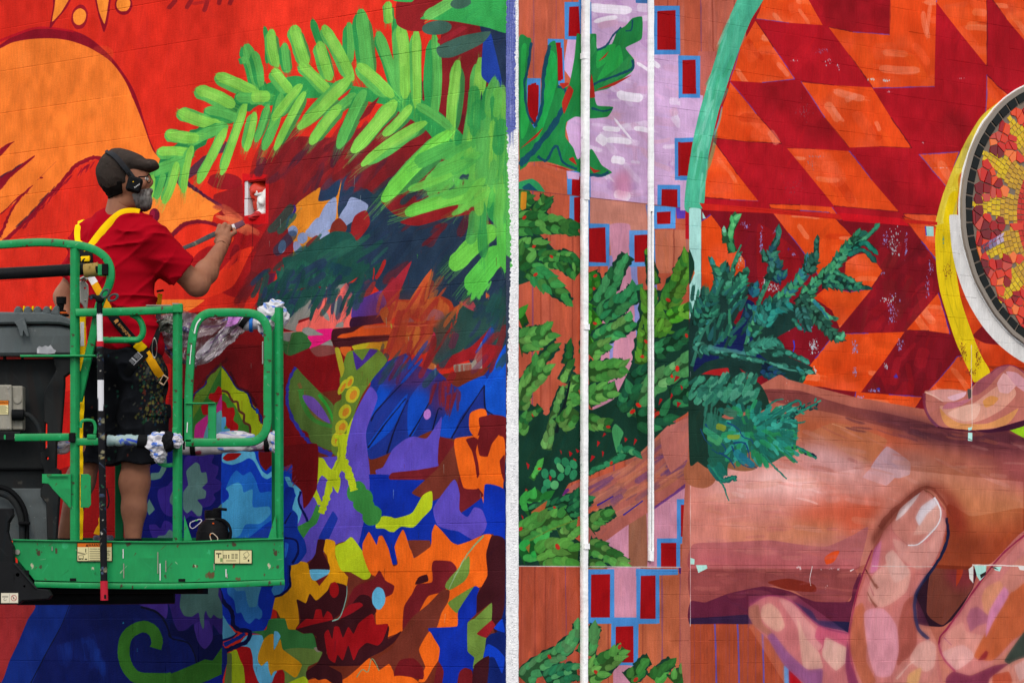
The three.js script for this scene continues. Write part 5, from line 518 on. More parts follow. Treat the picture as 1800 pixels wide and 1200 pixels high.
for (let i = 0; i < 90; i++) { const x = rr(-300, 1800), y = rr(560, 1150), d = 0.22 + rr(-0.2, 0.25), l = rr(80, 260); B(['#b56a58', '#a85a48', '#c08078', '#9c4a3c', '#b87a70', '#8f4440'][i % 6], x, y, x + Math.cos(d) * l, y + Math.sin(d) * l, rr(10, 40), 1.2, 0.07, 0.22); }
G('#4a1f2a', [560, 470, 900, 530, 1200, 610, 1850, 610, 1850, 720, 1300, 720, 980, 660, 720, 560], 10, 0.7); for (let i = 0; i < 26; i++) { const x = rr(300, 1700), y = 500 + x * 0.08 + rr(-20, 90), d = 0.2 + rr(-0.12, 0.15); B(['#5a2a34', '#7a3a3c', '#4a2230', '#8a4638'][i % 4], x, y, x + Math.cos(d) * 160, y + Math.sin(d) * 160, rr(14, 34), 1.3, 0.08, 0.4); }
P('#8ab818', [1690, 610, 1850, 570, 1850, 690, 1800, 670], 0.2, 0.4);
// little finger and thumb holding the rim
P('#b5685c', [1015, 310, 1060, 295, 1200, 285, 1320, 295, 1350, 300, 1380, 280, 1440, 220, 1530, 160, 1600, 110, 1690, 98, 1760, 120, 1850, 200, 1850, 520, 1760, 560, 1640, 590, 1500, 612, 1360, 612, 1240, 595, 1120, 580, 1060, 520, 1025, 430], 0.7, 0.8, -0.5);
P('#cf8f7c', [1140, 420, 1260, 430, 1400, 400, 1500, 330, 1600, 260, 1700, 250, 1740, 330, 1640, 440, 1500, 520, 1360, 560, 1240, 540, 1160, 480], 0.8, 0.9, -0.6); P('#dba694', [1200, 480, 1320, 420, 1440, 400, 1460, 440, 1420, 520, 1320, 540], 0.8, 0.8, -0.5); P('#d08a4c', [1480, 380, 1540, 340, 1600, 360, 1560, 410, 1500, 430], 0.8, 0.6); P('#cf8a54', [1140, 440, 1200, 500, 1300, 555, 1500, 560, 1650, 500, 1760, 440, 1660, 570, 1400, 610, 1220, 590, 1160, 530], 0.8, 0.8, -0.3);
P('#cf9088', [1030, 315, 1120, 290, 1240, 290, 1320, 305, 1330, 340, 1260, 380, 1160, 385, 1080, 340], 0.8, 0.7, 0.1); P('#d9a8b4', [1200, 350, 1340, 308, 1330, 345, 1250, 380], 0.7, 0.5); L('#e0b0a0', [1025, 312, 1100, 345, 1165, 385], 12, 5); P('#b86a78', [1160, 440, 1200, 395, 1280, 385, 1400, 350, 1340, 400, 1240, 440], 0.8, 0.6); P('#9c5058', [1390, 330, 1420, 250, 1500, 180, 1620, 110, 1690, 100, 1600, 180, 1520, 270, 1440, 330], 0.7, 0.7, -0.7); P('#4a4440', [1355, 290, 1385, 290, 1385, 350, 1365, 365], 0.5, 0.4);
P('#d9a0a0', [1590, 240, 1640, 160, 1680, 180, 1720, 210, 1760, 240, 1680, 320, 1610, 310], 0.4, 0.6); P('#c98f98', [1660, 150, 1750, 160, 1850, 250, 1850, 330, 1740, 260], 0.6, 0.6); L('#7a2a40', [1015, 320, 1020, 430, 1060, 520, 1120, 585], 26, 14, 0.2, 0.9); P('#7a3a54', [1020, 420, 1060, 500, 1130, 575, 1180, 590, 1100, 580, 1050, 520], 0.6, 0.3); P('#3a0f28', [1420, 612, 1560, 600, 1850, 520, 1850, 560, 1700, 610, 1520, 632], 0.6, 0.5); L('#4a1428', [1120, 588, 1260, 608, 1420, 620], 12, 14, 0.3); L('#7a2a48', [1540, 160, 1610, 110, 1690, 98, 1760, 122, 1850, 200], 7, 8, 0.3);
L('#e4cfc4', [1388, -60, 1389, 260, 1392, 420, 1394, 590], 6, 4, 0.3, 0.85); P('#a8d8d0', [1360, 592, 1395, 585, 1390, 610, 1365, 615], 0, 0); P('#a8d8d0', [1362, 630, 1396, 632, 1394, 698, 1360, 694], 0, 0); L('#3a2a20', [1364, 680, 1392, 690], 6, 3);
// forearm, lower part
F(1200, 800, 3);
P(SK, [42, 60, 160, 140, 260, 100, 460, 40, 700, 120, 900, 230, 860, 330, 700, 330, 560, 440, 200, 470, 42, 470], 0.6, 0.9, 0.05);
G('#cb8078', [200, 130, 400, 70, 640, 130, 760, 180, 700, 230, 500, 230, 300, 210], 12, 0.9); G('#d39a94', [400, 110, 560, 90, 720, 150, 600, 180, 440, 170], 9, 0.7); G('#b9673f', [200, 380, 420, 400, 620, 330, 780, 320, 840, 360, 760, 430, 560, 460, 300, 460], 14, 0.8); G('#b43a1f', [560, 300, 720, 260, 900, 230, 1060, 240, 1000, 340, 900, 430, 820, 360, 700, 350, 620, 330], 12, 0.85); G('#c27a72', [900, 120, 1040, 100, 1100, 160, 1000, 220, 880, 200], 12, 0.7); G('#a86a44', [1000, 60, 1300, 100, 1500, 160, 1800, 260, 1800, 380, 1500, 300, 1280, 150], 22, 0.6);
G('#dc9c94', [100, 150, 300, 90, 520, 70, 720, 150, 640, 220, 420, 215, 220, 230], 16, 0.75); G('#e2aca6', [420, 95, 560, 85, 720, 150, 600, 178, 440, 160], 8, 0.6); for (let i = 0; i < 16; i++) { const x = rr(120, 640), y = rr(90, 230); B(['#e0a8a0', '#d4908a', '#cc8078'][i % 3], x, y, x + rr(60, 160), y + rr(6, 40), rr(10, 26), 1.4, 0.08, 0.4); }
P('#96494a', [55, 470, 200, 460, 460, 448, 620, 470, 760, 480, 900, 420, 980, 380, 940, 560, 920, 600, 700, 640, 400, 640, 42, 600], 0.6, 0.9, 0.05); G('#a04048', [60, 540, 400, 520, 700, 540, 900, 560, 900, 640, 500, 640, 60, 640], 14, 0.7); P('#cc3410', [750, 540, 790, 510, 830, 505, 800, 560, 760, 575], 0.7, 0.6, -0.8);
P('#8a4040', [42, 600, 300, 590, 620, 600, 900, 600, 920, 680, 860, 780, 700, 780, 560, 700, 420, 690, 240, 740, 120, 780, 42, 760], 0.6, 0.9, 0.1); P('#7a2418', [450, 670, 560, 650, 690, 680, 700, 720, 560, 710], 0.7, 0.6); P(SKM, [42, 770, 120, 775, 240, 730, 430, 690, 560, 715, 700, 770, 880, 770, 900, 700, 940, 620, 960, 900, 880, 940, 760, 900, 620, 790, 500, 742, 400, 770, 350, 830, 360, 890, 42, 890], 0.5, 0.9, 0.1); P('#2f1838', [42, 860, 200, 850, 340, 840, 370, 895, 200, 885, 42, 892], 0.3, 0.6); P('#20183a', [560, 760, 680, 820, 720, 870, 880, 880, 880, 940, 760, 915, 700, 890, 640, 830], 0.6, 0.6);
for (let i = 0; i < 70; i++) { const x = rr(50, 900), y = rr(120, 760), l = rr(50, 190), d = rr(-0.15, 0.2); B([y < 380 ? '#cc8478' : '#96464a', '#b8645a', y < 380 ? '#c07258' : '#8c3c44', '#a8524e'][i % 4], x, y, x + Math.cos(d) * l, y + Math.sin(d) * l, rr(10, 40), 1.2, 0.06, 0.2); }
P('#2a0f1f', [1330, 560, 1400, 590, 1560, 580, 1560, 600, 1500, 800, 1380, 900, 1300, 900, 1230, 880, 1230, 760], 0.5, 0.6); P('#70362a', [1310, 610, 1400, 590, 1530, 600, 1530, 700, 1420, 850, 1370, 895, 1290, 830], 0.6, 0.9, -1.2); G('#7c1c30', [1380, 600, 1520, 600, 1540, 680, 1440, 700], 10, 0.6); P('#9c2f18', [1450, 560, 1480, 540, 1480, 620, 1445, 690], 0.5, 0.6);
P('#7a2a14', [1400, 260, 1520, 320, 1660, 300, 1800, 280, 1800, 400, 1640, 560, 1540, 600, 1330, 590, 1380, 480], 0.6, 0.9, -0.8); G('#a85a30', [1400, 180, 1600, 220, 1800, 220, 1800, 330, 1560, 380, 1460, 320], 18, 0.8); G('#5c1f10', [1380, 400, 1600, 430, 1610, 540, 1380, 570], 14, 0.7);
within([42, 100, 400, 60, 800, 90, 1000, 60, 1800, 140, 1800, 600, 1000, 560, 900, 600, 42, 600], () => { C.globalCompositeOperation = 'soft-light'; G('#ffd0d0', [42, 60, 1800, 60, 1800, 600, 42, 600], 1, 0.55, 0); C.globalCompositeOperation = 'source-over'; });
// lower wooden boards and a window corner
boards(42, 560, 890, 1300, '#a4452a', 40); for (const x of [170, 290, 420]) L('#5a4aa8', [x, 890, x + 6, 1040, x + 10, 1300], 9, 9, 0.2, 0.85); P(SKYB, [535, 1110, 560, 1110, 570, 1300, 540, 1300], 0, 0.4); P(WIN, [560, 1130, 760, 1220, 760, 1300, 566, 1300], 0, 0.7);
// fingers
P('#b4585c', [348, 820, 370, 780, 430, 745, 500, 742, 580, 775, 650, 840, 720, 900, 880, 940, 870, 1100, 920, 1180, 960, 1300, 700, 1300, 620, 1190, 540, 1100, 470, 990, 380, 900], 0.7, 0.9, -0.9); P('#c98a78', [420, 800, 460, 780, 510, 820, 540, 900, 500, 930, 440, 890, 415, 850], 0.8, 0.7); P('#8f4f40', [350, 800, 400, 790, 420, 880, 470, 930, 460, 955, 380, 900, 350, 850], 0.5, 0.6); P('#c87a78', [510, 760, 580, 780, 640, 850, 720, 940, 740, 1010, 700, 1030, 640, 980, 590, 880], 0.7, 0.8, 0.9); P('#cf9080', [605, 850, 650, 960, 720, 1040, 740, 1120, 640, 1120, 620, 1000], 0.5, 0.8, 1.2); P('#d49a8c', [750, 960, 860, 1010, 870, 1080, 810, 1135, 740, 1060], 0.5, 0.8); P('#7a4070', [450, 960, 480, 940, 560, 1040, 660, 1130, 740, 1130, 720, 1300, 660, 1220, 540, 1110], 0.5, 0.8, 0.9); P('#b04058', [720, 900, 880, 940, 870, 1010, 760, 960, 740, 1000, 700, 960], 0.5, 0.7); L('#a02a48', [745, 960, 740, 1010, 720, 1035], 8, 4); L('#7a2448', [355, 790, 430, 745, 500, 742, 580, 772, 720, 895, 880, 942], 8, 8, 0.3);
// long pointing finger
P('#b25c56', [1000, 500, 1060, 400, 1110, 340, 1180, 250, 1270, 182, 1340, 225, 1390, 300, 1395, 380, 1370, 480, 1330, 590, 1270, 680, 1228, 740, 1240, 860, 1240, 960, 1320, 980, 1345, 1040, 1350, 1300, 930, 1300, 880, 1100, 870, 980, 890, 840, 930, 680], 0.8, 0.9, -1.2);
P('#a04a30', [880, 960, 900, 820, 950, 780, 980, 900, 970, 1080, 1020, 1190, 960, 1220, 900, 1080], 0.6, 0.9, -1.4); P('#8a3a30', [1170, 780, 1226, 740, 1240, 860, 1235, 1000, 1180, 1080, 1130, 1100, 1140, 900], 0.6, 0.9, -1.4); P('#c87a88', [960, 830, 1060, 810, 1130, 900, 1140, 1040, 1100, 1160, 1020, 1160, 980, 1040], 0.7, 0.9, -1.4); P('#c98478', [1000, 640, 1100, 560, 1200, 600, 1180, 720, 1060, 800, 980, 760], 0.8, 0.9, -1.0); P('#cf9488', [1070, 540, 1110, 500, 1160, 560, 1200, 620, 1120, 670], 0.7, 0.8); P('#b85a80', [1010, 500, 1050, 450, 1030, 600, 990, 620], 0.5, 0.6); P('#c07a70', [1110, 440, 1200, 470, 1300, 450, 1370, 330, 1390, 380, 1330, 560, 1240, 600, 1150, 540], 0.7, 0.9, -1.1);
P('#b4665a', [1100, 350, 1140, 290, 1270, 186, 1330, 220, 1365, 290, 1360, 350, 1300, 430, 1200, 475, 1140, 440, 1105, 390], 0.8, 0.8, -0.9); P('#c88a7c', [1240, 380, 1330, 240, 1360, 300, 1320, 400, 1220, 420], 0.6, 0.6); P('#cfc2ca', [1230, 330, 1260, 270, 1330, 222, 1345, 260, 1290, 310, 1250, 370], 0.4, 0.8, -0.8); P('#dcd0d4', [1125, 345, 1150, 280, 1255, 195, 1220, 250, 1170, 310], 0.6, 0.6, -0.8); L('#d9ccd4', [1330, 220, 1362, 290, 1350, 360, 1290, 430, 1240, 470, 1190, 474], 9, 7, 0.3); L('#8a3f40', [1100, 350, 1110, 400, 1150, 440, 1195, 476], 5, 4, 0.3, 0.7); L('#7a4a34', [1275, 184, 1310, 200, 1335, 228], 5, 3);
L('#47180c', [960, 590, 1000, 660, 1030, 700], 4, 16, 0.3, 0.8); L('#47180c', [975, 720, 1000, 770, 1025, 800], 4, 14, 0.3, 0.8); L('#7a2a34', [970, 640, 1010, 740], 3, 6, 0.3, 0.7); L('#171a3c', [1392, 330, 1402, 420, 1370, 520, 1320, 600, 1230, 740, 1240, 900, 1300, 970], 14, 18, 0.25); L('#8a2640', [1000, 500, 940, 660, 900, 820, 880, 1000, 930, 1240], 8, 10, 0.3); P('#6a2040', [870, 980, 890, 1100, 950, 1260, 900, 1300, 860, 1120], 0.4, 0.6); L('#7a3428', [1040, 380, 1130, 280, 1280, 170, 1360, 220, 1420, 320], 30, 10, 0.3, 0.6); G('#6a2a20', [1000, 420, 1100, 290, 1220, 180, 1300, 150, 1360, 190, 1260, 190, 1120, 330, 1020, 470], 6, 0.8); G('#7a2418', [1300, 140, 1420, 200, 1500, 330, 1480, 420, 1410, 360, 1390, 260], 10, 0.8);
P('#b8665c', [1150, 1100, 1230, 1050, 1250, 990, 1300, 970, 1340, 1000, 1345, 1120, 1350, 1300, 1100, 1300], 0.7, 0.9); P('#cb8c80', [1200, 1080, 1240, 1000, 1300, 975, 1338, 1010, 1330, 1110, 1280, 1140], 0.7, 0.8); P('#c98a54', [1190, 1160, 1260, 1120, 1240, 1220, 1180, 1280], 0.6, 0.7); L('#d9a89c', [1130, 1180, 1190, 1110, 1230, 1080], 12, 5, 0.4, 0.8);
// right-hand finger
P('#b0605c', [1356, 960, 1400, 900, 1480, 790, 1560, 660, 1680, 520, 1830, 400, 1830, 860, 1760, 980, 1680, 1060, 1600, 1120, 1500, 1160, 1430, 1130, 1370, 1060], 0.7, 0.9, -0.9); P('#bc7050', [1580, 760, 1600, 700, 1680, 660, 1720, 700, 1640, 800, 1600, 850], 0.7, 0.8); P('#8a4458', [1500, 860, 1520, 810, 1560, 800, 1640, 870, 1560, 900, 1520, 930], 0.3, 0.7); P('#c2766a', [1370, 1020, 1400, 930, 1480, 880, 1500, 930, 1600, 960, 1540, 1060, 1460, 1120, 1400, 1090], 0.7, 0.9, -0.8); P('#c98a84', [1370, 1040, 1480, 1000, 1540, 1060, 1450, 1130, 1400, 1090], 0.8, 0.7); P('#a84522', [1540, 1060, 1620, 900, 1720, 740, 1830, 640, 1830, 900, 1740, 980, 1640, 1080], 0.6, 0.9, -0.9); P('#bf6a90', [1620, 820, 1700, 690, 1720, 740, 1640, 880, 1600, 960], 0.6, 0.7, -0.9); P('#b86a5c', [1680, 660, 1760, 560, 1830, 520, 1830, 640, 1740, 720], 0.6, 0.8); L('#8a2040', [1830, 400, 1680, 530, 1570, 670, 1480, 800, 1400, 910, 1356, 970, 1372, 1060, 1440, 1140], 9, 9, 0.3); P('#1c2a24', [1700, 1080, 1830, 900, 1830, 1080, 1760, 1110], 0.4, 0.6); P('#6a1418', [1560, 1080, 1600, 1030, 1615, 1040, 1600, 1075], 0.3, 0.3); P('#5c1c30', [1430, 1140, 1520, 1160, 1640, 1110, 1720, 1100, 1620, 1180, 1600, 1300, 1400, 1300, 1390, 1180], 0.5, 0.8); P('#c27060', [1620, 1190, 1740, 1090, 1830, 1070, 1830, 1300, 1600, 1300], 0.5, 0.9); P('#a83a24', [1640, 1160, 1720, 1140, 1740, 1200, 1640, 1220], 0.4, 0.6); P('#c98f88', [1750, 1110, 1830, 1070, 1830, 1160, 1780, 1190], 0.3, 0.6); L('#7a3458', [1380, 960, 1420, 1000], 4, 3);
within([348, 740, 600, 740, 880, 940, 890, 840, 1060, 400, 1270, 180, 1395, 300, 1370, 480, 1230, 740, 1350, 1000, 1480, 790, 1830, 400, 1830, 1300, 600, 1300, 348, 900], () => { C.globalCompositeOperation = 'soft-light'; G('#ffd4d4', [300, 100, 1840, 100, 1840, 1300, 300, 1300], 1, 0.5, 0); C.globalCompositeOperation = 'source-over'; });
within([348, 740, 600, 740, 880, 940, 890, 840, 1060, 400, 1270, 180, 1395, 300, 1370, 480, 1230, 740, 1350, 1000, 1480, 790, 1830, 400, 1830, 1300, 600, 1300, 348, 900], () => { C.filter = 'blur(5px)'; C.globalAlpha = 0.6; C.drawImage(muralR, 0, 0); C.filter = 'none'; C.globalAlpha = 1; }); L('#e2d8dc', [1330, 222, 1362, 290, 1350, 360, 1290, 430, 1240, 470, 1190, 474], 7, 6, 0.3);
// cloth seams and torn turquoise underpaint
L('#7a3434', [42, 580, 400, 580, 900, 582], 3, 3, 0.4, 0.7); L('#d8c4c0', [1000, 584, 1160, 586, 1320, 587], 4, 3, 0.5, 0.8); L('#e4dcd8', [1530, 578, 1660, 580, 1830, 586], 5, 6, 0.4, 0.9); P('#a8d6cc', [42, 540, 64, 548, 62, 576, 42, 574], 0, 0); P('#a8d6cc', [70, 578, 128, 578, 132, 596, 84, 620], 0, 0); P('#a8d6cc', [1538, 580, 1604, 582, 1600, 630, 1570, 662, 1555, 640], 0, 0); P('#d9d5d0', [1510, 600, 1535, 580, 1535, 675, 1515, 650], 0, 0); P('#a8d6cc', [1640, 588, 1686, 586, 1675, 612, 1650, 606], 0, 0); P('#e4dcd8', [1770, 584, 1830, 586, 1830, 612, 1780, 604], 0, 0); P('#2a2020', [1570, 630, 1602, 612, 1600, 630, 1575, 650], 0, 0); P('#2a2020', [1622, 588, 1650, 590, 1668, 604], 0, 0); L('#d8c8c8', [685, 585, 672, 650, 678, 688], 4, 2, 0.4); L('#d8c8c8', [885, 610, 905, 600], 8, 3); SPECK('#d8c8c8', 610, 592, 60, 20, 12, 1.1); SPECK('#d8c8c8', 780, 600, 180, 20, 26, 0.8); SPECK('#d8c8c8', 760, 700, 40, 40, 8, 0.7);
L('#e9e4e4', [42, 120, 42, 300, 42, 600, 42, 900], 2.4, 2.4, 0.6, 0.7); L('#cfc8c8', [42, -440, 42, -200, 42, 60], 1.8, 1.8, 0.5, 0.5);
// dense dark cedar spilling over the arm
F(1210, 550, 3.636);
P('#8a5a3c', [200, 860, 300, 820, 460, 870, 480, 940, 420, 1000, 340, 1010, 240, 980], 0.8, 0.8); O('#a65f42', 80, 1020, 110, 100, 0, 0.7);
P('#153328', [8, 420, 200, 400, 440, 440, 500, 520, 520, 600, 420, 640, 300, 620, 200, 680, 140, 980, 110, 985, 60, 950, 10, 960], 0.5, 0.9); P('#1c5a48', [120, 640, 260, 680, 420, 640, 560, 640, 700, 690, 680, 880, 600, 920, 520, 960, 420, 880, 260, 960, 250, 1040, 180, 1000, 130, 900], 0.5, 0.9);
for (let i = 0; i < 110; i++) { const x = rr(20, 440), y = 490 - x * 0.06 + rr(-70, 90), d = -0.9 + rr(-0.45, 0.45), l = rr(40, 90); B(['#2c7a60', '#3a8a6c', '#266a58', '#4a967a', '#1f5a4c'][i % 5], x - Math.cos(d) * l * 0.5, y - Math.sin(d) * l * 0.5, x + Math.cos(d) * l * 0.5, y + Math.sin(d) * l * 0.5, rr(18, 36), 0.6, 0.12, 0.95); }
for (let i = 0; i < 24; i++) { const x = rr(100, 220), y = rr(540, 720); B('#286a58', x, y, x - 10, y + rr(50, 120), rr(8, 18), 0.9, 0.12, 0.8); }
for (let i = 0; i < 150; i++) { const t = rnd(), x = 540 + rr(-260, 90), y = 770 + rr(-140, 130), tx = mix(640, 720, t), ty = mix(600, 920, t), d = Math.atan2(y - 740, x - 380) + rr(-0.4, 0.4), l = rr(40, 100); B(['#1f8070', '#2a9080', '#1a6a5c', '#35a08c', '#1f7a4a', '#17544c', '#228a5a'][i % 7], x, y, x + Math.cos(d) * l, y + Math.sin(d) * l, rr(20, 40), 0.7, 0.14, 0.9); }
for (const [a, w] of [[[520, 660, 620, 600, 700, 560, 720, 590, 680, 610], 24], [[600, 690, 700, 640, 780, 600, 830, 575], 26], [[640, 690, 720, 700, 750, 690], 14], [[660, 840, 720, 870, 780, 900, 822, 930], 28], [[600, 860, 660, 920, 700, 955], 22], [[480, 900, 540, 970, 590, 1020, 630, 1060], 16], [[500, 600, 560, 560, 610, 550], 16], [[620, 780, 690, 760, 712, 748], 8], [[140, 960, 190, 1040, 230, 1070, 290, 1050, 300, 1075], 50], [[205, 1070, 232, 1120, 245, 1160, 262, 1200], 14]]) { L('#17605a', a, w, w * 0.45, 0.35); L('#2a9070', a, w * 0.4, w * 0.2, 0.5, 0.7); }
for (let i = 0; i < 34; i++) { const x = rr(560, 830), y = mix(690, 570, (x - 560) / 270) + rr(-20, 30), d = rr(-1.2, 0.6); B(['#12443f', '#1f7a6a', '#0f2f34', '#2a8a70'][i % 4], x, y, x + Math.cos(d) * 26, y + Math.sin(d) * 26, rr(8, 14), 0.8, 0.1); } for (let i = 0; i < 16; i++) { const x = rr(660, 820), y = mix(850, 925, (x - 660) / 160) + rr(-16, 16), d = rr(0, 0.9); B(['#1f7a3c', '#2a8a48', '#10243c'][i % 3], x, y, x + Math.cos(d) * 24, y + Math.sin(d) * 24, rr(8, 14), 0.8, 0.1); }
for (const [a, w] of [[[110, 710, 160, 780, 220, 840, 240, 880, 200, 900, 150, 870], 8], [[250, 700, 320, 740, 350, 790, 400, 810, 415, 835], 9], [[290, 830, 360, 830, 385, 880, 400, 960, 440, 990], 10], [[280, 850, 310, 920, 350, 970, 410, 990], 9], [[200, 890, 260, 930, 300, 990], 10], [[80, 740, 110, 810, 150, 850], 7]]) L('#12406c', a, w, w * 0.6, 0.4);
for (const [a, b, c, d, w, k] of [[180, 720, 240, 740, 40, '#7a8a2a'], [250, 790, 330, 790, 30, '#7f9a30'], [130, 780, 210, 830, 60, '#3f9660'], [100, 740, 190, 800, 40, '#2f8a64'], [300, 880, 370, 960, 50, '#1f7a84'], [330, 900, 420, 980, 40, '#1a6a80'], [180, 960, 230, 1040, 60, '#186a5c'], [140, 920, 170, 980, 50, '#1a5a48'], [30, 640, 60, 900, 40, '#14352a'], [230, 620, 310, 650, 50, '#3a6a54']]) B(k, a, b, c, d, w, 0.9, 0.14, 0.9);
SPECK('#d8c8c0', 610, 640, 120, 700, 14, 0.6);
// white rim painted round the medallion
F(0, 0, 1);
{ const ring = (k0, k1, t0, t1, c) => { const a = []; for (let i = 0; i <= 30; i++) { const t = mix(t0, t1, i / 30); a.push(1886 + Math.cos(t) * 196 * k1, 389 - Math.sin(t) * 246 * k1); } for (let i = 30; i >= 0; i--) { const t = mix(t0, t1, i / 30); a.push(1886 + Math.cos(t) * 196 * k0, 389 - Math.sin(t) * 246 * k0); } P(c, a, 0.5, 0.3); }; ring(0.95, 1.1, 3.1, 5.2, '#d9d6d4'); for (let i = 0; i < 14; i++) L('#b4b0ae', [1690 + i * 9, 440 + i * 14, 1708 + i * 9, 440 + i * 14], 1, 1, 0.5, 0.5); }
weather(muralR, 60);
// ------------------------------------------------------------------ surfaces
function canvasTex(c, srgb = true) { const t = new THREE.CanvasTexture(c); if (srgb) t.colorSpace = THREE.SRGBColorSpace; t.magFilter = THREE.LinearFilter; t.anisotropy = 8; return t; }
function bumpTex(size, f) { const d = new Uint8Array(size * size * 4); for (let y = 0; y < size; y++) for (let x = 0; x < size; x++) { const v = clamp(f(x, y) * 255, 0, 255), o = (y * size + x) * 4; d[o] = d[o + 1] = d[o + 2] = v; d[o + 3] = 255; } const t = new THREE.DataTexture(d, size, size); t.wrapS = t.wrapT = THREE.RepeatWrapping; t.magFilter = THREE.LinearFilter; t.needsUpdate = true; return t; }
const nA = noise2(7), nB = noise2(8), nC = noise2(9);
const blockBump = bumpTex(512, (x, y) => 0.45 * nA(x / 5, y / 5) + 0.25 * nB(x / 2, y / 2) + 0.3 * nC(x / 40, y / 40));
blockBump.repeat.set(9, 9);
const stuccoBump = bumpTex(512, (x, y) => { const a = Math.abs(nA(x / 22, y / 16) - 0.5) * 2, b = Math.abs(nB(x / 9, y / 7) - 0.5) * 2; return 0.6 * a + 0.3 * b + 0.1 * nC(x / 2, y / 2); });
const std = (o) => new THREE.MeshStandardMaterial({ roughness: 0.75, ...o });
const col = (hex) => new THREE.Color(hex);
const paint = (o) => new THREE.MeshPhysicalMaterial({ roughness: 0.8, specularIntensity: 0.15, ...o });
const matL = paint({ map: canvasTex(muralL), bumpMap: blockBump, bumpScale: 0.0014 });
const matR = paint({ map: canvasTex(muralR), bumpMap: blockBump, bumpScale: 0.001 });
const uvOf = (w, u, y) => [w.s < 0 ? 1 - u / SPAN : u / SPAN, 1 - (TOP - y) / SPAN];

// one masonry unit of a painted wall: a proud face with chamfered edges down to the joint, its paint continuing the mural
function unitGeo(w, u0, u1, y0, y1, gap, deep, proud, c) {
  const pos = [], uv = [], idx = [], r = () => proud + (rnd() - 0.5) * 0.0012;
  const o4 = [r(), r(), r(), r()], g0 = gap * 0.5, put = (u, y, o) => { const p = wallPoint(w, u, y, o); pos.push(p.x - c.x, p.y - c.y, p.z - c.z); uv.push(...uvOf(w, u, y)); };
  const inn = [[u0 + gap, y0 + gap], [u1 - gap, y0 + gap], [u1 - gap, y1 - gap], [u0 + gap, y1 - gap]], outr = [[u0 + g0 * 0.2, y0 + g0 * 0.2], [u1 - g0 * 0.2, y0 + g0 * 0.2], [u1 - g0 * 0.2, y1 - g0 * 0.2], [u0 + g0 * 0.2, y1 - g0 * 0.2]];
  inn.forEach(([u, y], i) => put(u, y, o4[i])); outr.forEach(([u, y]) => put(u, y, -deep));
  const q = (a, b, cc, d) => w.s > 0 ? idx.push(a, b, cc, a, cc, d) : idx.push(a, cc, b, a, d, cc);
  q(0, 1, 2, 3); for (let i = 0; i < 4; i++) { const j = (i + 1) % 4; q(4 + i, 4 + j, j, i); }
  const g = new THREE.BufferGeometry(); g.setAttribute('position', new THREE.Float32BufferAttribute(pos, 3)); g.setAttribute('uv', new THREE.Float32BufferAttribute(uv, 2)); g.setIndex(idx); const n = g.toNonIndexed(); n.computeVertexNormals(); return n;
}
function slab(w, u0, u1, y0, y1, o0, o1) {           // a box standing in the wall plane, uv following the mural
  const g = new THREE.BufferGeometry(), pos = [], uv = [], idx = [];
  const faces = [[[u0, y0, o1], [u1, y0, o1], [u1, y1, o1], [u0, y1, o1]], [[u1, y0, o0], [u0, y0, o0], [u0, y1, o0], [u1, y1, o0]], [[u0, y1, o1], [u1, y1, o1], [u1, y1, o0], [u0, y1, o0]], [[u0, y0, o0], [u1, y0, o0], [u1, y0, o1], [u0, y0, o1]], [[u1, y0, o1], [u1, y0, o0], [u1, y1, o0], [u1, y1, o1]], [[u0, y0, o0], [u0, y0, o1], [u0, y1, o1], [u0, y1, o0]]];
  for (const f of faces) { const b = pos.length / 3; for (const [u, y, o] of f) { const p = wallPoint(w, u, y, o); pos.push(p.x, p.y, p.z); uv.push(...uvOf(w, u, y)); } w.s > 0 ? idx.push(b, b + 1, b + 2, b, b + 2, b + 3) : idx.push(b, b + 2, b + 1, b, b + 3, b + 2); }
  g.setAttribute('position', new THREE.Float32BufferAttribute(pos, 3)); g.setAttribute('uv', new THREE.Float32BufferAttribute(uv, 2)); g.setIndex(idx); const n = g.toNonIndexed(); n.computeVertexNormals(); return n;
}
// ------------------------------------------------------------------ ground
{
  const nG = noise2(31), gc = board(512, 512, '#3a3a3b'), x = gc.getContext('2d'), im = x.getImageData(0, 0, 512, 512), r = rng(5);
  for (let i = 0; i < im.data.length; i += 4) { const px = (i / 4) % 512, py = (i / 4 / 512) | 0, k = 0.75 + 0.3 * nG(px / 40, py / 40) + 0.35 * (r() - 0.5); im.data[i] *= k; im.data[i + 1] *= k; im.data[i + 2] *= k; }
  x.putImageData(im, 0, 0); const t = canvasTex(gc); t.wrapS = t.wrapT = THREE.RepeatWrapping; t.repeat.set(200, 200);
  const g = new THREE.Mesh(new THREE.PlaneGeometry(400, 400), std({ map: t, roughness: 0.95 })); g.rotation.x = -Math.PI / 2; g.name = 'ground'; g.userData.kind = 'structure'; g.receiveShadow = true; scene.add(g);
}
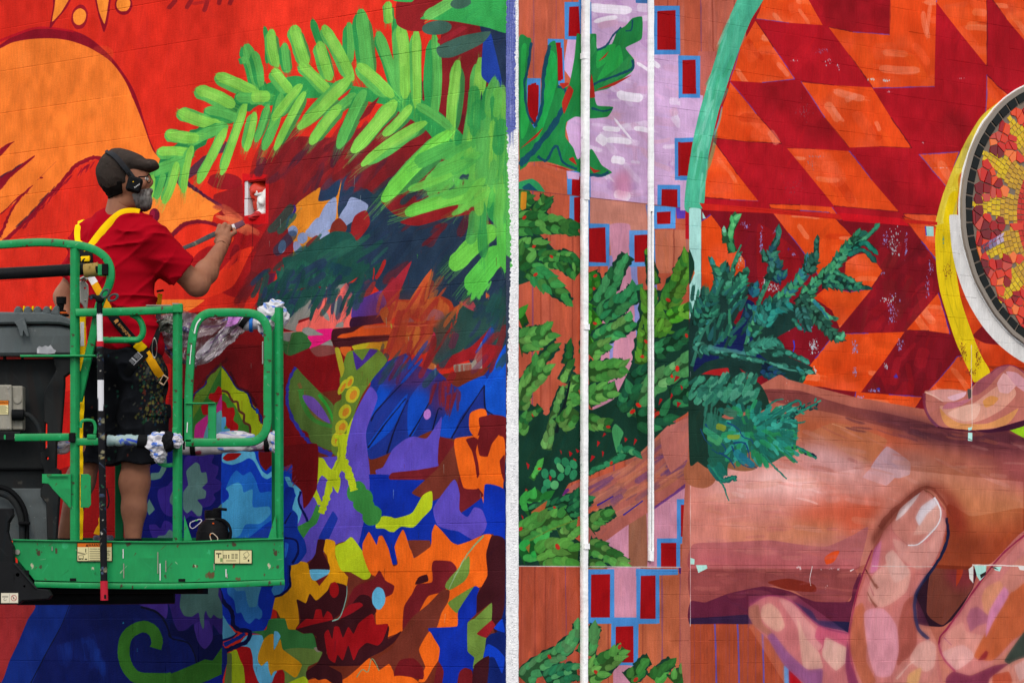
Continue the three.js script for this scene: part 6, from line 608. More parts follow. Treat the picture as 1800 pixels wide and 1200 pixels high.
// ------------------------------------------------------------------ left wall: concrete blocks under paint
rnd = rng(201);
const HOLE = (() => { const a = wallUV(wallL, 428, 316), b = wallUV(wallL, 466, 377); return { u0: b[0], u1: a[0], y0: wallUV(wallL, 447, 377)[1], y1: wallUV(wallL, 447, 316)[1] }; })();
{
  const w = thing('mural_wall', 'long concrete block wall on the left, its fern and flower mural still being painted', 'wall');
  const h = 0.2035, len = 0.434, base = CAM_Y + 0.172, deep = 0.0008;
  const { u0, u1, y0, y1 } = HOLE, yb = 1.05, yt = TOP;
  // the wall body, with the opening left free
  const body = mergeGeometries([slab(wallL, 0, u0, yb, yt, -0.2, -deep), slab(wallL, u1, 3.8, yb, yt, -0.2, -deep), slab(wallL, u0, u1, yb, y0, -0.2, -deep), slab(wallL, u0, u1, y1, yt, -0.2, -deep)]);
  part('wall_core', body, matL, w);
  part('plain_wall', slab(wallL, 3.8, 6.5, 0, yt, -0.2, -0.001), paint({ color: col('#a8301c'), bumpMap: blockBump, bumpScale: 0.001 }), w); part('footing', slab(wallL, 0, 3.8, 0, yb, -0.2, -0.001), std({ color: col('#27305c'), roughness: 0.7 }), w);
  part('coping', slab(wallL, 0, 6.5, yt, yt + 0.06, -0.22, 0.02), std({ color: col('#8a8a88') }), w);
  const k0 = Math.ceil((yb - base) / h), k1 = Math.floor((yt - base) / h);
  for (let k = k0 - 1; k <= k1; k++) {
    let start = (k & 1) ? 0.317 - len : 0.1 - len;
    for (let u = start; u < 3.8; u += len) {
      const a = Math.max(u, 0.0), b = Math.min(u + len, 3.8), c0 = Math.max(base + k * h, yb), c1 = Math.min(base + (k + 1) * h, yt);
      if (b - a < 0.03 || c1 - c0 < 0.02) continue;
      const pieces = [];
      if (b > u0 && a < u1 && c1 > y0 && c0 < y1) {   // blocks broken around the opening
        if (a < u0 - 0.01) pieces.push([a, u0, c0, c1]); if (b > u1 + 0.01) pieces.push([u1, b, c0, c1]);
        const m0 = Math.max(a, u0), m1 = Math.min(b, u1); if (m1 - m0 > 0.012) { if (c0 < y0 - 0.012) pieces.push([m0, m1, c0, y0]); if (c1 > y1 + 0.012) pieces.push([m0, m1, y1, c1]); }
      } else pieces.push([a, b, c0, c1]);
      for (const [p, q, r, s] of pieces) {
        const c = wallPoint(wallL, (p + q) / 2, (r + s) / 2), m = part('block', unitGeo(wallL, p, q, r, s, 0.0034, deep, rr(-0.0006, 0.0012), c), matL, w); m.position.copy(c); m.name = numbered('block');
      }
    }
  }
}
// ------------------------------------------------------------------ right wall: smooth render near the corner, then small square masonry units
rnd = rng(202);
{
  const w = thing('mural_wall', 'wall right of the white corner strip, painted with hands, cedar and red diamonds', 'wall');
  const tw = 0.1175, th = 0.1015, uA = 0.745, yb = 1.05, yt = TOP, deep = 0.0008;
  part('wall_core', mergeGeometries([slab(wallR, uA, 3.8, yb, yt, -0.2, -deep), slab(wallR, 0, uA, yb, yt, -0.2, 0)]), matR, w);
  part('plain_wall', slab(wallR, 3.8, 6.5, 0, yt, -0.2, -0.001), paint({ color: col('#9c2a1c'), bumpMap: blockBump, bumpScale: 0.001 }), w); part('footing', slab(wallR, 0, 3.8, 0, yb, -0.2, 0.0015), std({ color: col('#7a4038'), roughness: 0.7 }), w);
  part('coping', slab(wallR, 0, 6.5, yt, yt + 0.06, -0.22, 0.02), std({ color: col('#8a8a88') }), w);
  const cells = [], base = CAM_Y + 0.075;
  for (let i = 0; uA + i * tw < 3.8; i++) for (let k = Math.floor((yb - base) / th); base + k * th < yt; k++) {
    const a = uA + i * tw, b = Math.min(a + tw, 3.8), c0 = Math.max(base + k * th, yb), c1 = Math.min(base + (k + 1) * th, yt); if (c1 - c0 < 0.015 || b - a < 0.015) continue;
    cells.push([a, b, c0, c1]);
  }
  const seen = cells.filter((c) => c[2] > 1.5 && c[3] < 4.5), rest = cells.filter((c) => !seen.includes(c)).concat(seen.slice(300));
  for (const [a, b, c0, c1] of seen.slice(0, 300)) { const c = wallPoint(wallR, (a + b) / 2, (c0 + c1) / 2), m = part(numbered('tile'), unitGeo(wallR, a, b, c0, c1, 0.0018, deep, rr(-0.0004, 0.0006), c), matR, w); m.position.copy(c); }
  const far = part('tile_field', mergeGeometries(rest.map(([a, b, c0, c1]) => unitGeo(wallR, a, b, c0, c1, 0.0018, deep, rr(-0.0004, 0.0006), V(0, 0, 0)))), matR, w); far.userData.kind = 'stuff';
}
// ------------------------------------------------------------------ white corner strip between the two walls
{
  const W = 128, H = 2048, c = board(W, H, '#e9e9ec'), x = C; rnd = rng(77);
  MAP = (px, py) => [(px - 887) / 28 * W, (TOP - (CAM_Y + (1075 - py) / SCALE0)) / SPAN * H]; F(0, 0, 1);
  for (let i = 0; i < 500; i++) { const a = rr(886, 916), b = rr(-60, 1260); O(rnd() < 0.5 ? '#f4f4f5' : '#d9dadd', a, b, rr(0.6, 2.4), rr(1, 6), rr(-0.4, 0.4), 0); }
  const jag = (colr, y0, y1, w0, w1, j) => { const a = [880, y0]; for (let y = y0; y <= y1; y += 3) a.push(889 + mix(w0, w1, (y - y0) / (y1 - y0)) + rr(-j, j), y); a.push(880, y1); P(colr, a, 0.5, 0.5, 1.5); };
  jag('#5560a8', -80, 226, 16, 17, 1.6); for (let i = 0; i < 160; i++) { const a = rr(889, 906), b = rr(-60, 222); L(rnd() < 0.5 ? '#3d4a9c' : '#8d93c8', [a, b, a + rr(-0.5, 0.5), b + rr(6, 40)], rr(0.4, 1.4), 0.4, 0.4, 0.6); }
  jag('#55bd4e', -80, 40, 1.5, 1, 1.5); for (let i = 0; i < 10; i++) { const a = rr(890, 903); L('#5560a8', [a, 215, a + rr(-1, 1), 215 + rr(8, 62)], 1.4, 0.5, 0.5, 0.8); }
  jag('#4fae4a', 225, 470, 2, 10, 2.6); SPECK('#4fae4a', 901, 370, 14, 240, 160, 0.7); jag('#26344c', 455, 660, 9, 3, 1.6); SPECK('#7c2a34', 899, 600, 10, 220, 140, 0.6); jag('#5a2c46', 640, 800, 2, 0.5, 0.8);
  for (let i = 0; i < 70; i++) { const a = rr(892, 911), b = rr(260, 1230); L('#9a9ca3', [a, b, a + rr(-2, 2), b + rr(2, 5)], 0.7, 0.3, 0.6, 0.55); } SPECK('#b04a3a', 908, 470, 10, 300, 5, 0.6);
  weather(c, 78, 0.25);
  const bm = stuccoBump.clone(); bm.repeat.set(0.35, 24); bm.needsUpdate = true;
  const mat = std({ map: canvasTex(c), roughness: 0.85, bumpMap: bm, bumpScale: 0.0028 });
  const z = -DEPTH0, xl = wallL.x, xr = wallR.x, xs = [[xl - 0.0005, z - 0.012], [xl + 0.0015, z + 0.003], [xl + 0.005, z + 0.006], [xr - 0.005, z + 0.006], [xr - 0.0015, z + 0.003], [xr + 0.0005, z - 0.012]];
  const pos = [], uv = [], idx = [], rows = 160, ya = 1.05, yb = TOP; rnd = rng(79);
  for (let j = 0; j <= rows; j++) { const y = mix(ya, yb, j / rows), wob = (rnd() - 0.5) * 0.0016, wob2 = (rnd() - 0.5) * 0.0016; xs.forEach(([px, pz], i) => { pos.push(px + (i > 2 ? wob : wob2), y, pz + (i > 0 && i < 5 ? (rnd() - 0.5) * 0.0014 : 0)); const pxx = 900 + px * SCALE0; uv.push((pxx - 887) / 28, j / rows); }); }
  for (let j = 0; j < rows; j++) for (let i = 0; i < 5; i++) { const a = j * 6 + i; idx.push(a, a + 1, a + 7, a, a + 7, a + 6); }
  const g = new THREE.BufferGeometry(); g.setAttribute('position', new THREE.Float32BufferAttribute(pos, 3)); g.setAttribute('uv', new THREE.Float32BufferAttribute(uv, 2)); g.setIndex(idx); g.computeVertexNormals();
  const t = thing('corner_strip', 'white rough stucco corner strip between the murals, blue and green paint smeared along its left', 'corner trim');
  part('stucco_face', g, mat, t); part('foot', new THREE.BoxGeometry(xr - xl - 0.002, 1.05, 0.06).translate((xl + xr) / 2, 0.525, z - 0.026), std({ color: col('#d6d6d8') }), t);
}
// ------------------------------------------------------------------ shape helpers
// sweep a closed 2-D section along a path that lies roughly facing the camera; section x runs in-plane, section y towards the camera
function sweep(path, sec, o = {}) {
  const n = path.length, m = sec.length, pos = [], uv = [], idx = []; let run = 0; const face = o.face || V(0, 0, 1);
  for (let i = 0; i < n; i++) {
    const t = path[Math.min(n - 1, i + 1)].clone().sub(path[Math.max(0, i - 1)]).normalize(), b = face.clone().sub(t.clone().multiplyScalar(face.dot(t))).normalize(), nn = b.clone().cross(t).normalize(), sc = o.scale ? o.scale(i / (n - 1)) : 1;
    if (i) run += path[i].distanceTo(path[i - 1]); let per = 0;
    for (let j = 0; j <= m; j++) { const [x, y] = sec[j % m], j2 = sec[(j + m - 1) % m]; if (j) per += Math.hypot(x - j2[0], y - j2[1]); const p = path[i].clone().addScaledVector(nn, x * sc).addScaledVector(b, y * sc); pos.push(p.x, p.y, p.z); uv.push(run * (o.uv || 1.6), per * (o.uv || 1.6)); }
  }
  for (let i = 0; i < n - 1; i++) for (let j = 0; j < m; j++) { const a = i * (m + 1) + j, b = a + m + 1; idx.push(a, a + 1, b, b, a + 1, b + 1); }
  if (o.caps !== false) for (const [row, flip] of [[0, 0], [n - 1, 1]]) { const base = pos.length / 3; for (let j = 0; j < m; j++) { const q = (row * (m + 1) + j) * 3; pos.push(pos[q], pos[q + 1], pos[q + 2]); uv.push(sec[j][0], sec[j][1]); } for (let j = 1; j < m - 1; j++) flip ? idx.push(base, base + j, base + j + 1) : idx.push(base, base + j + 1, base + j); }
  const g = new THREE.BufferGeometry(); g.setAttribute('position', new THREE.Float32BufferAttribute(pos, 3)); g.setAttribute('uv', new THREE.Float32BufferAttribute(uv, 2)); g.setIndex(idx);
  return toCreasedNormals(g, 0.6);
}
const boxSec = (w, d, r = 0.004, rot = 0) => { const o = []; for (const [sx, sy, a0] of [[1, 1, 0], [-1, 1, 1.5708], [-1, -1, 3.1416], [1, -1, 4.7124]]) for (let k = 0; k < 3; k++) { const a = a0 + k / 2 * 1.5708, x = sx * (w / 2 - r) + Math.cos(a) * r, y = sy * (d / 2 - r) + Math.sin(a) * r; o.push([x * Math.cos(rot) - y * Math.sin(rot), x * Math.sin(rot) + y * Math.cos(rot)]); } return o; };
const ringSec = (r, k = 12) => [...Array(k)].map((_, i) => [Math.cos(i / k * 6.2832) * r, Math.sin(i / k * 6.2832) * r]);
const pathAt = (a, depth, per = 5) => { const f = typeof depth === 'function' ? depth : () => depth, s = sample(a, per); return s.map(([x, y], i) => at(x, y, f(i / (s.length - 1)))); };
const lineAt = (x0, y0, x1, y1, d0, d1 = d0) => [at(x0, y0, d0), at(x1, y1, d1)];
function plate(a, depth, thick, o = {}) {           // flat plate cut to an outline seen from the front
  const pts = []; for (let i = 0; i + 1 < a.length; i += 2) pts.push(at(a[i], a[i + 1], depth)); const c = pts.reduce((s, p) => s.add(p), V(0, 0, 0)).multiplyScalar(1 / pts.length);
  const sh = new THREE.Shape(pts.map((p) => new THREE.Vector2(p.x - c.x, p.y - c.y))); for (const [x, y, r] of o.holes || []) { const h = at(x, y, depth), q = new THREE.Path(); q.absarc(h.x - c.x, h.y - c.y, r, 0, 6.2832, true); sh.holes.push(q); }
  const bv = o.bevel ?? 0.0015, g = new THREE.ExtrudeGeometry(sh, { depth: thick - bv * 2, bevelEnabled: bv > 0, bevelThickness: bv, bevelSize: bv, bevelOffset: -bv, bevelSegments: 1, curveSegments: 10 }); g.translate(c.x, c.y, c.z - thick + bv); return g;
}
const boxAt = (x0, y0, x1, y1, depth, thick, r = 0.004) => { const a = at(x0, y0, depth), b = at(x1, y1, depth), w = Math.abs(b.x - a.x), h = Math.abs(a.y - b.y), g = new RoundedBoxGeometry(w, h, thick, 2, Math.min(r, w / 2.1, h / 2.1, thick / 2.1)); g.translate((a.x + b.x) / 2, (a.y + b.y) / 2, -depth - thick / 2); return g; };
const cyl = (r0, r1, h, k = 20) => new THREE.CylinderGeometry(r0, r1, h, k);
// ------------------------------------------------------------------ painted steel and other materials
rnd = rng(401);
function speckled(base, specks, n, size = 256, seed = 1, big = 1) { const c = board(size, size, base); MAP = (x, y) => [x, y]; F(0, 0, 1); rnd = rng(seed); P(base, [0, 0, size, 0, size, size, 0, size], 0, 0.6, 1.5); for (let i = 0; i < n; i++) { const s = specks[i % specks.length]; if (i % 3) SPECK(s, rr(0, size), rr(0, size), rr(2, 26), rr(2, 26), 1 + (rnd() * 6 | 0), rr(0.35, 1.3) * big); else L(s, [rr(0, size), rr(0, size)].flatMap((v, k, a) => k ? [a[0], v, a[0] + rr(-18, 18), v + rr(-18, 18)] : []), rr(0.4, 1.4) * big, 0.4, 0.5, 0.7); } weather(c, seed + 5, 0.7); const t = canvasTex(c); t.wrapS = t.wrapT = THREE.RepeatWrapping; return t; }
const greenTex = speckled('#0f8a4b', ['#0a6b38', '#6b3a22', '#c4b498', '#0c7a41', '#2aa065', '#4a2c1c', '#5a3a20'], 190, 512, 41, 2.4);
const M = {
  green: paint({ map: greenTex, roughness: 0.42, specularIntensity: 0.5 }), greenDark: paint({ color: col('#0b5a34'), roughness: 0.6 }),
  black: paint({ map: speckled('#17181a', ['#2a2b2e', '#0c0d0e', '#6a665e'], 110, 256, 42), roughness: 0.55 }), dark: paint({ map: speckled('#232526', ['#2e3032', '#191a1b', '#55524a'], 60, 256, 43), roughness: 0.6 }), grey: paint({ map: speckled('#4c5355', ['#5c6365', '#3c4244', '#8a8c88'], 90, 256, 44), roughness: 0.45, specularIntensity: 0.5 }),
  boxgrey: paint({ map: speckled('#8f8b80', ['#7c786c', '#a09c90'], 60, 128, 45), roughness: 0.5 }), rubber: paint({ color: col('#101113'), roughness: 0.7 }), steel: std({ color: col('#9a968e'), metalness: 0.85, roughness: 0.38 }), white: paint({ map: speckled('#dcdcde', ['#b9b6b0', '#f0f0f0', '#8c7f70'], 70, 128, 46), roughness: 0.6 }),
  whitewash: paint({ map: speckled('#eeeeef', ['#dcdcdf', '#f7f7f8', '#c4c4c8'], 110, 256, 47), roughness: 0.75, bumpMap: stuccoBump, bumpScale: 0.002 }), yellow: paint({ color: col('#f2c408'), roughness: 0.8 }), yellowDirty: paint({ map: speckled('#d99a12', ['#b87a10', '#e8b030', '#5a4a20'], 80, 128, 48), roughness: 0.85 }), tan: paint({ map: speckled('#a88a4c', ['#8c7038', '#bfa468', '#6a5428'], 90, 128, 49), roughness: 0.8 }), red: paint({ color: col('#b8202e'), roughness: 0.5 }),
  splat: paint({ map: speckled('#15161a', ['#1c2f5c', '#8a8468', '#2f6a4a', '#c8c4b8', '#15161a', '#b89a3a', '#4a5a78', '#8a8468'], 420, 256, 50, 2), roughness: 0.6 }),
};
const greenPlateMat = M.green;
// ------------------------------------------------------------------ conduits on the right wall
const outR = (px, py, out) => { const [u, y] = wallUV(wallR, px, py); return wallPoint(wallR, u, y, out); };
{
  const t = thing('conduit', 'thick white painted conduit running full height, first to the right of the corner strip', 'conduit');
  rnd = rng(402); const nodes = (x0, y0, x1, y1, n, out) => [...Array(n + 1)].map((_, i) => outR(mix(x0, x1, i / n) + rr(-0.3, 0.3), mix(y0, y1, i / n), out)), f = V(SI, 0, CO);
  part('pipe', sweep(nodes(1024.5, -110, 1023, 352, 30, 0.020), boxSec(0.031, 0.03, 0.006), { face: f }), M.whitewash, t); part('pipe', sweep(nodes(1022.5, 350, 1022, 1230, 50, 0.018), boxSec(0.0295, 0.026, 0.006), { face: f }), M.whitewash, t); part('side_flange', sweep(nodes(1031.5, -110, 1031, 352, 20, 0.006), boxSec(0.012, 0.012, 0.003), { face: f }), M.whitewash, t);
  for (const y of [100, 575, 960]) part('strap', sweep([outR(1023, y - 5, 0.02), outR(1023, y + 5, 0.02)], boxSec(0.033, 0.032, 0.006), { face: f }), M.whitewash, t);
  const c = thing('conduit', 'thin white grooved cable channel right of the thick conduit, ending above the frame bottom', 'conduit');
  part('channel_side', sweep(nodes(1138.6, -110, 1139.4, 985, 60, 0.009), boxSec(0.008, 0.016, 0.003), { face: f }), M.whitewash, c); part('channel_side', sweep(nodes(1144.6, -110, 1144.4, 985, 60, 0.009), boxSec(0.008, 0.017, 0.003), { face: f }), M.whitewash, c); part('channel_cover', sweep(nodes(1141.8, -110, 1141.8, 372, 30, 0.011), boxSec(0.017, 0.012, 0.004), { face: f }), M.whitewash, c); part('channel_back', sweep(nodes(1141.8, 372, 1141.8, 986, 30, 0.004), boxSec(0.015, 0.006, 0.002), { face: f }), paint({ color: col('#8e8f92') }), c); part('channel_end', sweep([outR(1142, 968, 0.011), outR(1142, 986, 0.011)], boxSec(0.021, 0.016, 0.003), { face: f }), M.whitewash, c);
}
// ------------------------------------------------------------------ mosaic medallion
{
  rnd = rng(403); const t = thing('mosaic_medallion', 'round mosaic medallion of red and yellow tiles with black mirror rim, at right edge', 'mosaic');
  const cx = 1886, cy = 389, toWall = (px, py) => wallUV(wallR, px, py), [cu, cyy] = toWall(cx, cy), ru = cu - toWall(cx - 196, cy)[0], rv = toWall(cx, cy - 246)[1] - cyy;
  const W = (x, y, out) => wallPoint(wallR, cu + x * ru, cyy + y * rv, out);         // disc coordinates, rim at radius 1
  const ell = (r0, r1, o0, o1, mat, name) => { const pos = [], idx = [], k = 96, prof = [[r0, o0], [r0, o1], [r1, o1], [r1, o0]]; for (let i = 0; i <= k; i++) { const a = i / k * 6.2832, wob = 1 + (rnd() - 0.5) * 0.006; for (const [r, o] of prof) { const p = W(Math.cos(a) * r * wob, Math.sin(a) * r * wob, o); pos.push(p.x, p.y, p.z); } } for (let i = 0; i < k; i++) for (let j = 0; j < 4; j++) { const a = i * 4 + j, b = i * 4 + (j + 1) % 4; idx.push(a, a + 4, b, b, a + 4, b + 4); } const g = new THREE.BufferGeometry(); g.setAttribute('position', new THREE.Float32BufferAttribute(pos, 3)); g.setIndex(idx); const n = g.toNonIndexed(); n.computeVertexNormals(); part(name, n, mat, t); };
  const grout = paint({ color: col('#7d6f63'), roughness: 0.95 });
  ell(0.985, 1.015, 0, 0.018, paint({ color: col('#8d8379'), roughness: 0.95, bumpMap: stuccoBump, bumpScale: 0.004 }), 'mortar_rim'); ell(1.013, 1.024, 0, 0.005, M.whitewash, 'painted_edge');
  { const pos = [], idx = [], k = 64; const c = W(0, 0, 0.014); pos.push(c.x, c.y, c.z); for (let i = 0; i <= k; i++) { const a = i / k * 6.2832, p = W(Math.cos(a) * 0.99, Math.sin(a) * 0.99, 0.014); pos.push(p.x, p.y, p.z); if (i) idx.push(0, i, i + 1); } const g = new THREE.BufferGeometry(); g.setAttribute('position', new THREE.Float32BufferAttribute(pos, 3)); g.setIndex(idx); g.computeVertexNormals(); part('grout_bed', g, grout, t); }
  const tileGeo = (poly, inset, h) => {               // a chipped tile: convex outline drawn in, with a low chamfer
    const c = [poly.reduce((s, p) => s + p[0], 0) / poly.length, poly.reduce((s, p) => s + p[1], 0) / poly.length], sh = (p, d) => { const dx = c[0] - p[0], dy = c[1] - p[1], l = Math.hypot(dx, dy); return [p[0] + dx / l * Math.min(d, l * 0.5), p[1] + dy / l * Math.min(d, l * 0.5)]; };
    const lo = poly.map((p) => sh(p, inset)), hi = poly.map((p) => sh(p, inset + 0.003)), tl = (rnd() - 0.5) * 0.0016, pos = []; const pw = (p, o) => { const q = W(p[0], p[1], o); return [q.x, q.y, q.z]; };
    for (let i = 0; i < poly.length; i++) { const j = (i + 1) % poly.length; const oi = h + tl * (i / poly.length - 0.5), oj = h + tl * (j / poly.length - 0.5); pos.push(...pw(c, h), ...pw(hi[i], oi), ...pw(hi[j], oj)); pos.push(...pw(lo[i], 0.0135), ...pw(lo[j], 0.0135), ...pw(hi[j], oj), ...pw(lo[i], 0.0135), ...pw(hi[j], oj), ...pw(hi[i], oi)); }
    const g = new THREE.BufferGeometry(); g.setAttribute('position', new THREE.Float32BufferAttribute(pos, 3)); g.computeVertexNormals(); return g;
  };
  const glaze = (c) => paint({ color: col(c), roughness: 0.22, specularIntensity: 0.5, side: THREE.DoubleSide }), reds = ['#a00812', '#d8361c', '#ee7438', '#cc2418', '#740c18', '#c4483c', '#e2481f', '#8c0a14'].map(glaze), yel = ['#d8b400', '#e0bc0a', '#ccaa04', '#d6a812'].map(glaze), yel2 = ['#c8981c', '#bc8e20', '#d2a41c', '#b88a2c'].map(glaze), cen = ['#c8260e', '#b81f10', '#d03418'].map(glaze), mir = paint({ color: col('#0a100f'), roughness: 0.16, specularIntensity: 0.22, side: THREE.DoubleSide });
  const inRay = (x, y, far) => { const r = Math.hypot(x, y), d = (Math.atan2(y, x) - 2.3) / (Math.PI / 8), n = Math.round(d), s = 2 * Math.abs(d - n); return r < (far || 0.93) - s * 0.42 && r > 0.52 && n !== 3; }; // sixteen tapering rays
  const visible = (x, y) => x < -0.28;
  for (let i = 0; i < 64; i++) { const a0 = i / 64 * 6.2832 + 0.004, a1 = (i + 1) / 64 * 6.2832 - 0.004; const p = [[0.925, a0], [0.985, a0], [0.985, a1], [0.925, a1]].map(([r, a]) => [Math.cos(a) * r, Math.sin(a) * r]); part(numbered('mirror_tile'), tileGeo(p, 0.002, 0.019), mir, t); }
  // irregular red pieces: Voronoi cells of jittered points between the rays
  const pts = []; for (let y = -0.94; y < 0.94; y += 0.064) for (let x = -0.94; x < 0.95; x += 0.064) { const px = x + rr(-0.028, 0.028), py = y + rr(-0.028, 0.028), r = Math.hypot(px, py); if (r < 0.95 && r > 0.5) pts.push([px, py, inRay(px, py) || r > 0.93 || r < 0.53]); }
  const far = reds.map(() => []); pts.forEach((p, i) => { if (p[2]) return; let poly = [[p[0] - 0.07, p[1] - 0.07], [p[0] + 0.07, p[1] - 0.07], [p[0] + 0.07, p[1] + 0.07], [p[0] - 0.07, p[1] + 0.07]]; for (const q of pts) { const dx = q[0] - p[0], dy = q[1] - p[1], d2 = dx * dx + dy * dy; if (d2 === 0 || d2 > 0.03) continue; const out = []; for (let k = 0; k < poly.length; k++) { const A = poly[k], B2 = poly[(k + 1) % poly.length], f = (s) => (s[0] - p[0]) * dx + (s[1] - p[1]) * dy - d2 / 2, fa = f(A), fb = f(B2); if (fa <= 0) out.push(A); if (fa * fb < 0) { const u = fa / (fa - fb); out.push([mix(A[0], B2[0], u), mix(A[1], B2[1], u)]); } } poly = out; if (poly.length < 3) return; }
    poly = poly.map((v) => { const r = Math.hypot(v[0], v[1]); return r > 0.925 ? [v[0] * 0.925 / r, v[1] * 0.925 / r] : v; }); const ci = (rnd() * 8) | 0, tg = tileGeo(poly, 0.003, 0.018 + rr(0, 0.002)); if (visible(p[0], p[1])) part(numbered('red_tile'), tg, reds[ci], t); else far[ci].push(tg); });
  far.forEach((f, i) => { if (f.length) part('far_red_tiles', mergeGeometries(f), reds[i], t).userData.kind = 'stuff'; });
  const lil = ['#5a3a52', '#7c6a92', '#b9a4c0', '#6a4a6a'].map(glaze); for (let i = 0; i < 6; i++) for (const k of [0, 1]) { const x0 = -0.86 + i * 0.034, y0 = -0.275 + i * 0.018, d = k ? 0.03 : -0.03; part(numbered('lilac_tile'), tileGeo([[x0, y0], [x0 + 0.032, y0 + 0.016], [x0 + 0.044, y0 + 0.016 + d * 1.1], [x0 + 0.012, y0 + d * 1.1]], 0.002, 0.022), lil[Math.min(3, (i >> 1) === 0 ? 0 : (i >> 1) === 1 ? 1 + (k ? 0 : 0) : 2)], t); }
  const small = [[], [], [], [], [], [], [], [], [], [], []], sq = (x, y, s, rot, bin) => { const p = []; for (const [a, b] of [[-1, -1], [1, -1], [1, 1], [-1, 1]]) { const u = a * s / 2 * rr(0.94, 1.03), v = b * s / 2 * rr(0.94, 1.03); p.push([x + u * Math.cos(rot) - v * Math.sin(rot), y + u * Math.sin(rot) + v * Math.cos(rot)]); } small[bin].push(tileGeo(p, 0.0012, 0.017)); };
  for (let r = 0.545; r < 0.95; r += 0.038) { const n = Math.round(2 * Math.PI * r / 0.038); for (let i = 0; i < n; i++) { const a = i / n * 6.2832 + r, x = Math.cos(a) * r, y = Math.sin(a) * r; if (!inRay(x, y, 0.965)) continue; sq(x, y, 0.0375, a, r > 0.67 ? (rnd() * 4) | 0 : 4 + ((rnd() * 4) | 0)); } }
  for (let r = 0.02; r < 0.525; r += 0.038) { const n = Math.round(2 * Math.PI * r / 0.038); for (let i = 0; i < n; i++) { const a = i / n * 6.2832, x = Math.cos(a) * r, y = Math.sin(a) * r; sq(x, y, 0.0375, a, 8 + ((rnd() * 3) | 0)); } }
  small.forEach((s, i) => { if (s.length) { const m = part(i < 8 ? 'yellow_tiles' : 'red_square_tiles', mergeGeometries(s), [...yel, ...yel2, ...cen][i], t); m.userData.kind = 'stuff'; } });
}
// ------------------------------------------------------------------ opening in the left wall, stuffed with torn painted foam
{
  const { u0, u1, y0, y1 } = HOLE, wL = (u, y, o) => wallPoint(wallL, u, y, o), slabM = (a, b, c, d, o0, o1) => slab(wallL, a, b, c, d, o0, o1);
  const t = thing('wall_opening', 'small rectangular wall opening with white edges, stuffed with torn red and white foam', 'wall opening');
  const wm = paint({ color: col('#d4d4d6'), roughness: 0.7 }), e = 0.006;
  part('lining', mergeGeometries([slabM(u1 - 0.022, u1 - 0.0005, y0, y0 + 0.075, -0.18, -0.004), slabM(u1 - 0.021, u1 - 0.0005, y0 + 0.079, y1, -0.18, -0.006), slabM(u0 + 0.0005, u0 + 0.004, y0, y1, -0.18, -0.02)]), wm, t); part('painted_lining', mergeGeometries([slabM(u0 + e, u1 - 0.023, y1 - e, y1 - 0.0005, -0.18, -0.004)]), paint({ color: col('#9c1a18') }), t);
  part('back', slabM(u0 + 0.001, u1 - 0.001, y0 + 0.001, y1 - 0.001, -0.19, -0.15), paint({ color: col('#0b0b0c') }), t);
  rnd = rng(404); const lump = (u, y, o, su, sy, c, name, seed) => { const g = new THREE.IcosahedronGeometry(1, 4), p = g.attributes.position, n = noise2(seed), q = wL(u, y, o); for (let i = 0; i < p.count; i++) { const v = V(p.getX(i), p.getY(i), p.getZ(i)), k = 0.62 + 0.75 * n(v.x * 2.2 + 9, v.y * 2.2 + v.z * 1.7 + 9) + 0.18 * n(v.x * 7 + 3, v.y * 7 - v.z * 5 + 30); p.setXYZ(i, q.x + v.x * su * k, q.y + v.y * sy * k, q.z + v.z * 0.03 * k); } const m = mergeVertices(g.deleteAttribute('uv').deleteAttribute('normal')); m.computeVertexNormals(); part(name, m, paint({ color: col(c), roughness: 0.45, specularIntensity: 0.6 }), t); };
  const um = (u0 + u1 - 0.02) / 2, h = y1 - y0; lump(um - 0.002, y0 + h * 0.7, -0.05, 0.062, 0.044, '#c8341f', 'red_foam', 5); lump(um + 0.026, y0 + h * 0.46, -0.045, 0.026, 0.068, '#cc3f28', 'red_foam', 6); lump(um - 0.024, y0 + h * 0.4, -0.035, 0.042, 0.05, '#dcdcd8', 'white_foam', 7); lump(um - 0.012, y0 + h * 0.1, -0.04, 0.03, 0.022, '#d8d8d6', 'white_foam', 8); lump(um, y0 - 0.004, -0.02, 0.046, 0.018, '#b01418', 'red_foam', 9); lump(um + 0.01, y0 + h * 0.62, -0.028, 0.02, 0.018, '#d8d6d2', 'white_foam', 10);
}
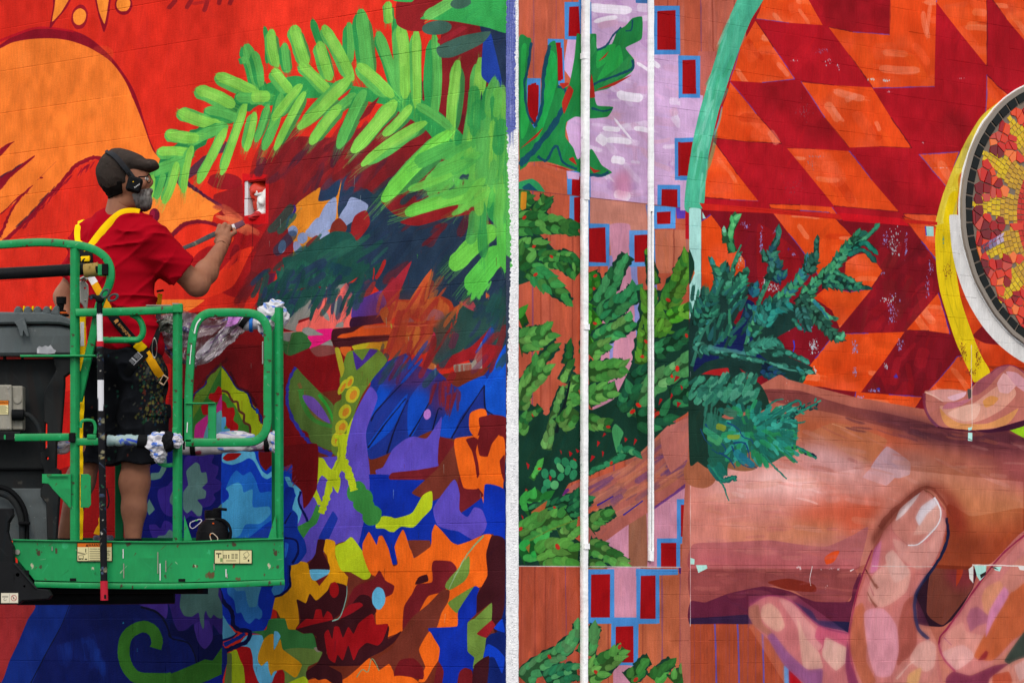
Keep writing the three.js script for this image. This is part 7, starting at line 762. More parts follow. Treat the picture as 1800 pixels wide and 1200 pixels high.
// ------------------------------------------------------------------ boom lift basket
const decal = (w, h, draw) => { const c = board(w, h, '#d9cf9a'); MAP = (x, y) => [x, y]; F(0, 0, 1); draw(C); return paint({ map: canvasTex(c), roughness: 0.5 }); };
const quadAt = (x0, y0, x1, y1, depth) => { const a = at(x0, y0, depth), b = at(x1, y1, depth), g = new THREE.PlaneGeometry(Math.abs(b.x - a.x), Math.abs(a.y - b.y)); g.translate((a.x + b.x) / 2, (a.y + b.y) / 2, -depth); return g; };
rnd = rng(501);
const lift = thing('boom_lift', 'green boom lift basket with rails, gate and grey control console, raised against the mural', 'boom lift');
{
  const L0 = lift, DF = 13.72, DB = 14.42, tube = boxSec(0.0335, 0.034, 0.006), post = boxSec(0.031, 0.031, 0.004, 0.6), flat = boxSec(0.034, 0.012, 0.003);
  const rail = (a, d, sec = tube, mat = M.green, name = 'rail', per = 6, parent = L0) => part(name, sweep(pathAt(a, d, per), sec), mat, parent);
  // toe board, its folded lip and sides
  const toe = part('toe_board', plate([21, 948, 120, 950, 305, 952, 400, 949, 498, 946, 499, 1018, 305, 1024, 160, 1023, 60, 1020, 23, 975], DF - 0.05, 0.006), M.green, L0);
  part('lip', sweep(pathAt([60, 1027, 180, 1029.5, 305, 1030, 400, 1027.5, 500, 1023], DF - 0.052, 4), boxSec(0.0245, 0.008, 0.003)), M.green, toe); part('top_edge', sweep(pathAt([22, 948.5, 120, 950.5, 305, 952.5, 400, 949.5, 498, 946.5], DF - 0.054, 4), boxSec(0.006, 0.016, 0.002)), M.green, toe);
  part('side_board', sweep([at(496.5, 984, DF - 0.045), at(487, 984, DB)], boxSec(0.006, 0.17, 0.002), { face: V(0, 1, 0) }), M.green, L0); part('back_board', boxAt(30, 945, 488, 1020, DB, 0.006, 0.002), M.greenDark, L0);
  part('floor', new THREE.BoxGeometry(1.1, 0.012, DB - DF).translate(at(485, 1000, DB).x - 0.55, at(260, 966, DF).y, -(DF + DB) / 2), M.dark, L0); part('floor_pan', new THREE.BoxGeometry(1.1, 0.05, DB - DF - 0.06).translate(at(480, 1000, DB).x - 0.55, at(260, 1018, DF).y, -(DF + DB) / 2 - 0.02), M.black, L0);
  part('notch', boxAt(122, 1016, 133, 1021, DF - 0.053, 0.004, 0.001), M.rubber, toe); part('notch', boxAt(313, 1017, 325, 1022, DF - 0.053, 0.004, 0.001), M.rubber, toe); const bolt = cyl(0.011, 0.011, 0.01, 12); bolt.rotateX(Math.PI / 2); const bp = at(30, 970, DF - 0.055); part('bolt', bolt.translate(bp.x, bp.y, bp.z), M.steel, toe);
  // decals: the printed warning plate and the capacity plate
  const warn = decal(256, 140, (x) => { x.fillStyle = '#d2c896'; x.fillRect(0, 0, 256, 140); x.fillStyle = '#c8641c'; x.fillRect(4, 4, 248, 30); x.fillStyle = '#15120e'; x.font = 'bold 25px sans-serif'; x.fillText('WARNING', 82, 29); x.beginPath(); x.moveTo(64, 30); x.lineTo(74, 10); x.lineTo(84, 30); x.fill(); x.fillRect(82, 34, 2, 102); x.font = 'bold 11px sans-serif'; x.fillText('CRUSHING HAZARD', 92, 52); for (let i = 0; i < 6; i++) { x.globalAlpha = 0.75; x.fillRect(92, 62 + i * 13, [150, 138, 146, 90, 140, 120][i], 4); } x.globalAlpha = 1; x.lineWidth = 3; x.strokeStyle = '#15120e'; x.strokeRect(14, 96, 34, 20); x.beginPath(); x.moveTo(8, 70); x.lineTo(60, 84); x.lineTo(74, 80); x.moveTo(8, 76); x.lineTo(60, 90); x.stroke(); for (const a of [18, 30, 44, 62, 70]) { x.beginPath(); x.arc(a, 122, 5, 0, 6.3); x.fill(); } x.fillRect(62, 46, 6, 26); x.lineWidth = 6; x.strokeRect(3, 3, 250, 134); });
  part('warning_plate', quadAt(134, 953, 197, 987, DF - 0.0575), warn, toe);
  const cap = decal(256, 96, (x) => { x.fillStyle = '#cfc694'; x.fillRect(0, 0, 256, 96); x.strokeStyle = '#1a1712'; x.fillStyle = '#1a1712'; x.lineWidth = 5; x.strokeRect(2, 2, 252, 92); x.fillRect(170, 2, 3, 92); x.fillRect(58, 2, 2, 92); for (const a of [66, 80, 98]) { x.beginPath(); x.arc(a, 38, 4, 0, 6.3); x.fill(); x.fillRect(a - 3, 43, 6, 16); } for (let r = 0; r < 4; r++) { x.fillRect(116, 28 + r * 9, 18, 4); x.fillRect(140, 28 + r * 9, 18, 4); } x.fillRect(80, 72, 68, 4); x.fillRect(12, 22, 36, 8); x.fillRect(26, 30, 6, 26); x.lineWidth = 2; x.beginPath(); x.moveTo(196, 30); x.lineTo(222, 10); x.lineTo(236, 34); x.lineTo(214, 60); x.closePath(); x.stroke(); x.fillRect(226, 66, 10, 14); x.fillRect(196, 50, 20, 3); x.fillRect(196, 60, 20, 3); x.fillStyle = '#7a8f5a'; x.fillRect(40, 56, 16, 26); });
  part('capacity_plate', quadAt(376, 966, 443, 991, DF - 0.0575), cap, toe);
  for (let i = 0; i < 9; i++) { const x = [215, 216, 276, 280, 290, 375, 396, 398, 90][i], y = [965, 990, 970, 990, 985, 990, 1000, 1008, 960][i], h = [16, 26, 38, 30, 20, 12, 14, 8, 8][i]; part('scratch', boxAt(x, y, x + 1.6, y + h, DF - 0.0565, 0.0015, 0.0002), i % 3 ? M.boxgrey : M.white, toe); }
  // uprights
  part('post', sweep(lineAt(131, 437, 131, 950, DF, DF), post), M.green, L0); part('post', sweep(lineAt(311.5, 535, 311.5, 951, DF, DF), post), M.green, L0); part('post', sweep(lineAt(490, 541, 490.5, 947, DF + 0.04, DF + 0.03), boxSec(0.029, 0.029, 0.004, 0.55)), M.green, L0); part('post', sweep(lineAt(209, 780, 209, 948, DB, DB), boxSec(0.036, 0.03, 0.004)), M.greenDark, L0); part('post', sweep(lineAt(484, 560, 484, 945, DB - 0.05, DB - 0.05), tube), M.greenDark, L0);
  // top hoop on the left that curves down into the brace
  rail([-60, 432, 0, 430, 70, 426, 128, 430, 160, 437, 181, 449, 192, 466, 194, 488, 188, 508, 178, 526, 171, 548, 162, 595, 148, 655, 137, 705], (t) => t < 0.55 ? DF : DF + 0.12 * (t - 0.55), tube, M.green, 'hoop_rail', 8);
  rail([133, 549.5, 225, 547.5, 314, 543], DF - 0.01); rail([230, 552, 243, 560, 250, 574, 250, 587, 243, 596, 230, 597.5, 176, 597.5], DF + 0.01, ringSec(0.0135), M.green, 'grab_bar', 7); part('post_cap', boxAt(303, 533, 320, 549, DF - 0.03, 0.04), M.green, L0); part('worn_patch', boxAt(256, 535.5, 300, 537.5, DF - 0.028, 0.02, 0.0005), M.boxgrey, L0); part('worn_patch', boxAt(302, 532.5, 313, 535, DF - 0.031, 0.03, 0.0005), M.boxgrey, L0);
  rail([26, 769, 121, 768], DF - 0.012, boxSec(0.031, 0.03, 0.004)); part('end_cap', boxAt(121, 760, 131, 777, DF - 0.04, 0.04), M.rubber, L0); rail([133, 776.5, 172, 776], DF, boxSec(0.031, 0.03, 0.004)); rail([36, 626, 168, 625.5], DF - 0.02, boxSec(0.008, 0.05, 0.002), M.green, 'shelf_bar', 1);
  part('bracket_plate', plate([73, 833, 124, 833, 124, 892, 121, 892, 84, 850, 73, 849], DF - 0.02, 0.008), M.green, L0); part('bracket_rib', sweep(lineAt(91, 857, 117, 884, DF - 0.03), boxSec(0.004, 0.01, 0.001)), M.green, L0); part('bracket_rib', sweep(lineAt(84, 836, 118, 836, DF - 0.03), boxSec(0.004, 0.01, 0.001)), M.green, L0); part('slotted_plate', plate([141, 833, 155, 833, 159, 837, 159, 887, 155, 892, 141, 892], DF - 0.015, 0.006, { holes: [[154, 862, 0.003], [154, 873, 0.003], [154, 886, 0.003], [154, 840, 0.003], [154, 847, 0.003]] }), M.green, L0);
  rail([141, 752, 143, 741, 152, 738, 163, 740, 167, 750, 166, 762], DF, boxSec(0.013, 0.012, 0.003), M.green, 'hook_eye', 6); part('hook_base', boxAt(152, 763, 168, 771, DF - 0.02, 0.03), M.green, L0);
  rail([311, 816, 290, 817.5, 278, 812, 269, 799], DF + 0.01, boxSec(0.017, 0.012, 0.003), M.green, 'gusset_arm', 6); part('latch_block', boxAt(302, 751, 312, 778, DF - 0.025, 0.02), M.green, L0);
  for (const a of [[323, 905, 337, 950, 322, 951], [484, 903, 470, 949, 486, 949]]) part('gusset', plate(a, DF + 0.005, 0.01), M.green, L0);
  // swing gate
  const gate = new THREE.Group(); gate.name = 'gate'; L0.add(gate);
  const gt = (a, d, sec, name = 'gate_tube', per = 8) => part(name, sweep(pathAt(a, d, per), sec), M.green, gate);
  gt([331, 776, 331, 700, 334, 640, 338, 594, 346, 566, 362, 552, 382, 549.5, 420, 549.5, 446, 552, 462, 562, 470, 580, 471, 610, 470, 690, 470, 740, 464, 762, 450, 774, 430, 777, 380, 777.5, 326, 777.5], DF + 0.03, boxSec(0.036, 0.03, 0.007)); gt([326, 709, 352, 709, 378, 708.5], DF + 0.025, boxSec(0.006, 0.04, 0.002), 'gate_shelf', 1); gt([372.5, 709, 372.5, 772], DF + 0.03, boxSec(0.034, 0.02, 0.003), 'gate_bar', 1); part('hinge_pin', boxAt(320.5, 700, 324, 790, DF + 0.06, 0.02, 0.002), M.rubber, gate);
  // chipped paint on the hoop's bend
  for (const [a, w] of [[[341, 586, 345, 570, 352, 560], 0.006], [[333, 640, 336, 606], 0.004], [[329, 742, 328, 760], 0.004]]) part('chip', sweep(pathAt(a, DF + 0.0135, 4), boxSec(w, 0.002, 0.0004)), M.white, gate);
  // back rails wrapped in plastic live elsewhere; bare ends
  rail([480, 565, 487, 556, 492, 545], DF + 0.08, tube, M.green, 'rail_corner', 4); part('hinge_plate', boxAt(460, 600, 463, 640, DF + 0.055, 0.02, 0.002), M.steel, L0);
  // black grab roller on the left
  part('roller_bar', sweep(pathAt([-60, 484, 60, 478, 150, 472.5], DF + 0.05, 3), ringSec(0.0255, 20)), M.black, L0); part('roller_sleeve', sweep(pathAt([147, 475.5, 165, 474, 174, 472], DF + 0.045, 3), ringSec(0.029, 20)), M.tan, L0); part('roller_core', sweep(lineAt(168, 473.5, 178, 472.5, DF + 0.03), ringSec(0.018, 14)), M.rubber, L0); part('roller_bracket', boxAt(171, 464, 184, 484, DF - 0.005, 0.05), M.green, L0); part('bracket_face', boxAt(178, 463, 189, 483, DF - 0.03, 0.04), M.rubber, L0);
}
{ // control console, electrical box, brackets and the boom head: further parts of the lift
  const L0 = lift, DC = 13.86;
  const con = new THREE.Group(); con.name = 'control_console'; L0.add(con);
  part('console_body', plate([-60, 573, 80, 571, 104, 572, 128, 577, 128, 624, -60, 625], DC - 0.04, 0.26, { bevel: 0.012 }), M.grey, con); part('console_lid', plate([-60, 547, 20, 548, 78, 548, 90, 551, 103, 552, 128, 562, 128, 574, 104, 569, 80, 568, -60, 570], DC - 0.06, 0.3, { bevel: 0.008 }), M.grey, con);
  for (let i = 0; i < 4; i++) { const x = [27, 44, 61, 77][i]; part('guard', plate([x - 5, 552, x - 3, 543, x + 1, 538, x + 6, 538, x + 10, 543, x + 11, 552], DC - 0.055, 0.07, { bevel: 0.006 }), M.grey, con); } part('guard', plate([86, 552, 94, 539, 99, 536, 103, 540, 104, 555], DC - 0.055, 0.07, { bevel: 0.005 }), M.grey, con);
  for (const x of [40, 55.5, 87]) part('switch', sweep(lineAt(x, 549, x + 2, 538, DC - 0.01), ringSec(0.0045, 10)), M.yellow, con);
  part('latch', plate([24, 566, 38, 560, 42, 558, 44, 566, 50, 590, 50, 591, 46, 591, 40, 580, 39, 591, 35, 591, 30, 574], DC - 0.085, 0.02), M.grey, con); part('paper_scrap', plate([64, 621, 64, 612, 68, 608, 73, 610, 79, 607, 84, 609, 88, 606, 93, 613, 98, 616, 95, 621, 82, 622], DC - 0.069, 0.002, { bevel: 0 }), paint({ map: speckled('#9a9aa0', ['#c8c8cc', '#6a6a70'], 200, 128, 61), roughness: 0.9 }), con);
  const kb = cyl(0.022, 0.021, 0.03, 16), kp = at(107, 528, DC - 0.02); part('knob', kb.translate(kp.x, kp.y, kp.z), M.rubber, con); const ks = cyl(0.016, 0.011, 0.03, 14), sp = at(106, 540, DC - 0.02); part('knob_stem', ks.translate(sp.x, sp.y, sp.z), M.rubber, con); for (let i = 0; i < 3; i++) { const b = new THREE.TorusGeometry(0.014 + i * 0.004, 0.005, 8, 16), q = at(108 + i, 547 + i * 3.5, DC - 0.02); b.rotateX(Math.PI / 2); part('boot_ring', b.translate(q.x, q.y, q.z), i === 1 ? paint({ color: col('#c85a24') }) : M.rubber, con); }
  part('console_foot', boxAt(4, 624, 9, 632, DC, 0.02), M.rubber, con); part('console_foot', boxAt(36, 624, 40, 632, DC, 0.02), M.rubber, con);
  // mast plates
  part('mast_panel', plate([-60, 632, 108, 630, 98, 652, 80, 688, 78, 760, 76, 948, -60, 950], DC + 0.06, 0.03), M.dark, L0); part('mast_panel', boxAt(-60, 858, 84, 950, DC + 0.03, 0.03), M.grey, L0); part('mast_rib', boxAt(-60, 822, 82, 826, DC + 0.035, 0.03), M.rubber, L0);
  part('mast_bracket', plate([92, 628, 128, 628, 128, 650, 112, 662, 112, 678, 106, 760, 108, 772, 98, 776, 97, 822, 105, 826, 106, 840, 104, 860, 98, 948, 82, 948, 80, 885, 70, 872, 70, 860, 77, 850, 76, 826, 70, 815, 70, 795, 82, 786, 82, 745, 76, 742, 77, 688, 98, 650], DC - 0.005, 0.05, { holes: [[82, 805, 0.011]], bevel: 0.004 }), M.dark, L0);
  part('junction_box', boxAt(-60, 676, 20, 756, DC - 0.11, 0.1, 0.008), M.boxgrey, L0); const jb = part('junction_box_side', boxAt(18, 678, 39, 755, DC - 0.09, 0.08, 0.006), M.boxgrey, L0); const pl = cyl(0.017, 0.017, 0.012, 18); pl.rotateX(1.5708); const pp = at(30, 702, DC - 0.09); part('knockout', pl.translate(pp.x, pp.y, pp.z), M.boxgrey, jb); for (const y of [681, 752]) { const sc = cyl(0.0045, 0.0045, 0.004, 10), q = at(13.5, y, DC - 0.112); sc.rotateX(1.5708); part('screw', sc.translate(q.x, q.y, q.z), M.steel, jb); }
  const wl = decal(96, 160, (x) => { x.fillStyle = '#d6cc98'; x.fillRect(0, 0, 96, 160); x.fillStyle = '#d2741e'; x.fillRect(0, 0, 96, 50); x.fillStyle = '#15120e'; x.font = 'bold 29px sans-serif'; x.textAlign = 'right'; x.fillText('WARNING', 88, 36); x.textAlign = 'left'; for (let i = 0; i < 8; i++) x.fillRect(4, 58 + i * 12, 62 + (i * 37) % 26, 4); x.lineWidth = 4; x.strokeStyle = '#15120e'; x.strokeRect(-6, 2, 100, 156); }); part('warning_label', quadAt(-4, 703.5, 14.5, 729, DC - 0.1115), wl, jb);
  const gl = cyl(0.026, 0.026, 0.05, 6); gl.rotateZ(1.5708); const gp = at(31, 729, DC - 0.11); part('cable_gland', gl.translate(gp.x, gp.y, gp.z), M.rubber, L0); part('cable', sweep(pathAt([36, 727, 50, 730, 62, 742, 69, 757, 73, 775, 75, 792], DC - 0.09, 6), ringSec(0.012)), M.dark, L0);
  part('rail_plate', boxAt(-60, 758, 35, 774, DC - 0.15, 0.02), M.black, L0); const rb = cyl(0.008, 0.008, 0.012, 12), rp = at(28, 768.5, DC - 0.16); rb.rotateX(1.5708); part('plate_bolt', rb.translate(rp.x, rp.y, rp.z), M.steel, L0); part('plate_slot', boxAt(6, 764, 9, 772, DC - 0.152, 0.003, 0.0005), M.green, L0);
  // hoses and the black boom head
  part('hose', sweep(pathAt([-30, 862, 4, 868, 22, 880, 33, 900, 37, 920, 38, 950], DC - 0.02, 6), ringSec(0.013)), M.dark, L0); part('hose', sweep(pathAt([-30, 852, 8, 858, 28, 872, 42, 896, 46, 925, 46, 950], DC, 6), ringSec(0.011)), M.rubber, L0); part('hose_clip', boxAt(31, 916, 51, 922, DC - 0.05, 0.03), M.rubber, L0);
  const head = part('boom_head', plate([-70, 893, 20, 893, 22, 905, 14, 918, 12, 935, 16, 950, 22, 960, 23, 988, 30, 990, 62, 1034, 84, 1036, 90, 1046, 84, 1053, 38, 1056, 32, 1062, -70, 1063], 13.6, 0.06, { holes: [[30, 1010, 0.012], [42, 1030, 0.009]], bevel: 0.004 }), M.black, L0); part('head_edge', sweep(lineAt(25, 990, 63, 1034, 13.595), boxSec(0.005, 0.012, 0.001)), M.dark, head); part('head_plug', boxAt(22, 1002, 50, 1036, 13.64, 0.01, 0.002), M.rubber, L0);
  const hl = decal(128, 72, (x) => { x.fillStyle = '#cfc8b4'; x.fillRect(0, 0, 128, 72); x.strokeStyle = '#9a3038'; x.lineWidth = 4; x.beginPath(); x.arc(96, 36, 20, 0, 6.3); x.stroke(); x.beginPath(); x.moveTo(82, 22); x.lineTo(110, 50); x.stroke(); x.fillStyle = '#55504a'; x.fillRect(90, 26, 5, 18); x.fillRect(8, 22, 46, 3); x.fillRect(8, 28, 46, 3); x.strokeStyle = '#55504a'; x.lineWidth = 3; x.beginPath(); x.arc(30, 46, 9, 0, 4.5); x.stroke(); x.fillRect(62, 4, 1.5, 64); }); part('no_reach_label', quadAt(1, 1042, 31, 1059.5, 13.5985), hl, head);
  part('rotator_tube', sweep(pathAt([30, 1049.5, 200, 1048.5, 306, 1047], 13.98, 2), ringSec(0.034, 24)), M.black, L0); part('boom', sweep([at(-400, 1090, 13.4), at(-120, 1040, 13.6), at(20, 1030, 13.75)], boxSec(0.14, 0.14, 0.01)), M.dark, L0);
  part('under_frame', new THREE.BoxGeometry(0.8, 0.03, 0.5).translate(at(190, 1035, 13.98).x, at(190, 1037, 13.98).y, -14.05), M.rubber, L0);
}
// ------------------------------------------------------------------ things carried in the basket
{
  rnd = rng(502); const D = 13.6, t = thing('extension_pole', 'paint spattered black extension pole with white band and red foot, leaning upright on front rail', 'extension pole');
  const X = (y) => 174 + (y - 530) * 0.0165, seg = (name, y0, y1, r, mat) => part(name, sweep(lineAt(X(y0), y0, X(y1), y1, D), ringSec(r, 16)), mat, t);
  seg('shaft', 606, 1022, 0.0148, M.splat); seg('grip', 533, 553, 0.0125, M.rubber); seg('white_band', 551, 602, 0.0125, M.white); seg('red_collar', 600, 609, 0.0155, M.red); seg('foot', 1021, 1055, 0.0162, paint({ color: col('#b02434'), roughness: 0.55 })); part('foot_slot', boxAt(182, 1045, 186, 1052, D - 0.0165, 0.004, 0.0008), M.rubber, t);
  const lab = decal(48, 200, (x) => { x.fillStyle = '#cfcfd4'; x.fillRect(0, 0, 48, 200); x.fillStyle = '#a03040'; x.fillRect(4, 4, 30, 14); x.fillStyle = '#33343c'; for (let i = 0; i < 26; i++) x.fillRect(6, 24 + i * 6.6, 12 + (i * 53) % 24, 3); }); part('paper_label', sweep(lineAt(X(697) - 0.3, 668, X(697) - 0.2, 722, D - 0.0006), [...Array(8)].map((_, i) => { const a = 0.5 + i / 7 * 2.1; return [Math.cos(a) * 0.0152, Math.sin(a) * 0.0152]; }), { caps: false }), lab, t);
  const clamp = new THREE.Group(); clamp.name = 'clamp_head'; t.add(clamp); const hub = new THREE.SphereGeometry(0.019, 18, 12), hp = at(175, 526, D); part('hub', hub.translate(hp.x, hp.y, hp.z), M.rubber, clamp); part('lever', sweep(pathAt([157, 523.5, 163, 521, 170, 523], D, 4), boxSec(0.019, 0.016, 0.007)), M.splat, clamp);
  for (const [x, y, r] of [[184, 516, -0.7], [198, 523, -1.1]]) { const g = new THREE.TorusGeometry(0.016, 0.0052, 8, 20); g.scale(0.75, 1.25, 1); g.rotateZ(r); const q = at(x, y, D - 0.01); part('buckle_ring', g.translate(q.x, q.y, q.z), paint({ color: col('#3c4a48'), roughness: 0.5 }), clamp); }
  part('splash', sweep(pathAt([187, 858, 191, 880, 188, 893], D + 0.03, 3), boxSec(0.004, 0.02, 0.001)), M.rubber, t);
}
{
  const D = 14.05, base = at(374, 966, D), t = thing('water_bottle', 'large black insulated water bottle with flip lid, standing on the basket floor', 'bottle'); rnd = rng(503);
  const k = D / LENS, y = (py) => at(374, py, D).y, lathe = (pts, mat, name, seg = 40) => part(name, new THREE.LatheGeometry(pts.map(([r, py]) => new THREE.Vector2(r * k, y(py))), seg).translate(base.x, 0, base.z), mat, t), mb = paint({ color: col('#131315'), roughness: 0.55, bumpMap: stuccoBump, bumpScale: 0.0006 });
  lathe([[0.1, 966], [29, 966], [30, 950], [29.5, 936], [28, 934], [27.5, 933], [26, 925], [22, 919], [17, 915], [15, 913.5], [14, 912.5]], mb, 'body'); lathe([[14, 913], [13.5, 912.6], [13.5, 911]], M.steel, 'neck_ring'); lathe([[13, 912], [15, 911], [15, 898], [13.5, 896.5], [0.1, 896.5]], paint({ color: col('#0d0d0f'), roughness: 0.45, bumpMap: stuccoBump, bumpScale: 0.001 }), 'cap');
  part('flip_spout', sweep(pathAt([374, 896, 386, 894.5, 398, 895.5], D - 0.005, 4), boxSec(0.012, 0.03, 0.005)), mb, t); part('strap_handle', sweep(pathAt([378, 912, 392, 914, 401, 922, 405, 934, 404, 945, 400, 950], D - 0.03, 6), boxSec(0.012, 0.02, 0.005)), M.rubber, t);
  const ring = (a, c, accent) => { const g = new THREE.Group(); g.name = 'carabiner'; t.add(g); part('hook', sweep(pathAt(a, D - 0.08, 5), ringSec(0.0021, 8)), paint({ color: col(c), roughness: 0.35 }), g); part('gate_mark', sweep(pathAt(accent, D - 0.081, 3), ringSec(0.0026, 8)), paint({ color: col(accent.length && c === '#cfc9d2' ? '#4fbf3a' : '#d0702a') }), g); };
  ring([333, 923, 335, 918, 345, 914, 351, 912.5, 354, 915, 350, 920, 340, 928, 336, 928, 333.5, 925, 333, 923], '#cfc9d2', [343, 915, 347, 914]); ring([371, 950, 368.5, 942, 370, 938, 374, 937.5, 382, 945, 381, 950], '#c8b8a4', [368.6, 941, 370, 938]); part('paint_spot', boxAt(372.5, 918.5, 376, 921, D - 0.066, 0.004, 0.001), paint({ color: col('#c8501c') }), t);
}
{
  const D = 13.98, t = thing('paint_tub', 'small clear paint smeared tub with a yellow cloth hanging in it, behind the pole', 'tub'); rnd = rng(504); const c = at(181, 960, D), k = D / LENS;
  part('tub', new THREE.LatheGeometry([[0.1, 0], [15, 0], [18, 4], [18.5, 16], [17, 20], [15, 21]].map(([r, h]) => new THREE.Vector2(r * k, h * k)), 30).translate(c.x, c.y - 0.004, c.z), paint({ map: speckled('#4a4f5a', ['#7a3a5a', '#3a5a7a', '#a8a8b0', '#6a3a2a', '#2f6a5a'], 300, 128, 71), roughness: 0.3, transmission: 0.25 }), t);
  part('cloth', sweep(pathAt([169, 939, 172, 930, 176, 922, 175, 912, 178, 908], D - 0.02, 5), boxSec(0.022, 0.008, 0.003), { scale: (q) => 1.2 - 0.8 * q }), M.yellowDirty, t);
}
// ------------------------------------------------------------------ the painter
function nets(f, lo, hi, cell, colour) {             // surface nets over a signed distance
  const n = [0, 1, 2].map((i) => Math.ceil((hi.getComponent(i) - lo.getComponent(i)) / cell) + 1), [nx, ny, nz] = n, val = new Float32Array(nx * ny * nz), id = new Int32Array(nx * ny * nz).fill(-1), p = V(0, 0, 0), pos = [], idx = [], I = (x, y, z) => (z * ny + y) * nx + x;
  for (let z = 0; z < nz; z++) for (let y = 0; y < ny; y++) for (let x = 0; x < nx; x++) val[I(x, y, z)] = f(p.set(lo.x + x * cell, lo.y + y * cell, lo.z + z * cell));
  const E = []; for (let a = 0; a < 8; a++) for (let b = a + 1; b < 8; b++) { const d = a ^ b; if (d === 1 || d === 2 || d === 4) E.push([a, b]); }
  for (let z = 0; z < nz - 1; z++) for (let y = 0; y < ny - 1; y++) for (let x = 0; x < nx - 1; x++) {
    const v = [...Array(8)].map((_, k) => val[I(x + (k & 1), y + ((k >> 1) & 1), z + (k >> 2))]); let neg = 0; for (const q of v) if (q < 0) neg++; if (!neg || neg === 8) continue;
    let sx = 0, sy = 0, sz = 0, c = 0; for (const [a, b] of E) if ((v[a] < 0) !== (v[b] < 0)) { const t = v[a] / (v[a] - v[b]); sx += mix(a & 1, b & 1, t); sy += mix((a >> 1) & 1, (b >> 1) & 1, t); sz += mix(a >> 2, b >> 2, t); c++; }
    id[I(x, y, z)] = pos.length / 3; pos.push(lo.x + (x + sx / c) * cell, lo.y + (y + sy / c) * cell, lo.z + (z + sz / c) * cell);
  }
  for (let z = 1; z < nz - 1; z++) for (let y = 1; y < ny - 1; y++) for (let x = 1; x < nx - 1; x++) {
    const s = val[I(x, y, z)] < 0;
    for (const [dx, dy, dz, q] of [[1, 0, 0, [[0, 0, 0], [0, -1, 0], [0, -1, -1], [0, 0, -1]]], [0, 1, 0, [[0, 0, 0], [0, 0, -1], [-1, 0, -1], [-1, 0, 0]]], [0, 0, 1, [[0, 0, 0], [-1, 0, 0], [-1, -1, 0], [0, -1, 0]]]].map((e) => e)) {
      if (s === (val[I(x + dx, y + dy, z + dz)] < 0)) continue; const k = q.map(([a, b, c]) => id[I(x + a, y + b, z + c)]); if (k.some((e) => e < 0)) continue; s ? idx.push(k[0], k[1], k[2], k[0], k[2], k[3]) : idx.push(k[0], k[2], k[1], k[0], k[3], k[2]);
    }
  }
  const g = new THREE.BufferGeometry(); g.setAttribute('position', new THREE.Float32BufferAttribute(pos, 3)); const uv = []; for (let i = 0; i < pos.length; i += 3) uv.push(pos[i] * 3 + pos[i + 2] * 2, pos[i + 1] * 3); g.setAttribute('uv', new THREE.Float32BufferAttribute(uv, 2));
  if (colour) { const c = []; for (let i = 0; i < pos.length; i += 3) c.push(...colour(V(pos[i], pos[i + 1], pos[i + 2]))); g.setAttribute('color', new THREE.Float32BufferAttribute(c, 3)); }
  g.setIndex(idx); g.computeVertexNormals(); return g;
}
const smin = (a, b, k) => { const h = clamp(0.5 + 0.5 * (b - a) / k, 0, 1); return mix(b, a, h) - k * h * (1 - h); };
const capsule = (a, b, ra, rb) => { const ab = b.clone().sub(a), l2 = ab.lengthSq(); return (p) => { const x = p.x - a.x, y = p.y - a.y, z = p.z - a.z, h = clamp((x * ab.x + y * ab.y + z * ab.z) / l2, 0, 1); return Math.hypot(x - ab.x * h, y - ab.y * h, z - ab.z * h) - mix(ra, rb, h); }; };
const ellipsoid = (c, rx, ry, rz, yaw = 0, roll = 0) => { const cy = Math.cos(yaw), sy = Math.sin(yaw), cr = Math.cos(roll), sr = Math.sin(roll); return (p) => { let x = p.x - c.x, y = p.y - c.y, z = p.z - c.z; [x, z] = [x * cy + z * sy, z * cy - x * sy];[x, y] = [x * cr + y * sr, y * cr - x * sr]; const k0 = Math.hypot(x / rx, y / ry, z / rz), k1 = Math.hypot(x / rx / rx, y / ry / ry, z / rz / rz); return k1 < 1e-6 ? -Math.min(rx, ry, rz) : k0 * (k0 - 1) / k1; }; };
const blend = (k, ...fs) => (p) => { let d = fs[0](p); for (let i = 1; i < fs.length; i++) d = smin(d, fs[i](p), k); return d; };
const J = at, fold1 = noise2(91), fold2 = noise2(92), fold3 = noise2(93);
const box3 = (pts, m) => { const lo = V(1e9, 1e9, 1e9), hi = V(-1e9, -1e9, -1e9); for (const p of pts) { lo.min(p); hi.max(p); } return [lo.addScalar(-m), hi.addScalar(m)]; };
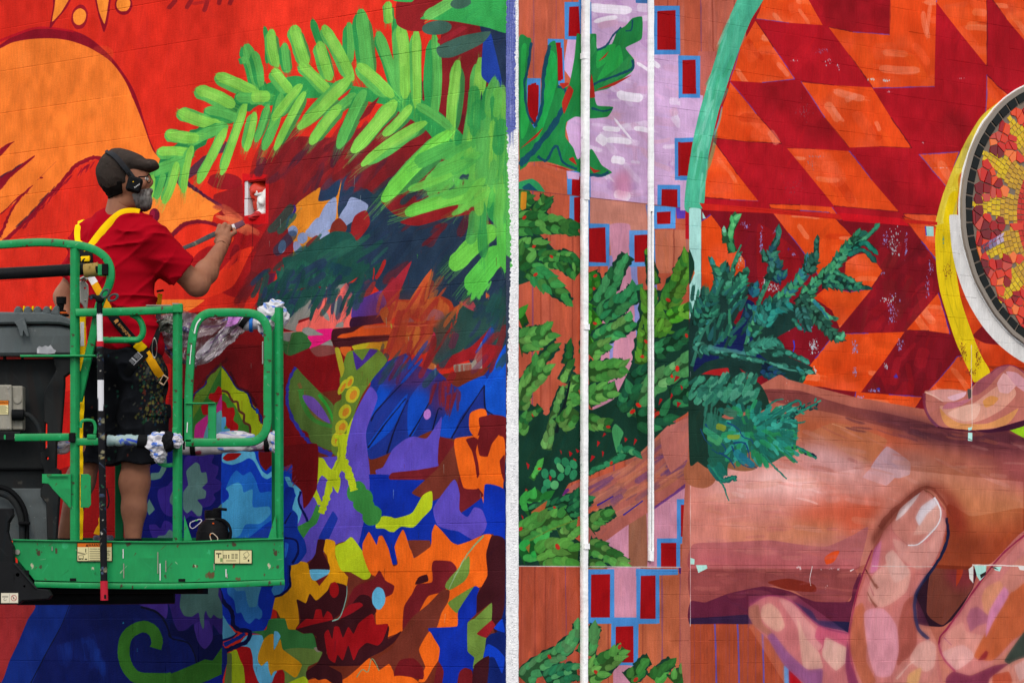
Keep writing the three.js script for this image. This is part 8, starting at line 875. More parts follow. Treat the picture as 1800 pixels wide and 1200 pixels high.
{
  const t = thing('person', 'person in red shirt, dark cap and headphones, harnessed, reaching right to paint the wall', 'person');
  // joints
  const shL = J(160, 428, 14.22), shR = J(254, 424, 14.1), elR = J(346, 500, 14.2), wrR = J(388, 436, 14.43), elL = J(113, 522, 14.28), wrL = J(117, 592, 14.2), neckB = J(208, 378, 14.15), neckT = J(214, 338, 14.14), pel = J(214, 640, 14.15), hipL = J(188, 650, 14.19), hipR = J(246, 650, 14.11), knL = J(158, 792, 14.19), knR = J(240, 792, 14.11), anL = J(114, 945, 14.22), anR = J(233, 945, 14.12);
  const skinCol = (p) => { const a = fold1(p.x * 40 + 50, p.y * 40 + 50), b = fold2(p.x * 160 + 9, p.y * 160 + 9), k = 0.86 + 0.2 * a + 0.14 * (b - 0.5); return [0.30 * k, 0.128 * k * (0.96 + 0.06 * a), 0.074 * k]; };
  const skin = paint({ vertexColors: true, roughness: 0.6, specularIntensity: 0.35 });
  const core = blend(0.04, capsule(shL, shR, 0.075, 0.075), ellipsoid(J(200, 480, 14.16), 0.155, 0.22, 0.1, 0.5), ellipsoid(J(212, 590, 14.15), 0.13, 0.2, 0.1, 0.5), capsule(neckB, neckT, 0.062, 0.054), capsule(shL, elL, 0.052, 0.042), capsule(elL, wrL, 0.044, 0.03), capsule(shR, elR, 0.058, 0.047), capsule(elR, J(362, 478, 14.28), 0.047, 0.046), capsule(J(362, 478, 14.28), wrR, 0.046, 0.032),
    capsule(hipR, knR, 0.085, 0.062), capsule(hipL, knL, 0.085, 0.06), capsule(knR, J(236, 848, 14.13), 0.06, 0.061), capsule(J(236, 848, 14.13), J(235, 895, 14.125), 0.061, 0.047), capsule(J(235, 895, 14.125), anR, 0.05, 0.037), capsule(knL, J(140, 845, 14.2), 0.058, 0.06), capsule(J(140, 845, 14.2), anL, 0.06, 0.036));
  const [blo, bhi] = box3([shL, shR, elR, wrR, elL, wrL, anL, anR, neckT], 0.1); const bodyGeo = nets(core, blo, bhi, 0.0125, skinCol);
  // head, facing right: skull, brow, nose, lips, jaw, ear
  const HD = 14.12, head = blend(0.018, ellipsoid(J(216, 306, HD), 0.104, 0.105, 0.078), ellipsoid(J(236, 322, HD), 0.066, 0.07, 0.062), ellipsoid(J(241, 346, HD), 0.05, 0.052, 0.048), capsule(J(259, 309, HD), J(262.5, 320, HD), 0.008, 0.012), capsule(J(262.5, 320, HD), J(262, 322, HD), 0.012, 0.01), capsule(J(254, 304, HD), J(252, 306, HD - 0.03), 0.014, 0.012), capsule(J(257, 337, HD), J(257.5, 337, HD - 0.012), 0.011, 0.008), capsule(J(256.5, 343, HD), J(255.5, 343, HD - 0.012), 0.010, 0.008), ellipsoid(J(253, 356, HD), 0.022, 0.02, 0.028), capsule(J(250, 322, HD - 0.045), J(246, 326, HD - 0.055), 0.02, 0.018), capsule(neckT, J(216, 352, 14.14), 0.052, 0.056));
  const [hlo, hhi] = box3([J(170, 262, HD), J(268, 372, HD)], 0.03); hlo.z = -HD - 0.11; hhi.z = -HD + 0.11; const headGeo = nets(head, hlo, hhi, 0.0045, skinCol);
  // right hand: palm, four curled fingers over the brush handle and the thumb closing from the wrist side
  const HZ = 14.47, fg = (k0, m, e, r) => blend(0.004, capsule(k0, m, r * 1.08, r), capsule(m, e, r, r * 0.85)), hand = blend(0.008, ellipsoid(J(392, 421, HZ), 0.036, 0.046, 0.019, 0.15, -0.15), capsule(wrR, J(391, 428, 14.455), 0.031, 0.03),
    fg(J(381, 410, HZ), J(385.5, 397, HZ + 0.008), J(388, 403, HZ + 0.034), 0.0098), fg(J(389.5, 408, HZ), J(395, 394.5, HZ + 0.008), J(397, 401, HZ + 0.036), 0.0105), fg(J(398.5, 410, HZ), J(403, 398, HZ + 0.008), J(405, 403, HZ + 0.036), 0.0102), fg(J(403, 414.5, HZ), J(412.5, 408, HZ + 0.006), J(411, 403, HZ + 0.03), 0.0096), capsule(J(380, 424, HZ + 0.016), J(384, 411, HZ + 0.036), 0.012, 0.011), capsule(J(384, 411, HZ + 0.036), J(392, 407, HZ + 0.045), 0.011, 0.009));
  const [alo, ahi] = box3([J(372, 388, HZ), J(420, 442, HZ)], 0.012); alo.z = -HZ - 0.07; ahi.z = -HZ + 0.05; const handGeo = nets(hand, alo, ahi, 0.0032, skinCol);
  const lz = 14.18, lh = blend(0.008, ellipsoid(J(117, 604, lz), 0.03, 0.04, 0.02), capsule(wrL, J(117, 600, lz), 0.028, 0.026), ...[0, 1, 2, 3].map((i) => capsule(J(110 + i * 5, 616, lz), J(111 + i * 5, 630 - Math.abs(i - 1.4) * 2, lz + 0.02), 0.0095, 0.0085)), capsule(J(126, 605, lz), J(130, 616, lz + 0.015), 0.011, 0.009)), [glo, ghi] = box3([J(104, 588, lz), J(134, 636, lz)], 0.03);
  part('body', mergeGeometries([bodyGeo, headGeo, handGeo, nets(lh, glo, ghi, 0.005, skinCol)]), skin, t);
  part('paint_smear', plate([405.5, 428, 409, 416, 410.5, 417, 409.5, 423], HZ - 0.021, 0.003, { bevel: 0.0008 }), paint({ color: col('#d8451c') }), t);
  // shoes
  for (const [a, tx] of [[anR, 262], [anL, 140]]) { const s = blend(0.02, capsule(a.clone().add(V(0, -0.03, 0)), a.clone().add(V(0.02, -0.055, -0.02)), 0.045, 0.042), capsule(a.clone().add(V(0, -0.06, 0)), a.clone().add(V(0.12, -0.07, -0.08)), 0.042, 0.036)), f = (p) => Math.max(s(p), a.y - 0.098 - p.y), [lo, hi] = box3([a.clone().add(V(-0.06, -0.12, -0.14)), a.clone().add(V(0.18, 0.02, 0.06))], 0.01); part('shoe', nets(f, lo, hi, 0.009), M.rubber, t); }
  // shirt
  const slR = J(318, 477, 14.165), slRd = slR.clone().sub(shR).normalize(), slL = J(129, 492, 14.265), slLd = slL.clone().sub(shL).normalize(), hemY = J(215, 616, 14.15).y;
  const torso = blend(0.05, capsule(J(163, 426, 14.22), J(250, 422, 14.1), 0.092, 0.09), ellipsoid(J(196, 480, 14.16), 0.192, 0.235, 0.125, 0.25), ellipsoid(J(212, 570, 14.15), 0.155, 0.24, 0.13, 0.3), capsule(J(196, 392, 14.17), J(226, 388, 14.13), 0.062, 0.06), ellipsoid(J(228, 600, 14.14), 0.15, 0.12, 0.13)), sleeveR = (p) => Math.max(capsule(shR, slR.clone().addScaledVector(slRd, 0.08), 0.092, 0.088)(p), p.clone().sub(slR).dot(slRd)), capR = capsule(shR, slR.clone().addScaledVector(slRd, 0.08), 0.09, 0.082), capL = capsule(shL, slL.clone().addScaledVector(slLd, 0.08), 0.082, 0.066);
  const wr = (p) => { const u = p.x * 0.75 + p.y * 0.66, v = -p.x * 0.66 + p.y * 0.75, low = clamp((4.05 - p.y) * 2.2, 0, 1), a = 1 - Math.abs(2 * fold1(v * 15 + 20, u * 5 + 20) - 1), b = 1 - Math.abs(2 * fold2(p.y * 22 + 40, p.x * 6 + p.z * 6 + 60) - 1), c = 1 - Math.abs(2 * fold3(v * 34, u * 14 + 70) - 1); return 0.014 * a * a * a * 0.7 + 0.012 * b * b * b * (0.35 + low) + 0.0015 * c * c; };
  const collarC = J(214, 362, 14.14), collarN = V(0.3, 0.93, -0.2).normalize();
  const shirt = (p) => { let d = smin(torso(p), Math.max(capR(p), (p.x - slR.x) * slRd.x + (p.y - slR.y) * slRd.y + (p.z - slR.z) * slRd.z), 0.03); d = smin(d, Math.max(capL(p), (p.x - slL.x) * slLd.x + (p.y - slL.y) * slLd.y + (p.z - slL.z) * slLd.z), 0.03); d -= (wr(p) - 0.006) * (p.x > -1.5 ? mix(1, 0.25, clamp((p.x + 1.52) * 12, 0, 1)) : 1); const hem = hemY - 0.02 * clamp((p.x - J(250, 0, 14.1).x) * 12, 0, 1) + 0.008 * Math.sin(p.x * 30); d = Math.max(d, hem - p.y, (p.x - collarC.x) * collarN.x + (p.y - collarC.y) * collarN.y + (p.z - collarC.z) * collarN.z); return d; };
  const [slo, shi] = box3([J(105, 340, 14.2), J(350, 630, 14.15)], 0.02); slo.z = -14.48; shi.z = -13.9; const cloth = bumpTex(128, (x, y) => 0.5 + 0.25 * ((x % 4 < 2 ? 1 : -1) * (y % 4 < 2 ? 1 : -1)) + 0.2 * (nA(x / 3, y / 3) - 0.5)); cloth.repeat.set(40, 40);
  part('shirt', nets(shirt, slo, shi, 0.0062), paint({ color: col('#9a0518'), roughness: 0.95, specularIntensity: 0.1, sheen: 0.12, sheenColor: col('#a01828'), bumpMap: cloth, bumpScale: 0.0004 }), t);
  // paint spattered shorts
  const legEnd = J(215, 815, 14.12).y, shorts = (p) => { let d = blend(0.05, ellipsoid(J(216, 630, 14.15), 0.168, 0.14, 0.135, 0.3), capsule(J(251, 655, 14.1), J(242, 830, 14.11), 0.098, 0.088), capsule(J(184, 655, 14.19), J(172, 830, 14.19), 0.1, 0.086))(p); const a = 1 - Math.abs(2 * fold1(p.y * 14 + 5, p.x * 9 + p.z * 8 + 80) - 1), b = 1 - Math.abs(2 * fold2(p.x * 16 + p.y * 6, p.y * 10 + 33) - 1); d -= 0.016 * a * a * a + 0.008 * b * b * b - 0.006; return Math.max(d, legEnd + 0.006 * Math.sin(p.x * 40) - p.y, p.y - J(215, 592, 14.15).y); };
  const r5 = rng(55), spl = []; const cs = [[0.012, 0.05, 0.022], [0.008, 0.03, 0.05], [0.11, 0.1, 0.025], [0.1, 0.022, 0.014], [0.06, 0.06, 0.052], [0.016, 0.07, 0.05], [0.07, 0.066, 0.022], [0.03, 0.03, 0.02]]; for (let i = 0; i < 420; i++) { const m = i < 350; spl.push([m ? mix(235, 292, Math.sqrt(r5())) : mix(150, 290, r5()), m ? mix(628, 742, r5()) : mix(620, 812, r5()), (m ? mix(0.9, 4.2, r5() * r5() * r5()) : mix(0.7, 2, r5())) / 403, cs[(r5() * cs.length) | 0]]); }
  const shortsCol = (p) => { const k = 0.8 + 0.5 * fold3(p.x * 30, p.y * 30 + 20), d = -p.z, px = p.x / d * LENS + 900, py = 1075 - (p.y - CAM_Y) / d * LENS; let c = [0.0075 * k, 0.0085 * k, 0.011 * k]; for (const s of spl) { const dx = (px - s[0]) / 403, dy = (py - s[1]) / 403 * 0.7; if (dx * dx + dy * dy < s[2] * s[2] * (0.5 + fold2(px * 0.9, py * 0.9))) c = s[3]; } return c; };
  const [tlo, thi] = box3([J(140, 590, 14.2), J(298, 822, 14.1)], 0.02); tlo.z = -14.4; thi.z = -13.94; part('shorts', nets(shorts, tlo, thi, 0.0055, shortsCol), paint({ vertexColors: true, roughness: 0.95, specularIntensity: 0.1 }), t);
  const surf = (px, py, f, off = 0.004) => { let D = 13.9; for (let i = 0; i < 80; i++) { const d = f(at(px, py, D)); if (d < 0.0008) break; D += Math.max(0.001, d * 0.7); } return at(px, py, Math.min(D, 14.5) - off); };
  const lie = (a, f, off, per = 6) => sample(a, per).map(([x, y]) => surf(x, y, f, off));
  const smoothPts = (p) => { for (let k = 0; k < 2; k++) for (let i = 1; i < p.length - 1; i++) p[i] = p[i].clone().multiplyScalar(0.5).addScaledVector(p[i - 1], 0.25).addScaledVector(p[i + 1], 0.25); return p; };
  const both = (p) => Math.min(shirt(p), shorts(p));
  part('cargo_pocket', nets((p) => Math.max(shorts(p) - 0.014, J(0, 712, 14.1).y * -1 + p.y, J(0, 780, 14.1).y - p.y, J(258, 0, 14.1).x - p.x, p.z + 14.08 > 0.5 ? 1 : -1), ...(() => { const [a, b] = box3([J(256, 708, 14.1), J(298, 784, 14.1)], 0.012); a.z = -14.22; b.z = -13.96; return [a, b]; })(), 0.006, shortsCol), paint({ vertexColors: true, roughness: 0.95, specularIntensity: 0.1 }), t); part('pocket_flap', nets((p) => Math.max(shorts(p) - 0.021, p.y - J(0, 711, 14.1).y, J(0, 734, 14.1).y - p.y, J(260, 0, 14.1).x - p.x), ...(() => { const [a, b] = box3([J(256, 706, 14.1), J(300, 740, 14.1)], 0.02); a.z = -14.2; b.z = -13.95; return [a, b]; })(), 0.005, shortsCol), paint({ vertexColors: true, roughness: 0.9, specularIntensity: 0.15 }), t);
  // harness: one worn item with straps, plates and buckles
  const har = new THREE.Group(); har.name = 'safety_harness'; har.userData.label = 'yellow and black safety harness over the red shirt'; t.add(har); const ph = (n, g, m) => part(n, g, m, har);
  const strap = (a, w, m, f = shirt, off = 0.006, name = 'strap') => ph(name, sweep(smoothPts(lie(a, f, off)), boxSec(w, 0.004, 0.001)), m);
  strap([142, 388, 138, 397, 136, 410, 139, 432, 146, 456], 0.032, M.yellow); strap([244, 374, 232, 372, 215, 374, 200, 384, 184, 400, 168, 420, 156, 438, 150, 452], 0.034, M.yellow); ph('dorsal_plate', sweep(lie([150, 438, 151, 470], shirt, 0.012, 4), boxSec(0.06, 0.012, 0.004)), M.rubber); ph('dorsal_loop', sweep(lie([139, 455.5, 157, 454.5], shirt, 0.024, 4), boxSec(0.024, 0.012, 0.005)), M.yellow); ph('dorsal_ring', (() => { const g = new THREE.TorusGeometry(0.024, 0.005, 10, 24), q = surf(151, 466, shirt, 0.03); g.scale(0.8, 1.2, 1); g.translate(q.x, q.y, q.z); return g; })(), M.rubber);
  strap([150, 470, 160, 488, 174, 514, 192, 546], 0.032, M.yellowDirty); ph('strap_tag', sweep(lie([158, 485, 166, 498], shirt, 0.0085, 4), boxSec(0.031, 0.003, 0.0008)), M.white); strap([190, 543, 205, 566, 222, 586, 242, 608, 252, 620], 0.042, M.rubber); strap([239, 603, 252, 615], 0.042, M.yellow, both, 0.009); strap([262, 616, 248, 626, 232, 642, 222, 658], 0.036, M.rubber, both, 0.012); ph('strap_label', sweep(lie([246, 622, 230, 638], both, 0.0155, 4), boxSec(0.03, 0.002, 0.0005)), paint({ map: (() => { const c = board(64, 64, '#1a1b1e'); C.strokeStyle = '#b8b8bc'; C.lineWidth = 4; C.strokeRect(3, 3, 58, 58); C.lineWidth = 1.5; for (let i = 0; i < 9; i++) { C.beginPath(); C.moveTo(10, 12 + i * 5); C.lineTo(52 - (i * 17) % 12, 12 + i * 5); C.stroke(); } const q = canvasTex(c); q.wrapS = q.wrapT = THREE.RepeatWrapping; q.repeat.set(16, 16); return q; })() }));
  strap([256, 620, 264, 632, 272, 646, 282, 662], 0.036, M.yellowDirty, both, 0.012); strap([284, 664, 290, 676, 286, 694], 0.03, M.rubber, both, 0.01); strap([278, 548, 277, 575, 272, 600, 264, 616], 0.026, M.rubber, shirt, 0.008); strap([281, 516, 279, 530, 278, 552], 0.022, M.yellowDirty, shirt, 0.009); ph('keeper', sweep(lie([275, 512, 287, 510], shirt, 0.012, 3), boxSec(0.008, 0.02, 0.002)), M.rubber);
  { const g = new THREE.TorusGeometry(0.022, 0.0045, 8, 4); g.rotateZ(0.785); g.scale(0.75, 1.15, 1); g.rotateZ(-0.55); const q = surf(287, 668, both, 0.02); g.translate(q.x, q.y, q.z); ph('buckle', g, paint({ color: col('#c9a98c'), roughness: 0.35, metalness: 0.5 })); const h = new THREE.TorusGeometry(0.03, 0.004, 8, 28), q2 = surf(271, 612, both, 0.03); h.scale(0.35, 1.4, 1); h.translate(q2.x, q2.y, q2.z); ph('hip_ring', h, M.steel); }
  // printed maker's mark on the black strap: seven letters and a cat's head shape, read down the strap
  { const c = board(256, 64, '#131417'); C.fillStyle = '#c98a4a'; C.font = 'bold 40px sans-serif'; C.fillText('KwikSafety', 54, 46); C.beginPath(); C.ellipse(28, 34, 15, 18, 0, 0, 6.3); C.fill(); C.beginPath(); C.moveTo(14, 24); C.lineTo(16, 6); C.lineTo(28, 16); C.lineTo(40, 6); C.lineTo(42, 24); C.fill(); const pts = smoothPts(lie([201, 560, 212, 574, 224, 588, 238, 603], shirt, 0.0105, 4)), pos = [], uv = [], ix = []; pts.forEach((p, i) => { const d = pts[Math.min(pts.length - 1, i + 1)].clone().sub(pts[Math.max(0, i - 1)]).normalize(), s = V(d.y, -d.x, 0).multiplyScalar(-0.016); for (const k of [1, -1]) { const q = p.clone().addScaledVector(s, -k); pos.push(q.x, q.y, q.z); uv.push(i / (pts.length - 1), k < 0 ? 0 : 1); } if (i) { const b = i * 2; ix.push(b - 2, b - 1, b, b, b - 1, b + 1); } }); const g = new THREE.BufferGeometry(); g.setAttribute('position', new THREE.Float32BufferAttribute(pos, 3)); g.setAttribute('uv', new THREE.Float32BufferAttribute(uv, 2)); g.setIndex(ix); g.computeVertexNormals(); ph('strap_print', g, paint({ map: canvasTex(c), roughness: 0.8, side: THREE.DoubleSide })); }
  // flat cap
  const capB = blend(0.025, ellipsoid(J(205, 304, HD), 0.088, 0.1, 0.092, 0, 0.12), ellipsoid(J(216, 288, HD), 0.085, 0.058, 0.088, 0, -0.1), ellipsoid(J(236, 287, HD), 0.08, 0.034, 0.08, 0, -0.36), ellipsoid(J(256, 291, HD), 0.054, 0.015, 0.07, 0, -0.12), capsule(J(268, 288, HD - 0.03), J(268, 288, HD + 0.03), 0.014, 0.014)), capCut = J(212, 328, HD), cn = V(0.25, -1, 0).normalize(), capF = (p) => { const q = Math.max(capB(p), (p.x - capCut.x) * cn.x + (p.y - capCut.y) * cn.y), seam = 0.0022 * Math.exp(-Math.pow((p.z + HD) / 0.004, 2)), w = 1 - Math.abs(2 * fold1(p.x * 26 + p.y * 12, p.y * 20 + 11) - 1); return q - seam - 0.004 * w * w * w; };
  const [clo, chi] = box3([J(168, 260, HD), J(282, 336, HD)], 0.01); clo.z = -HD - 0.12; chi.z = -HD + 0.12; const tw = bumpTex(128, (x, y) => 0.5 + 0.3 * Math.sin(x * 0.8) * Math.sin(y * 0.8) + 0.3 * (nB(x / 2, y / 2) - 0.5)); tw.repeat.set(22, 22);
  part('flat_cap', nets(capF, clo, chi, 0.0045), paint({ roughness: 1, specularIntensity: 0.1, bumpMap: tw, bumpScale: 0.0016, map: speckled('#3d3531', ['#4a403b', '#2f2825'], 160, 128, 81) }), t);
  const hair = (p) => Math.max(head(p) - 0.007 - 0.004 * fold1(p.x * 200, p.y * 120), p.y - J(0, 322, HD).y, J(0, 347, HD).y + (p.x - J(200, 0, HD).x) * 0.28 - p.y, p.x - J(217, 0, HD).x); part('hair', nets(hair, hlo, hhi, 0.0045), paint({ color: col('#100d0c'), roughness: 0.9 }), t);
  const beardC = (p) => { const k = clamp((p.x - J(240, 0, HD).x) * 10, 0, 1), g = fold2(p.x * 220, p.y * 90), low = clamp((J(0, 345, HD).y - p.y) * 14, 0, 1), v = mix(0.19, 0.035, low) * (0.55 + 0.9 * g); return [v * 1.02, v * 0.93, v * 0.88]; }, beard = (p) => { const b = Math.max(head(p) - 0.006 - 0.007 * fold1(p.x * 210 + 7, p.y * 110), p.y - J(0, 335, HD).y + (J(256, 0, HD).x - p.x) * 0.4, J(236, 0, HD).x + (p.y - J(0, 352, HD).y) * -0.3 - p.x), lips = ellipsoid(J(261, 342, HD), 0.012, 0.005, 0.02)(p); return Math.max(smin(b, ellipsoid(J(252, 360, HD), 0.03, 0.028, 0.034)(p) - 0.004 * fold1(p.x * 210, p.y * 110), 0.01), -lips); };
  part('beard', nets(beard, hlo, hhi, 0.0042, beardC), paint({ vertexColors: true, roughness: 1, specularIntensity: 0.05 }), t);
  // glasses and eye
  const ZG = HD - 0.056; part('eye', new THREE.SphereGeometry(0.009, 14, 10).translate(J(256.5, 314, ZG).x, J(256.5, 314, ZG).y, -ZG - 0.012), paint({ color: col('#d8d2cc'), roughness: 0.2 }), t); const gls = new THREE.Group(); gls.name = 'glasses'; t.add(gls); const gf = new THREE.TorusGeometry(0.0165, 0.0024, 8, 24); gf.scale(0.55, 1.1, 1); const gq = J(261, 314, ZG); part('lens_rim', gf.translate(gq.x, gq.y, gq.z), M.rubber, gls); part('temple_arm', sweep([J(243, 311, HD - 0.082), J(259, 310, ZG)], boxSec(0.006, 0.003, 0.001)), M.rubber, gls);
  // headphones
  const hp = new THREE.Group(); hp.name = 'headphones'; t.add(hp); const HB = M.rubber, band = smoothPts(lie([233, 313, 225, 302, 215, 290, 206, 279, 197, 271, 189, 267], (p) => Math.min(capF(p), head(p)), 0.006, 5)); for (let i = 1; i <= 8; i++) { const b = band[band.length - 1]; band.push(b.clone().add(V(-0.002, i < 4 ? 0.001 : -0.006, -0.012))); }
  part('headband', sweep(band, boxSec(0.025, 0.009, 0.003), { face: V(0.3, 0.25, 1) }), paint({ roughness: 0.6, map: speckled('#24262a', ['#b8b8b0', '#3a3c40', '#24262a', '#24262a'], 40, 128, 82) }), hp);
  const ec = new RoundedBoxGeometry(0.066, 0.07, 0.034, 4, 0.016); ec.rotateZ(-0.28); ec.rotateY(0.12); const eq = J(235.5, 324.5, HD - 0.1); part('ear_cup', ec.translate(eq.x, eq.y, eq.z), HB, hp); const ef = new RoundedBoxGeometry(0.05, 0.054, 0.006, 3, 0.003); ef.rotateZ(-0.28); ef.rotateY(0.12); part('cup_face', ef.translate(eq.x + 0.003, eq.y, eq.z + 0.0175), paint({ color: col('#0c0d10'), roughness: 0.3 }), hp); const ed = J(227, 308, HD - 0.102), ey = new RoundedBoxGeometry(0.014, 0.03, 0.01, 2, 0.003); ey.rotateZ(0.5); part('yoke', ey.translate(ed.x, ed.y, ed.z), HB, hp); part('paint_drop', new THREE.SphereGeometry(0.0042, 10, 8).translate(J(233.5, 319.5, HD - 0.118).x, J(233.5, 319.5, HD - 0.118).y, -HD + 0.118), M.yellow, hp);
  { const c = board(128, 64, '#0c0d10'); C.fillStyle = '#d8d4d0'; C.font = 'italic bold 36px serif'; C.fillText('Marshall', 2, 44, 124); const g = new THREE.PlaneGeometry(0.03, 0.013); g.rotateZ(0.62); g.rotateY(0.12); const q = J(240, 326.5, HD - 0.1205); part('cup_print', g.translate(q.x, q.y, q.z), paint({ map: canvasTex(c), roughness: 0.4 }), hp); }
}
{ // the brush in the painter's hand
  const t = thing('paint_brush', 'wide flat paint brush with worn grey handle, gripped in the raised hand against the wall', 'paint brush'), D0 = 14.36, D1 = 14.54; rnd = rng(601);
  part('handle', sweep([J(317, 438, D0), J(340, 429, D0 + 0.06), J(372, 413.5, 14.5), J(398, 403, 14.52)], boxSec(0.023, 0.008, 0.003), { scale: (q) => 0.75 + 0.35 * q, face: V(0.2, 0.1, 1) }), paint({ map: speckled('#4c5254', ['#7a5a58', '#6a7a6a', '#a8a088', '#3a4448', '#8a7a4a'], 200, 128, 83), roughness: 0.6 }), t); part('ferrule', sweep([J(400, 402.5, 14.525), J(412, 398.5, D1)], boxSec(0.026, 0.012, 0.003)), M.white, t); part('bristles', sweep([J(411, 399, D1), J(419, 395.5, D1 + 0.02), J(427, 391.5, D1 + 0.045)], boxSec(0.029, 0.014, 0.004), { scale: (q) => 1 - 0.15 * q }), paint({ color: col('#6e4a5a'), roughness: 0.9 }), t); const h = J(318.5, 438.5, D0 - 0.006), hg = cyl(0.0035, 0.0035, 0.003, 12); hg.rotateX(1.5708); part('hang_hole', hg.translate(h.x, h.y, h.z), paint({ color: col('#b02018') }), t);
}
{ // shock-absorbing lanyard hanging from the harness
  const t = thing('lanyard', 'yellow lanyard with steel snap hook hanging down behind the left basket post', 'lanyard'), D = 13.93;
  part('webbing', sweep(pathAt([146, 650, 143, 680, 144, 710, 142, 745, 141, 780, 142, 820, 141, 860, 142, 900, 141, 948], D, 8).map((p, i) => p.add(V(0, 0, 0.004 * Math.sin(i * 1.3)))), boxSec(0.018, 0.004, 0.001)), M.yellow, t); part('absorber_pack', sweep(pathAt([144.5, 552, 145, 600, 145, 652], D, 5), boxSec(0.026, 0.022, 0.008)), M.yellow, t); part('pack_label', boxAt(140.5, 566, 147, 608, D - 0.0125, 0.003, 0.001), M.white, t);
  part('snap_hook', plate([139, 494, 147, 492, 154, 500, 155, 516, 152, 545, 148, 545, 144, 536, 140, 532], D - 0.06, 0.012, { holes: [[148.5, 506, 0.008]], bevel: 0.003 }), M.steel, t); const r = new THREE.SphereGeometry(0.004, 10, 8), q = J(149, 528, D - 0.074); part('rivet', r.translate(q.x, q.y, q.z), M.steel, t); part('gate_spring', sweep(pathAt([141, 491, 147, 488, 152, 492], D - 0.06, 4), ringSec(0.007)), M.steel, t);
}
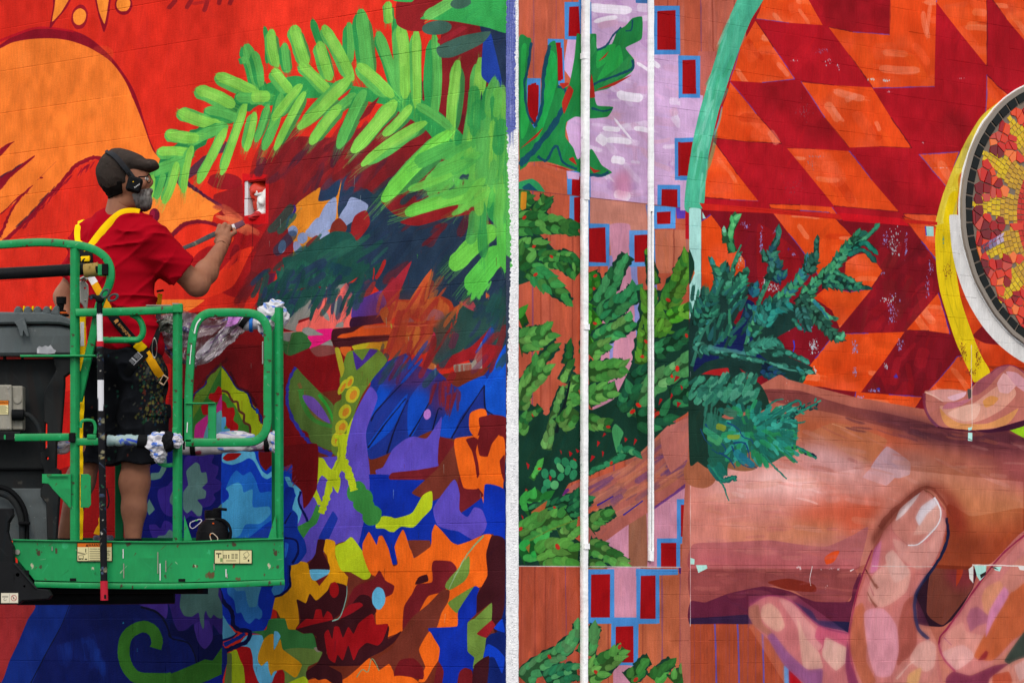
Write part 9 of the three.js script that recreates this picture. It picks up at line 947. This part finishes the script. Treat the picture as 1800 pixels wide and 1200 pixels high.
// ------------------------------------------------------------------ plastic sheeting and taped wraps on the basket rails
{
  const sheetTex = (base, blots, n, seed) => { const c = board(256, 256, base); MAP = (x, y) => [x, y]; F(0, 0, 1); rnd = rng(seed); for (let i = 0; i < n; i++) { const x = rr(0, 256), y = rr(0, 256), a = rr(-0.7, 0.7), l = rr(16, 90), b = blots[i % blots.length]; i % 3 ? B(b, x, y, x + Math.cos(a) * l, y + Math.sin(a) * l, rr(5, 26), 1, 0.15, rr(0.35, 0.9)) : SPECK(b, x, y, 30, 30, 8, 2); } const t = canvasTex(c); t.wrapS = t.wrapT = THREE.RepeatWrapping; return t; };
  const ridge = (n, x, y) => 1 - Math.abs(2 * n(x, y) - 1);
  // a crumpled film hung between an upper and a lower edge
  const film = (top, bot, depth, amp, seed, nx = 64, ny = 26) => { const T = sample(top, 14), Bt = sample(bot, 14), n = noise2(seed), n2 = noise2(seed + 1), pos = [], uv = [], ix = [], pick = (a, u) => { const f = u * (a.length - 1), i = Math.min(a.length - 2, Math.floor(f)); return [mix(a[i][0], a[i + 1][0], f - i), mix(a[i][1], a[i + 1][1], f - i)]; };
    for (let j = 0; j <= ny; j++) for (let i = 0; i <= nx; i++) { const u = i / nx, v = j / ny, a = pick(T, u), b = pick(Bt, u), x = mix(a[0], b[0], v), y = mix(a[1], b[1], v), f = ridge(n, x * 0.05 + y * 0.02 + 50, y * 0.045 + 20), g = ridge(n2, x * 0.12 - y * 0.06 + 80, y * 0.11 + x * 0.05 + 70), p = at(x + (g - 0.5) * 3, y + (f - 0.5) * 4, depth - amp * (f * f - 0.4) - amp * 0.45 * g * g); pos.push(p.x, p.y, p.z); uv.push(u, v); if (i < nx && j < ny) { const q = j * (nx + 1) + i; ix.push(q, q + nx + 1, q + 1, q + 1, q + nx + 1, q + nx + 2); } }
    const g = new THREE.BufferGeometry(); g.setAttribute('position', new THREE.Float32BufferAttribute(pos, 3)); g.setAttribute('uv', new THREE.Float32BufferAttribute(uv, 2)); g.setIndex(ix); g.computeVertexNormals(); return g; };
  const clear = (map, tr) => new THREE.MeshPhysicalMaterial({ map, transmission: Math.min(0.8, tr + 0.25), thickness: 0, roughness: 0.22, specularIntensity: 0.9, side: THREE.DoubleSide });
  const t = thing('plastic_sheet', 'crumpled clear plastic sheet smeared with purple and blue paint, hung behind the basket gate', 'plastic sheet');
  const D = 14.2, mp = sheetTex('#b4adb4', ['#c4bcc4', '#8a6f9c', '#3f4fb0', '#b8a8b0', '#5f7a6c', '#a8485a', '#d0ccd0', '#c4b8c0', '#9a94a0'], 70, 91), mp2 = sheetTex('#bdb6be', ['#d4d0d6', '#9a6fa8', '#5a6a60', '#c8c0cc', '#b8a8c0'], 60, 92);
  part('sheet', film([272, 556, 300, 552, 330, 548, 370, 556, 410, 552, 440, 556], [276, 600, 300, 632, 335, 640, 365, 622, 395, 590, 430, 566], D, 0.05, 93), clear(mp, 0.45), t); part('sheet', film([276, 552, 320, 546, 335, 552], [275, 590, 300, 628, 345, 646], D + 0.05, 0.04, 95, 40, 24), clear(mp2, 0.4), t); part('twist', film([345, 618, 380, 586, 410, 562, 432, 546, 452, 550], [340, 645, 372, 632, 402, 606, 424, 586, 448, 566], D - 0.08, 0.04, 97, 60, 14), clear(mp2, 0.25), t);
  part('dark_fold', film([273, 562, 300, 556, 322, 560], [274, 582, 300, 584, 320, 576], D - 0.1, 0.03, 99, 26, 10), clear(sheetTex('#4a4f46', ['#2a3a30', '#7a7a70', '#9a9a90'], 40, 98), 0.2), t); part('purple_fold', film([402, 548, 418, 552, 432, 556], [396, 574, 408, 572, 420, 562], D - 0.12, 0.015, 101, 20, 8), paint({ map: sheetTex('#b070b8', ['#c890cc', '#9a5aa8', '#d8b0dc'], 30, 100), roughness: 0.35, side: THREE.DoubleSide }), t);
  const crumple = (cx, cy, rx, ry, depth, seed, rough = 0.5, rz = 0.025) => { const g = new THREE.IcosahedronGeometry(1, 18), p = g.attributes.position, n = noise2(seed), n2 = noise2(seed + 1), c = at(cx, cy, depth), k = depth / LENS; for (let i = 0; i < p.count; i++) { const x = p.getX(i), y = p.getY(i), z = p.getZ(i), f = ridge(n, x * 1.5 + z * 0.9 + 20, y * 1.5 + z * 0.7 + 20), h = ridge(n2, x * 2.9 - z * 1.6 + 40, y * 2.9 + z + 60), q = 0.82 + rough * 0.55 * (f - 0.5) + rough * 0.3 * (h - 0.5); p.setXYZ(i, c.x + x * rx * k * q, c.y + y * ry * k * q, c.z + z * rz * q); } g.deleteAttribute('normal'); const m = mergeVertices(g, 1e-6); m.computeVertexNormals(); return m; };
  const matte = (m) => paint({ map: m, roughness: 0.4, specularIntensity: 0.5 }), whiteFilm = matte(sheetTex('#c4c2c8', ['#dcdade', '#a8a6b0', '#3a62c0', '#b8a0b8', '#8ab0a8', '#dcdade'], 46, 102));
  const w = thing('plastic_wrap', 'torn white plastic bag wrapped around the upper right corner of the basket rail', 'plastic wrap'); part('bag', crumple(478, 556, 30, 26, 13.86, 103, 0.6, 0.05), whiteFilm, w); part('bag', crumple(468, 572, 16, 22, 13.9, 105, 0.5, 0.04), whiteFilm, w); part('torn_tip', crumple(484, 538, 15, 14, 13.84, 107, 0.9, 0.02), whiteFilm, w); part('rail_sleeve', sweep(pathAt([478, 558, 458, 566, 440, 570, 424, 562], 14.0, 6), ringSec(0.026, 14), { scale: (q) => 1.1 - 0.2 * Math.sin(q * 14) }), whiteFilm, w); part('blue_tape', sweep(pathAt([438, 571, 444, 571], 13.99, 2), ringSec(0.031, 14)), paint({ color: col('#1a62b4'), roughness: 0.4 }), w); part('black_tape', sweep(pathAt([426, 562, 434, 568], 13.99, 2), ringSec(0.032, 14)), M.rubber, w);
  const f = thing('plastic_wrap', 'blue smeared plastic wrap bound with black tape on the front middle rail', 'plastic wrap'), F0 = 13.7; part('sleeve', sweep(pathAt([188, 774, 205, 774.5, 222, 773, 240, 774, 256, 774, 290, 776], F0, 5), ringSec(0.023, 16), { scale: (q) => 1 + 0.08 * Math.sin(q * 31) + 0.05 * Math.sin(q * 67), uv: 4 }), matte(sheetTex('#8fa4a4', ['#2a44c0', '#a8b8b4', '#3a5ad0', '#7a9a98', '#b04a38', '#2438b0', '#b8c4c0'], 60, 109)), f); part('black_tape', sweep(pathAt([242, 775, 250, 776, 259, 776], F0 - 0.005, 4), ringSec(0.0285, 16)), M.rubber, f); part('bag', crumple(278, 778, 26, 22, F0 - 0.01, 111, 0.55, 0.05), whiteFilm, f); part('bag_tail', crumple(279, 797, 16, 18, F0 - 0.005, 113, 0.6, 0.04), whiteFilm, f); part('black_tape', crumple(296, 776, 15, 20, F0 - 0.03, 115, 0.4, 0.04), M.rubber, f); part('bag_end', crumple(310, 774, 13, 15, F0 - 0.03, 117, 0.4, 0.04), whiteFilm, f); part('black_tape', sweep(pathAt([183, 774, 189, 774], F0, 2), ringSec(0.02, 14)), M.rubber, f);
  const b = thing('plastic_wrap', 'grey plastic wrap bound with black tape on the rear rail, below the gate loop', 'plastic wrap'), R0 = 14.22; part('sleeve', sweep(pathAt([318, 786, 345, 787, 380, 786, 410, 784, 440, 782, 470, 780, 492, 779], R0, 6), ringSec(0.027, 16), { scale: (q) => 1.1 + 0.16 * Math.sin(q * 9) + 0.06 * Math.sin(q * 41), uv: 2 }), matte(sheetTex('#b4b0b4', ['#cfccd0', '#8f8c94', '#7a5a86', '#5a8a80', '#c8c4c8', '#8a2a3a'], 60, 119)), b); part('bag', crumple(410, 776, 48, 20, R0 - 0.01, 121, 0.6, 0.04), whiteFilm, b); for (const x of [334, 464]) part('black_tape', sweep(pathAt([x, 786 - (x - 334) * 0.05, x + 9, 785.5 - (x - 334) * 0.05], R0 - 0.005, 2), ringSec(0.037, 16)), M.rubber, b); part('tail', crumple(482, 776, 12, 20, R0 - 0.03, 123, 0.6, 0.03), whiteFilm, b); part('bag_left', crumple(104, 784, 22, 16, R0, 125, 0.5, 0.04), whiteFilm, b);
}
scene.traverse((o) => { if (o.isMesh) { o.castShadow = true; o.receiveShadow = true; } });
renderer.render(scene, camera);
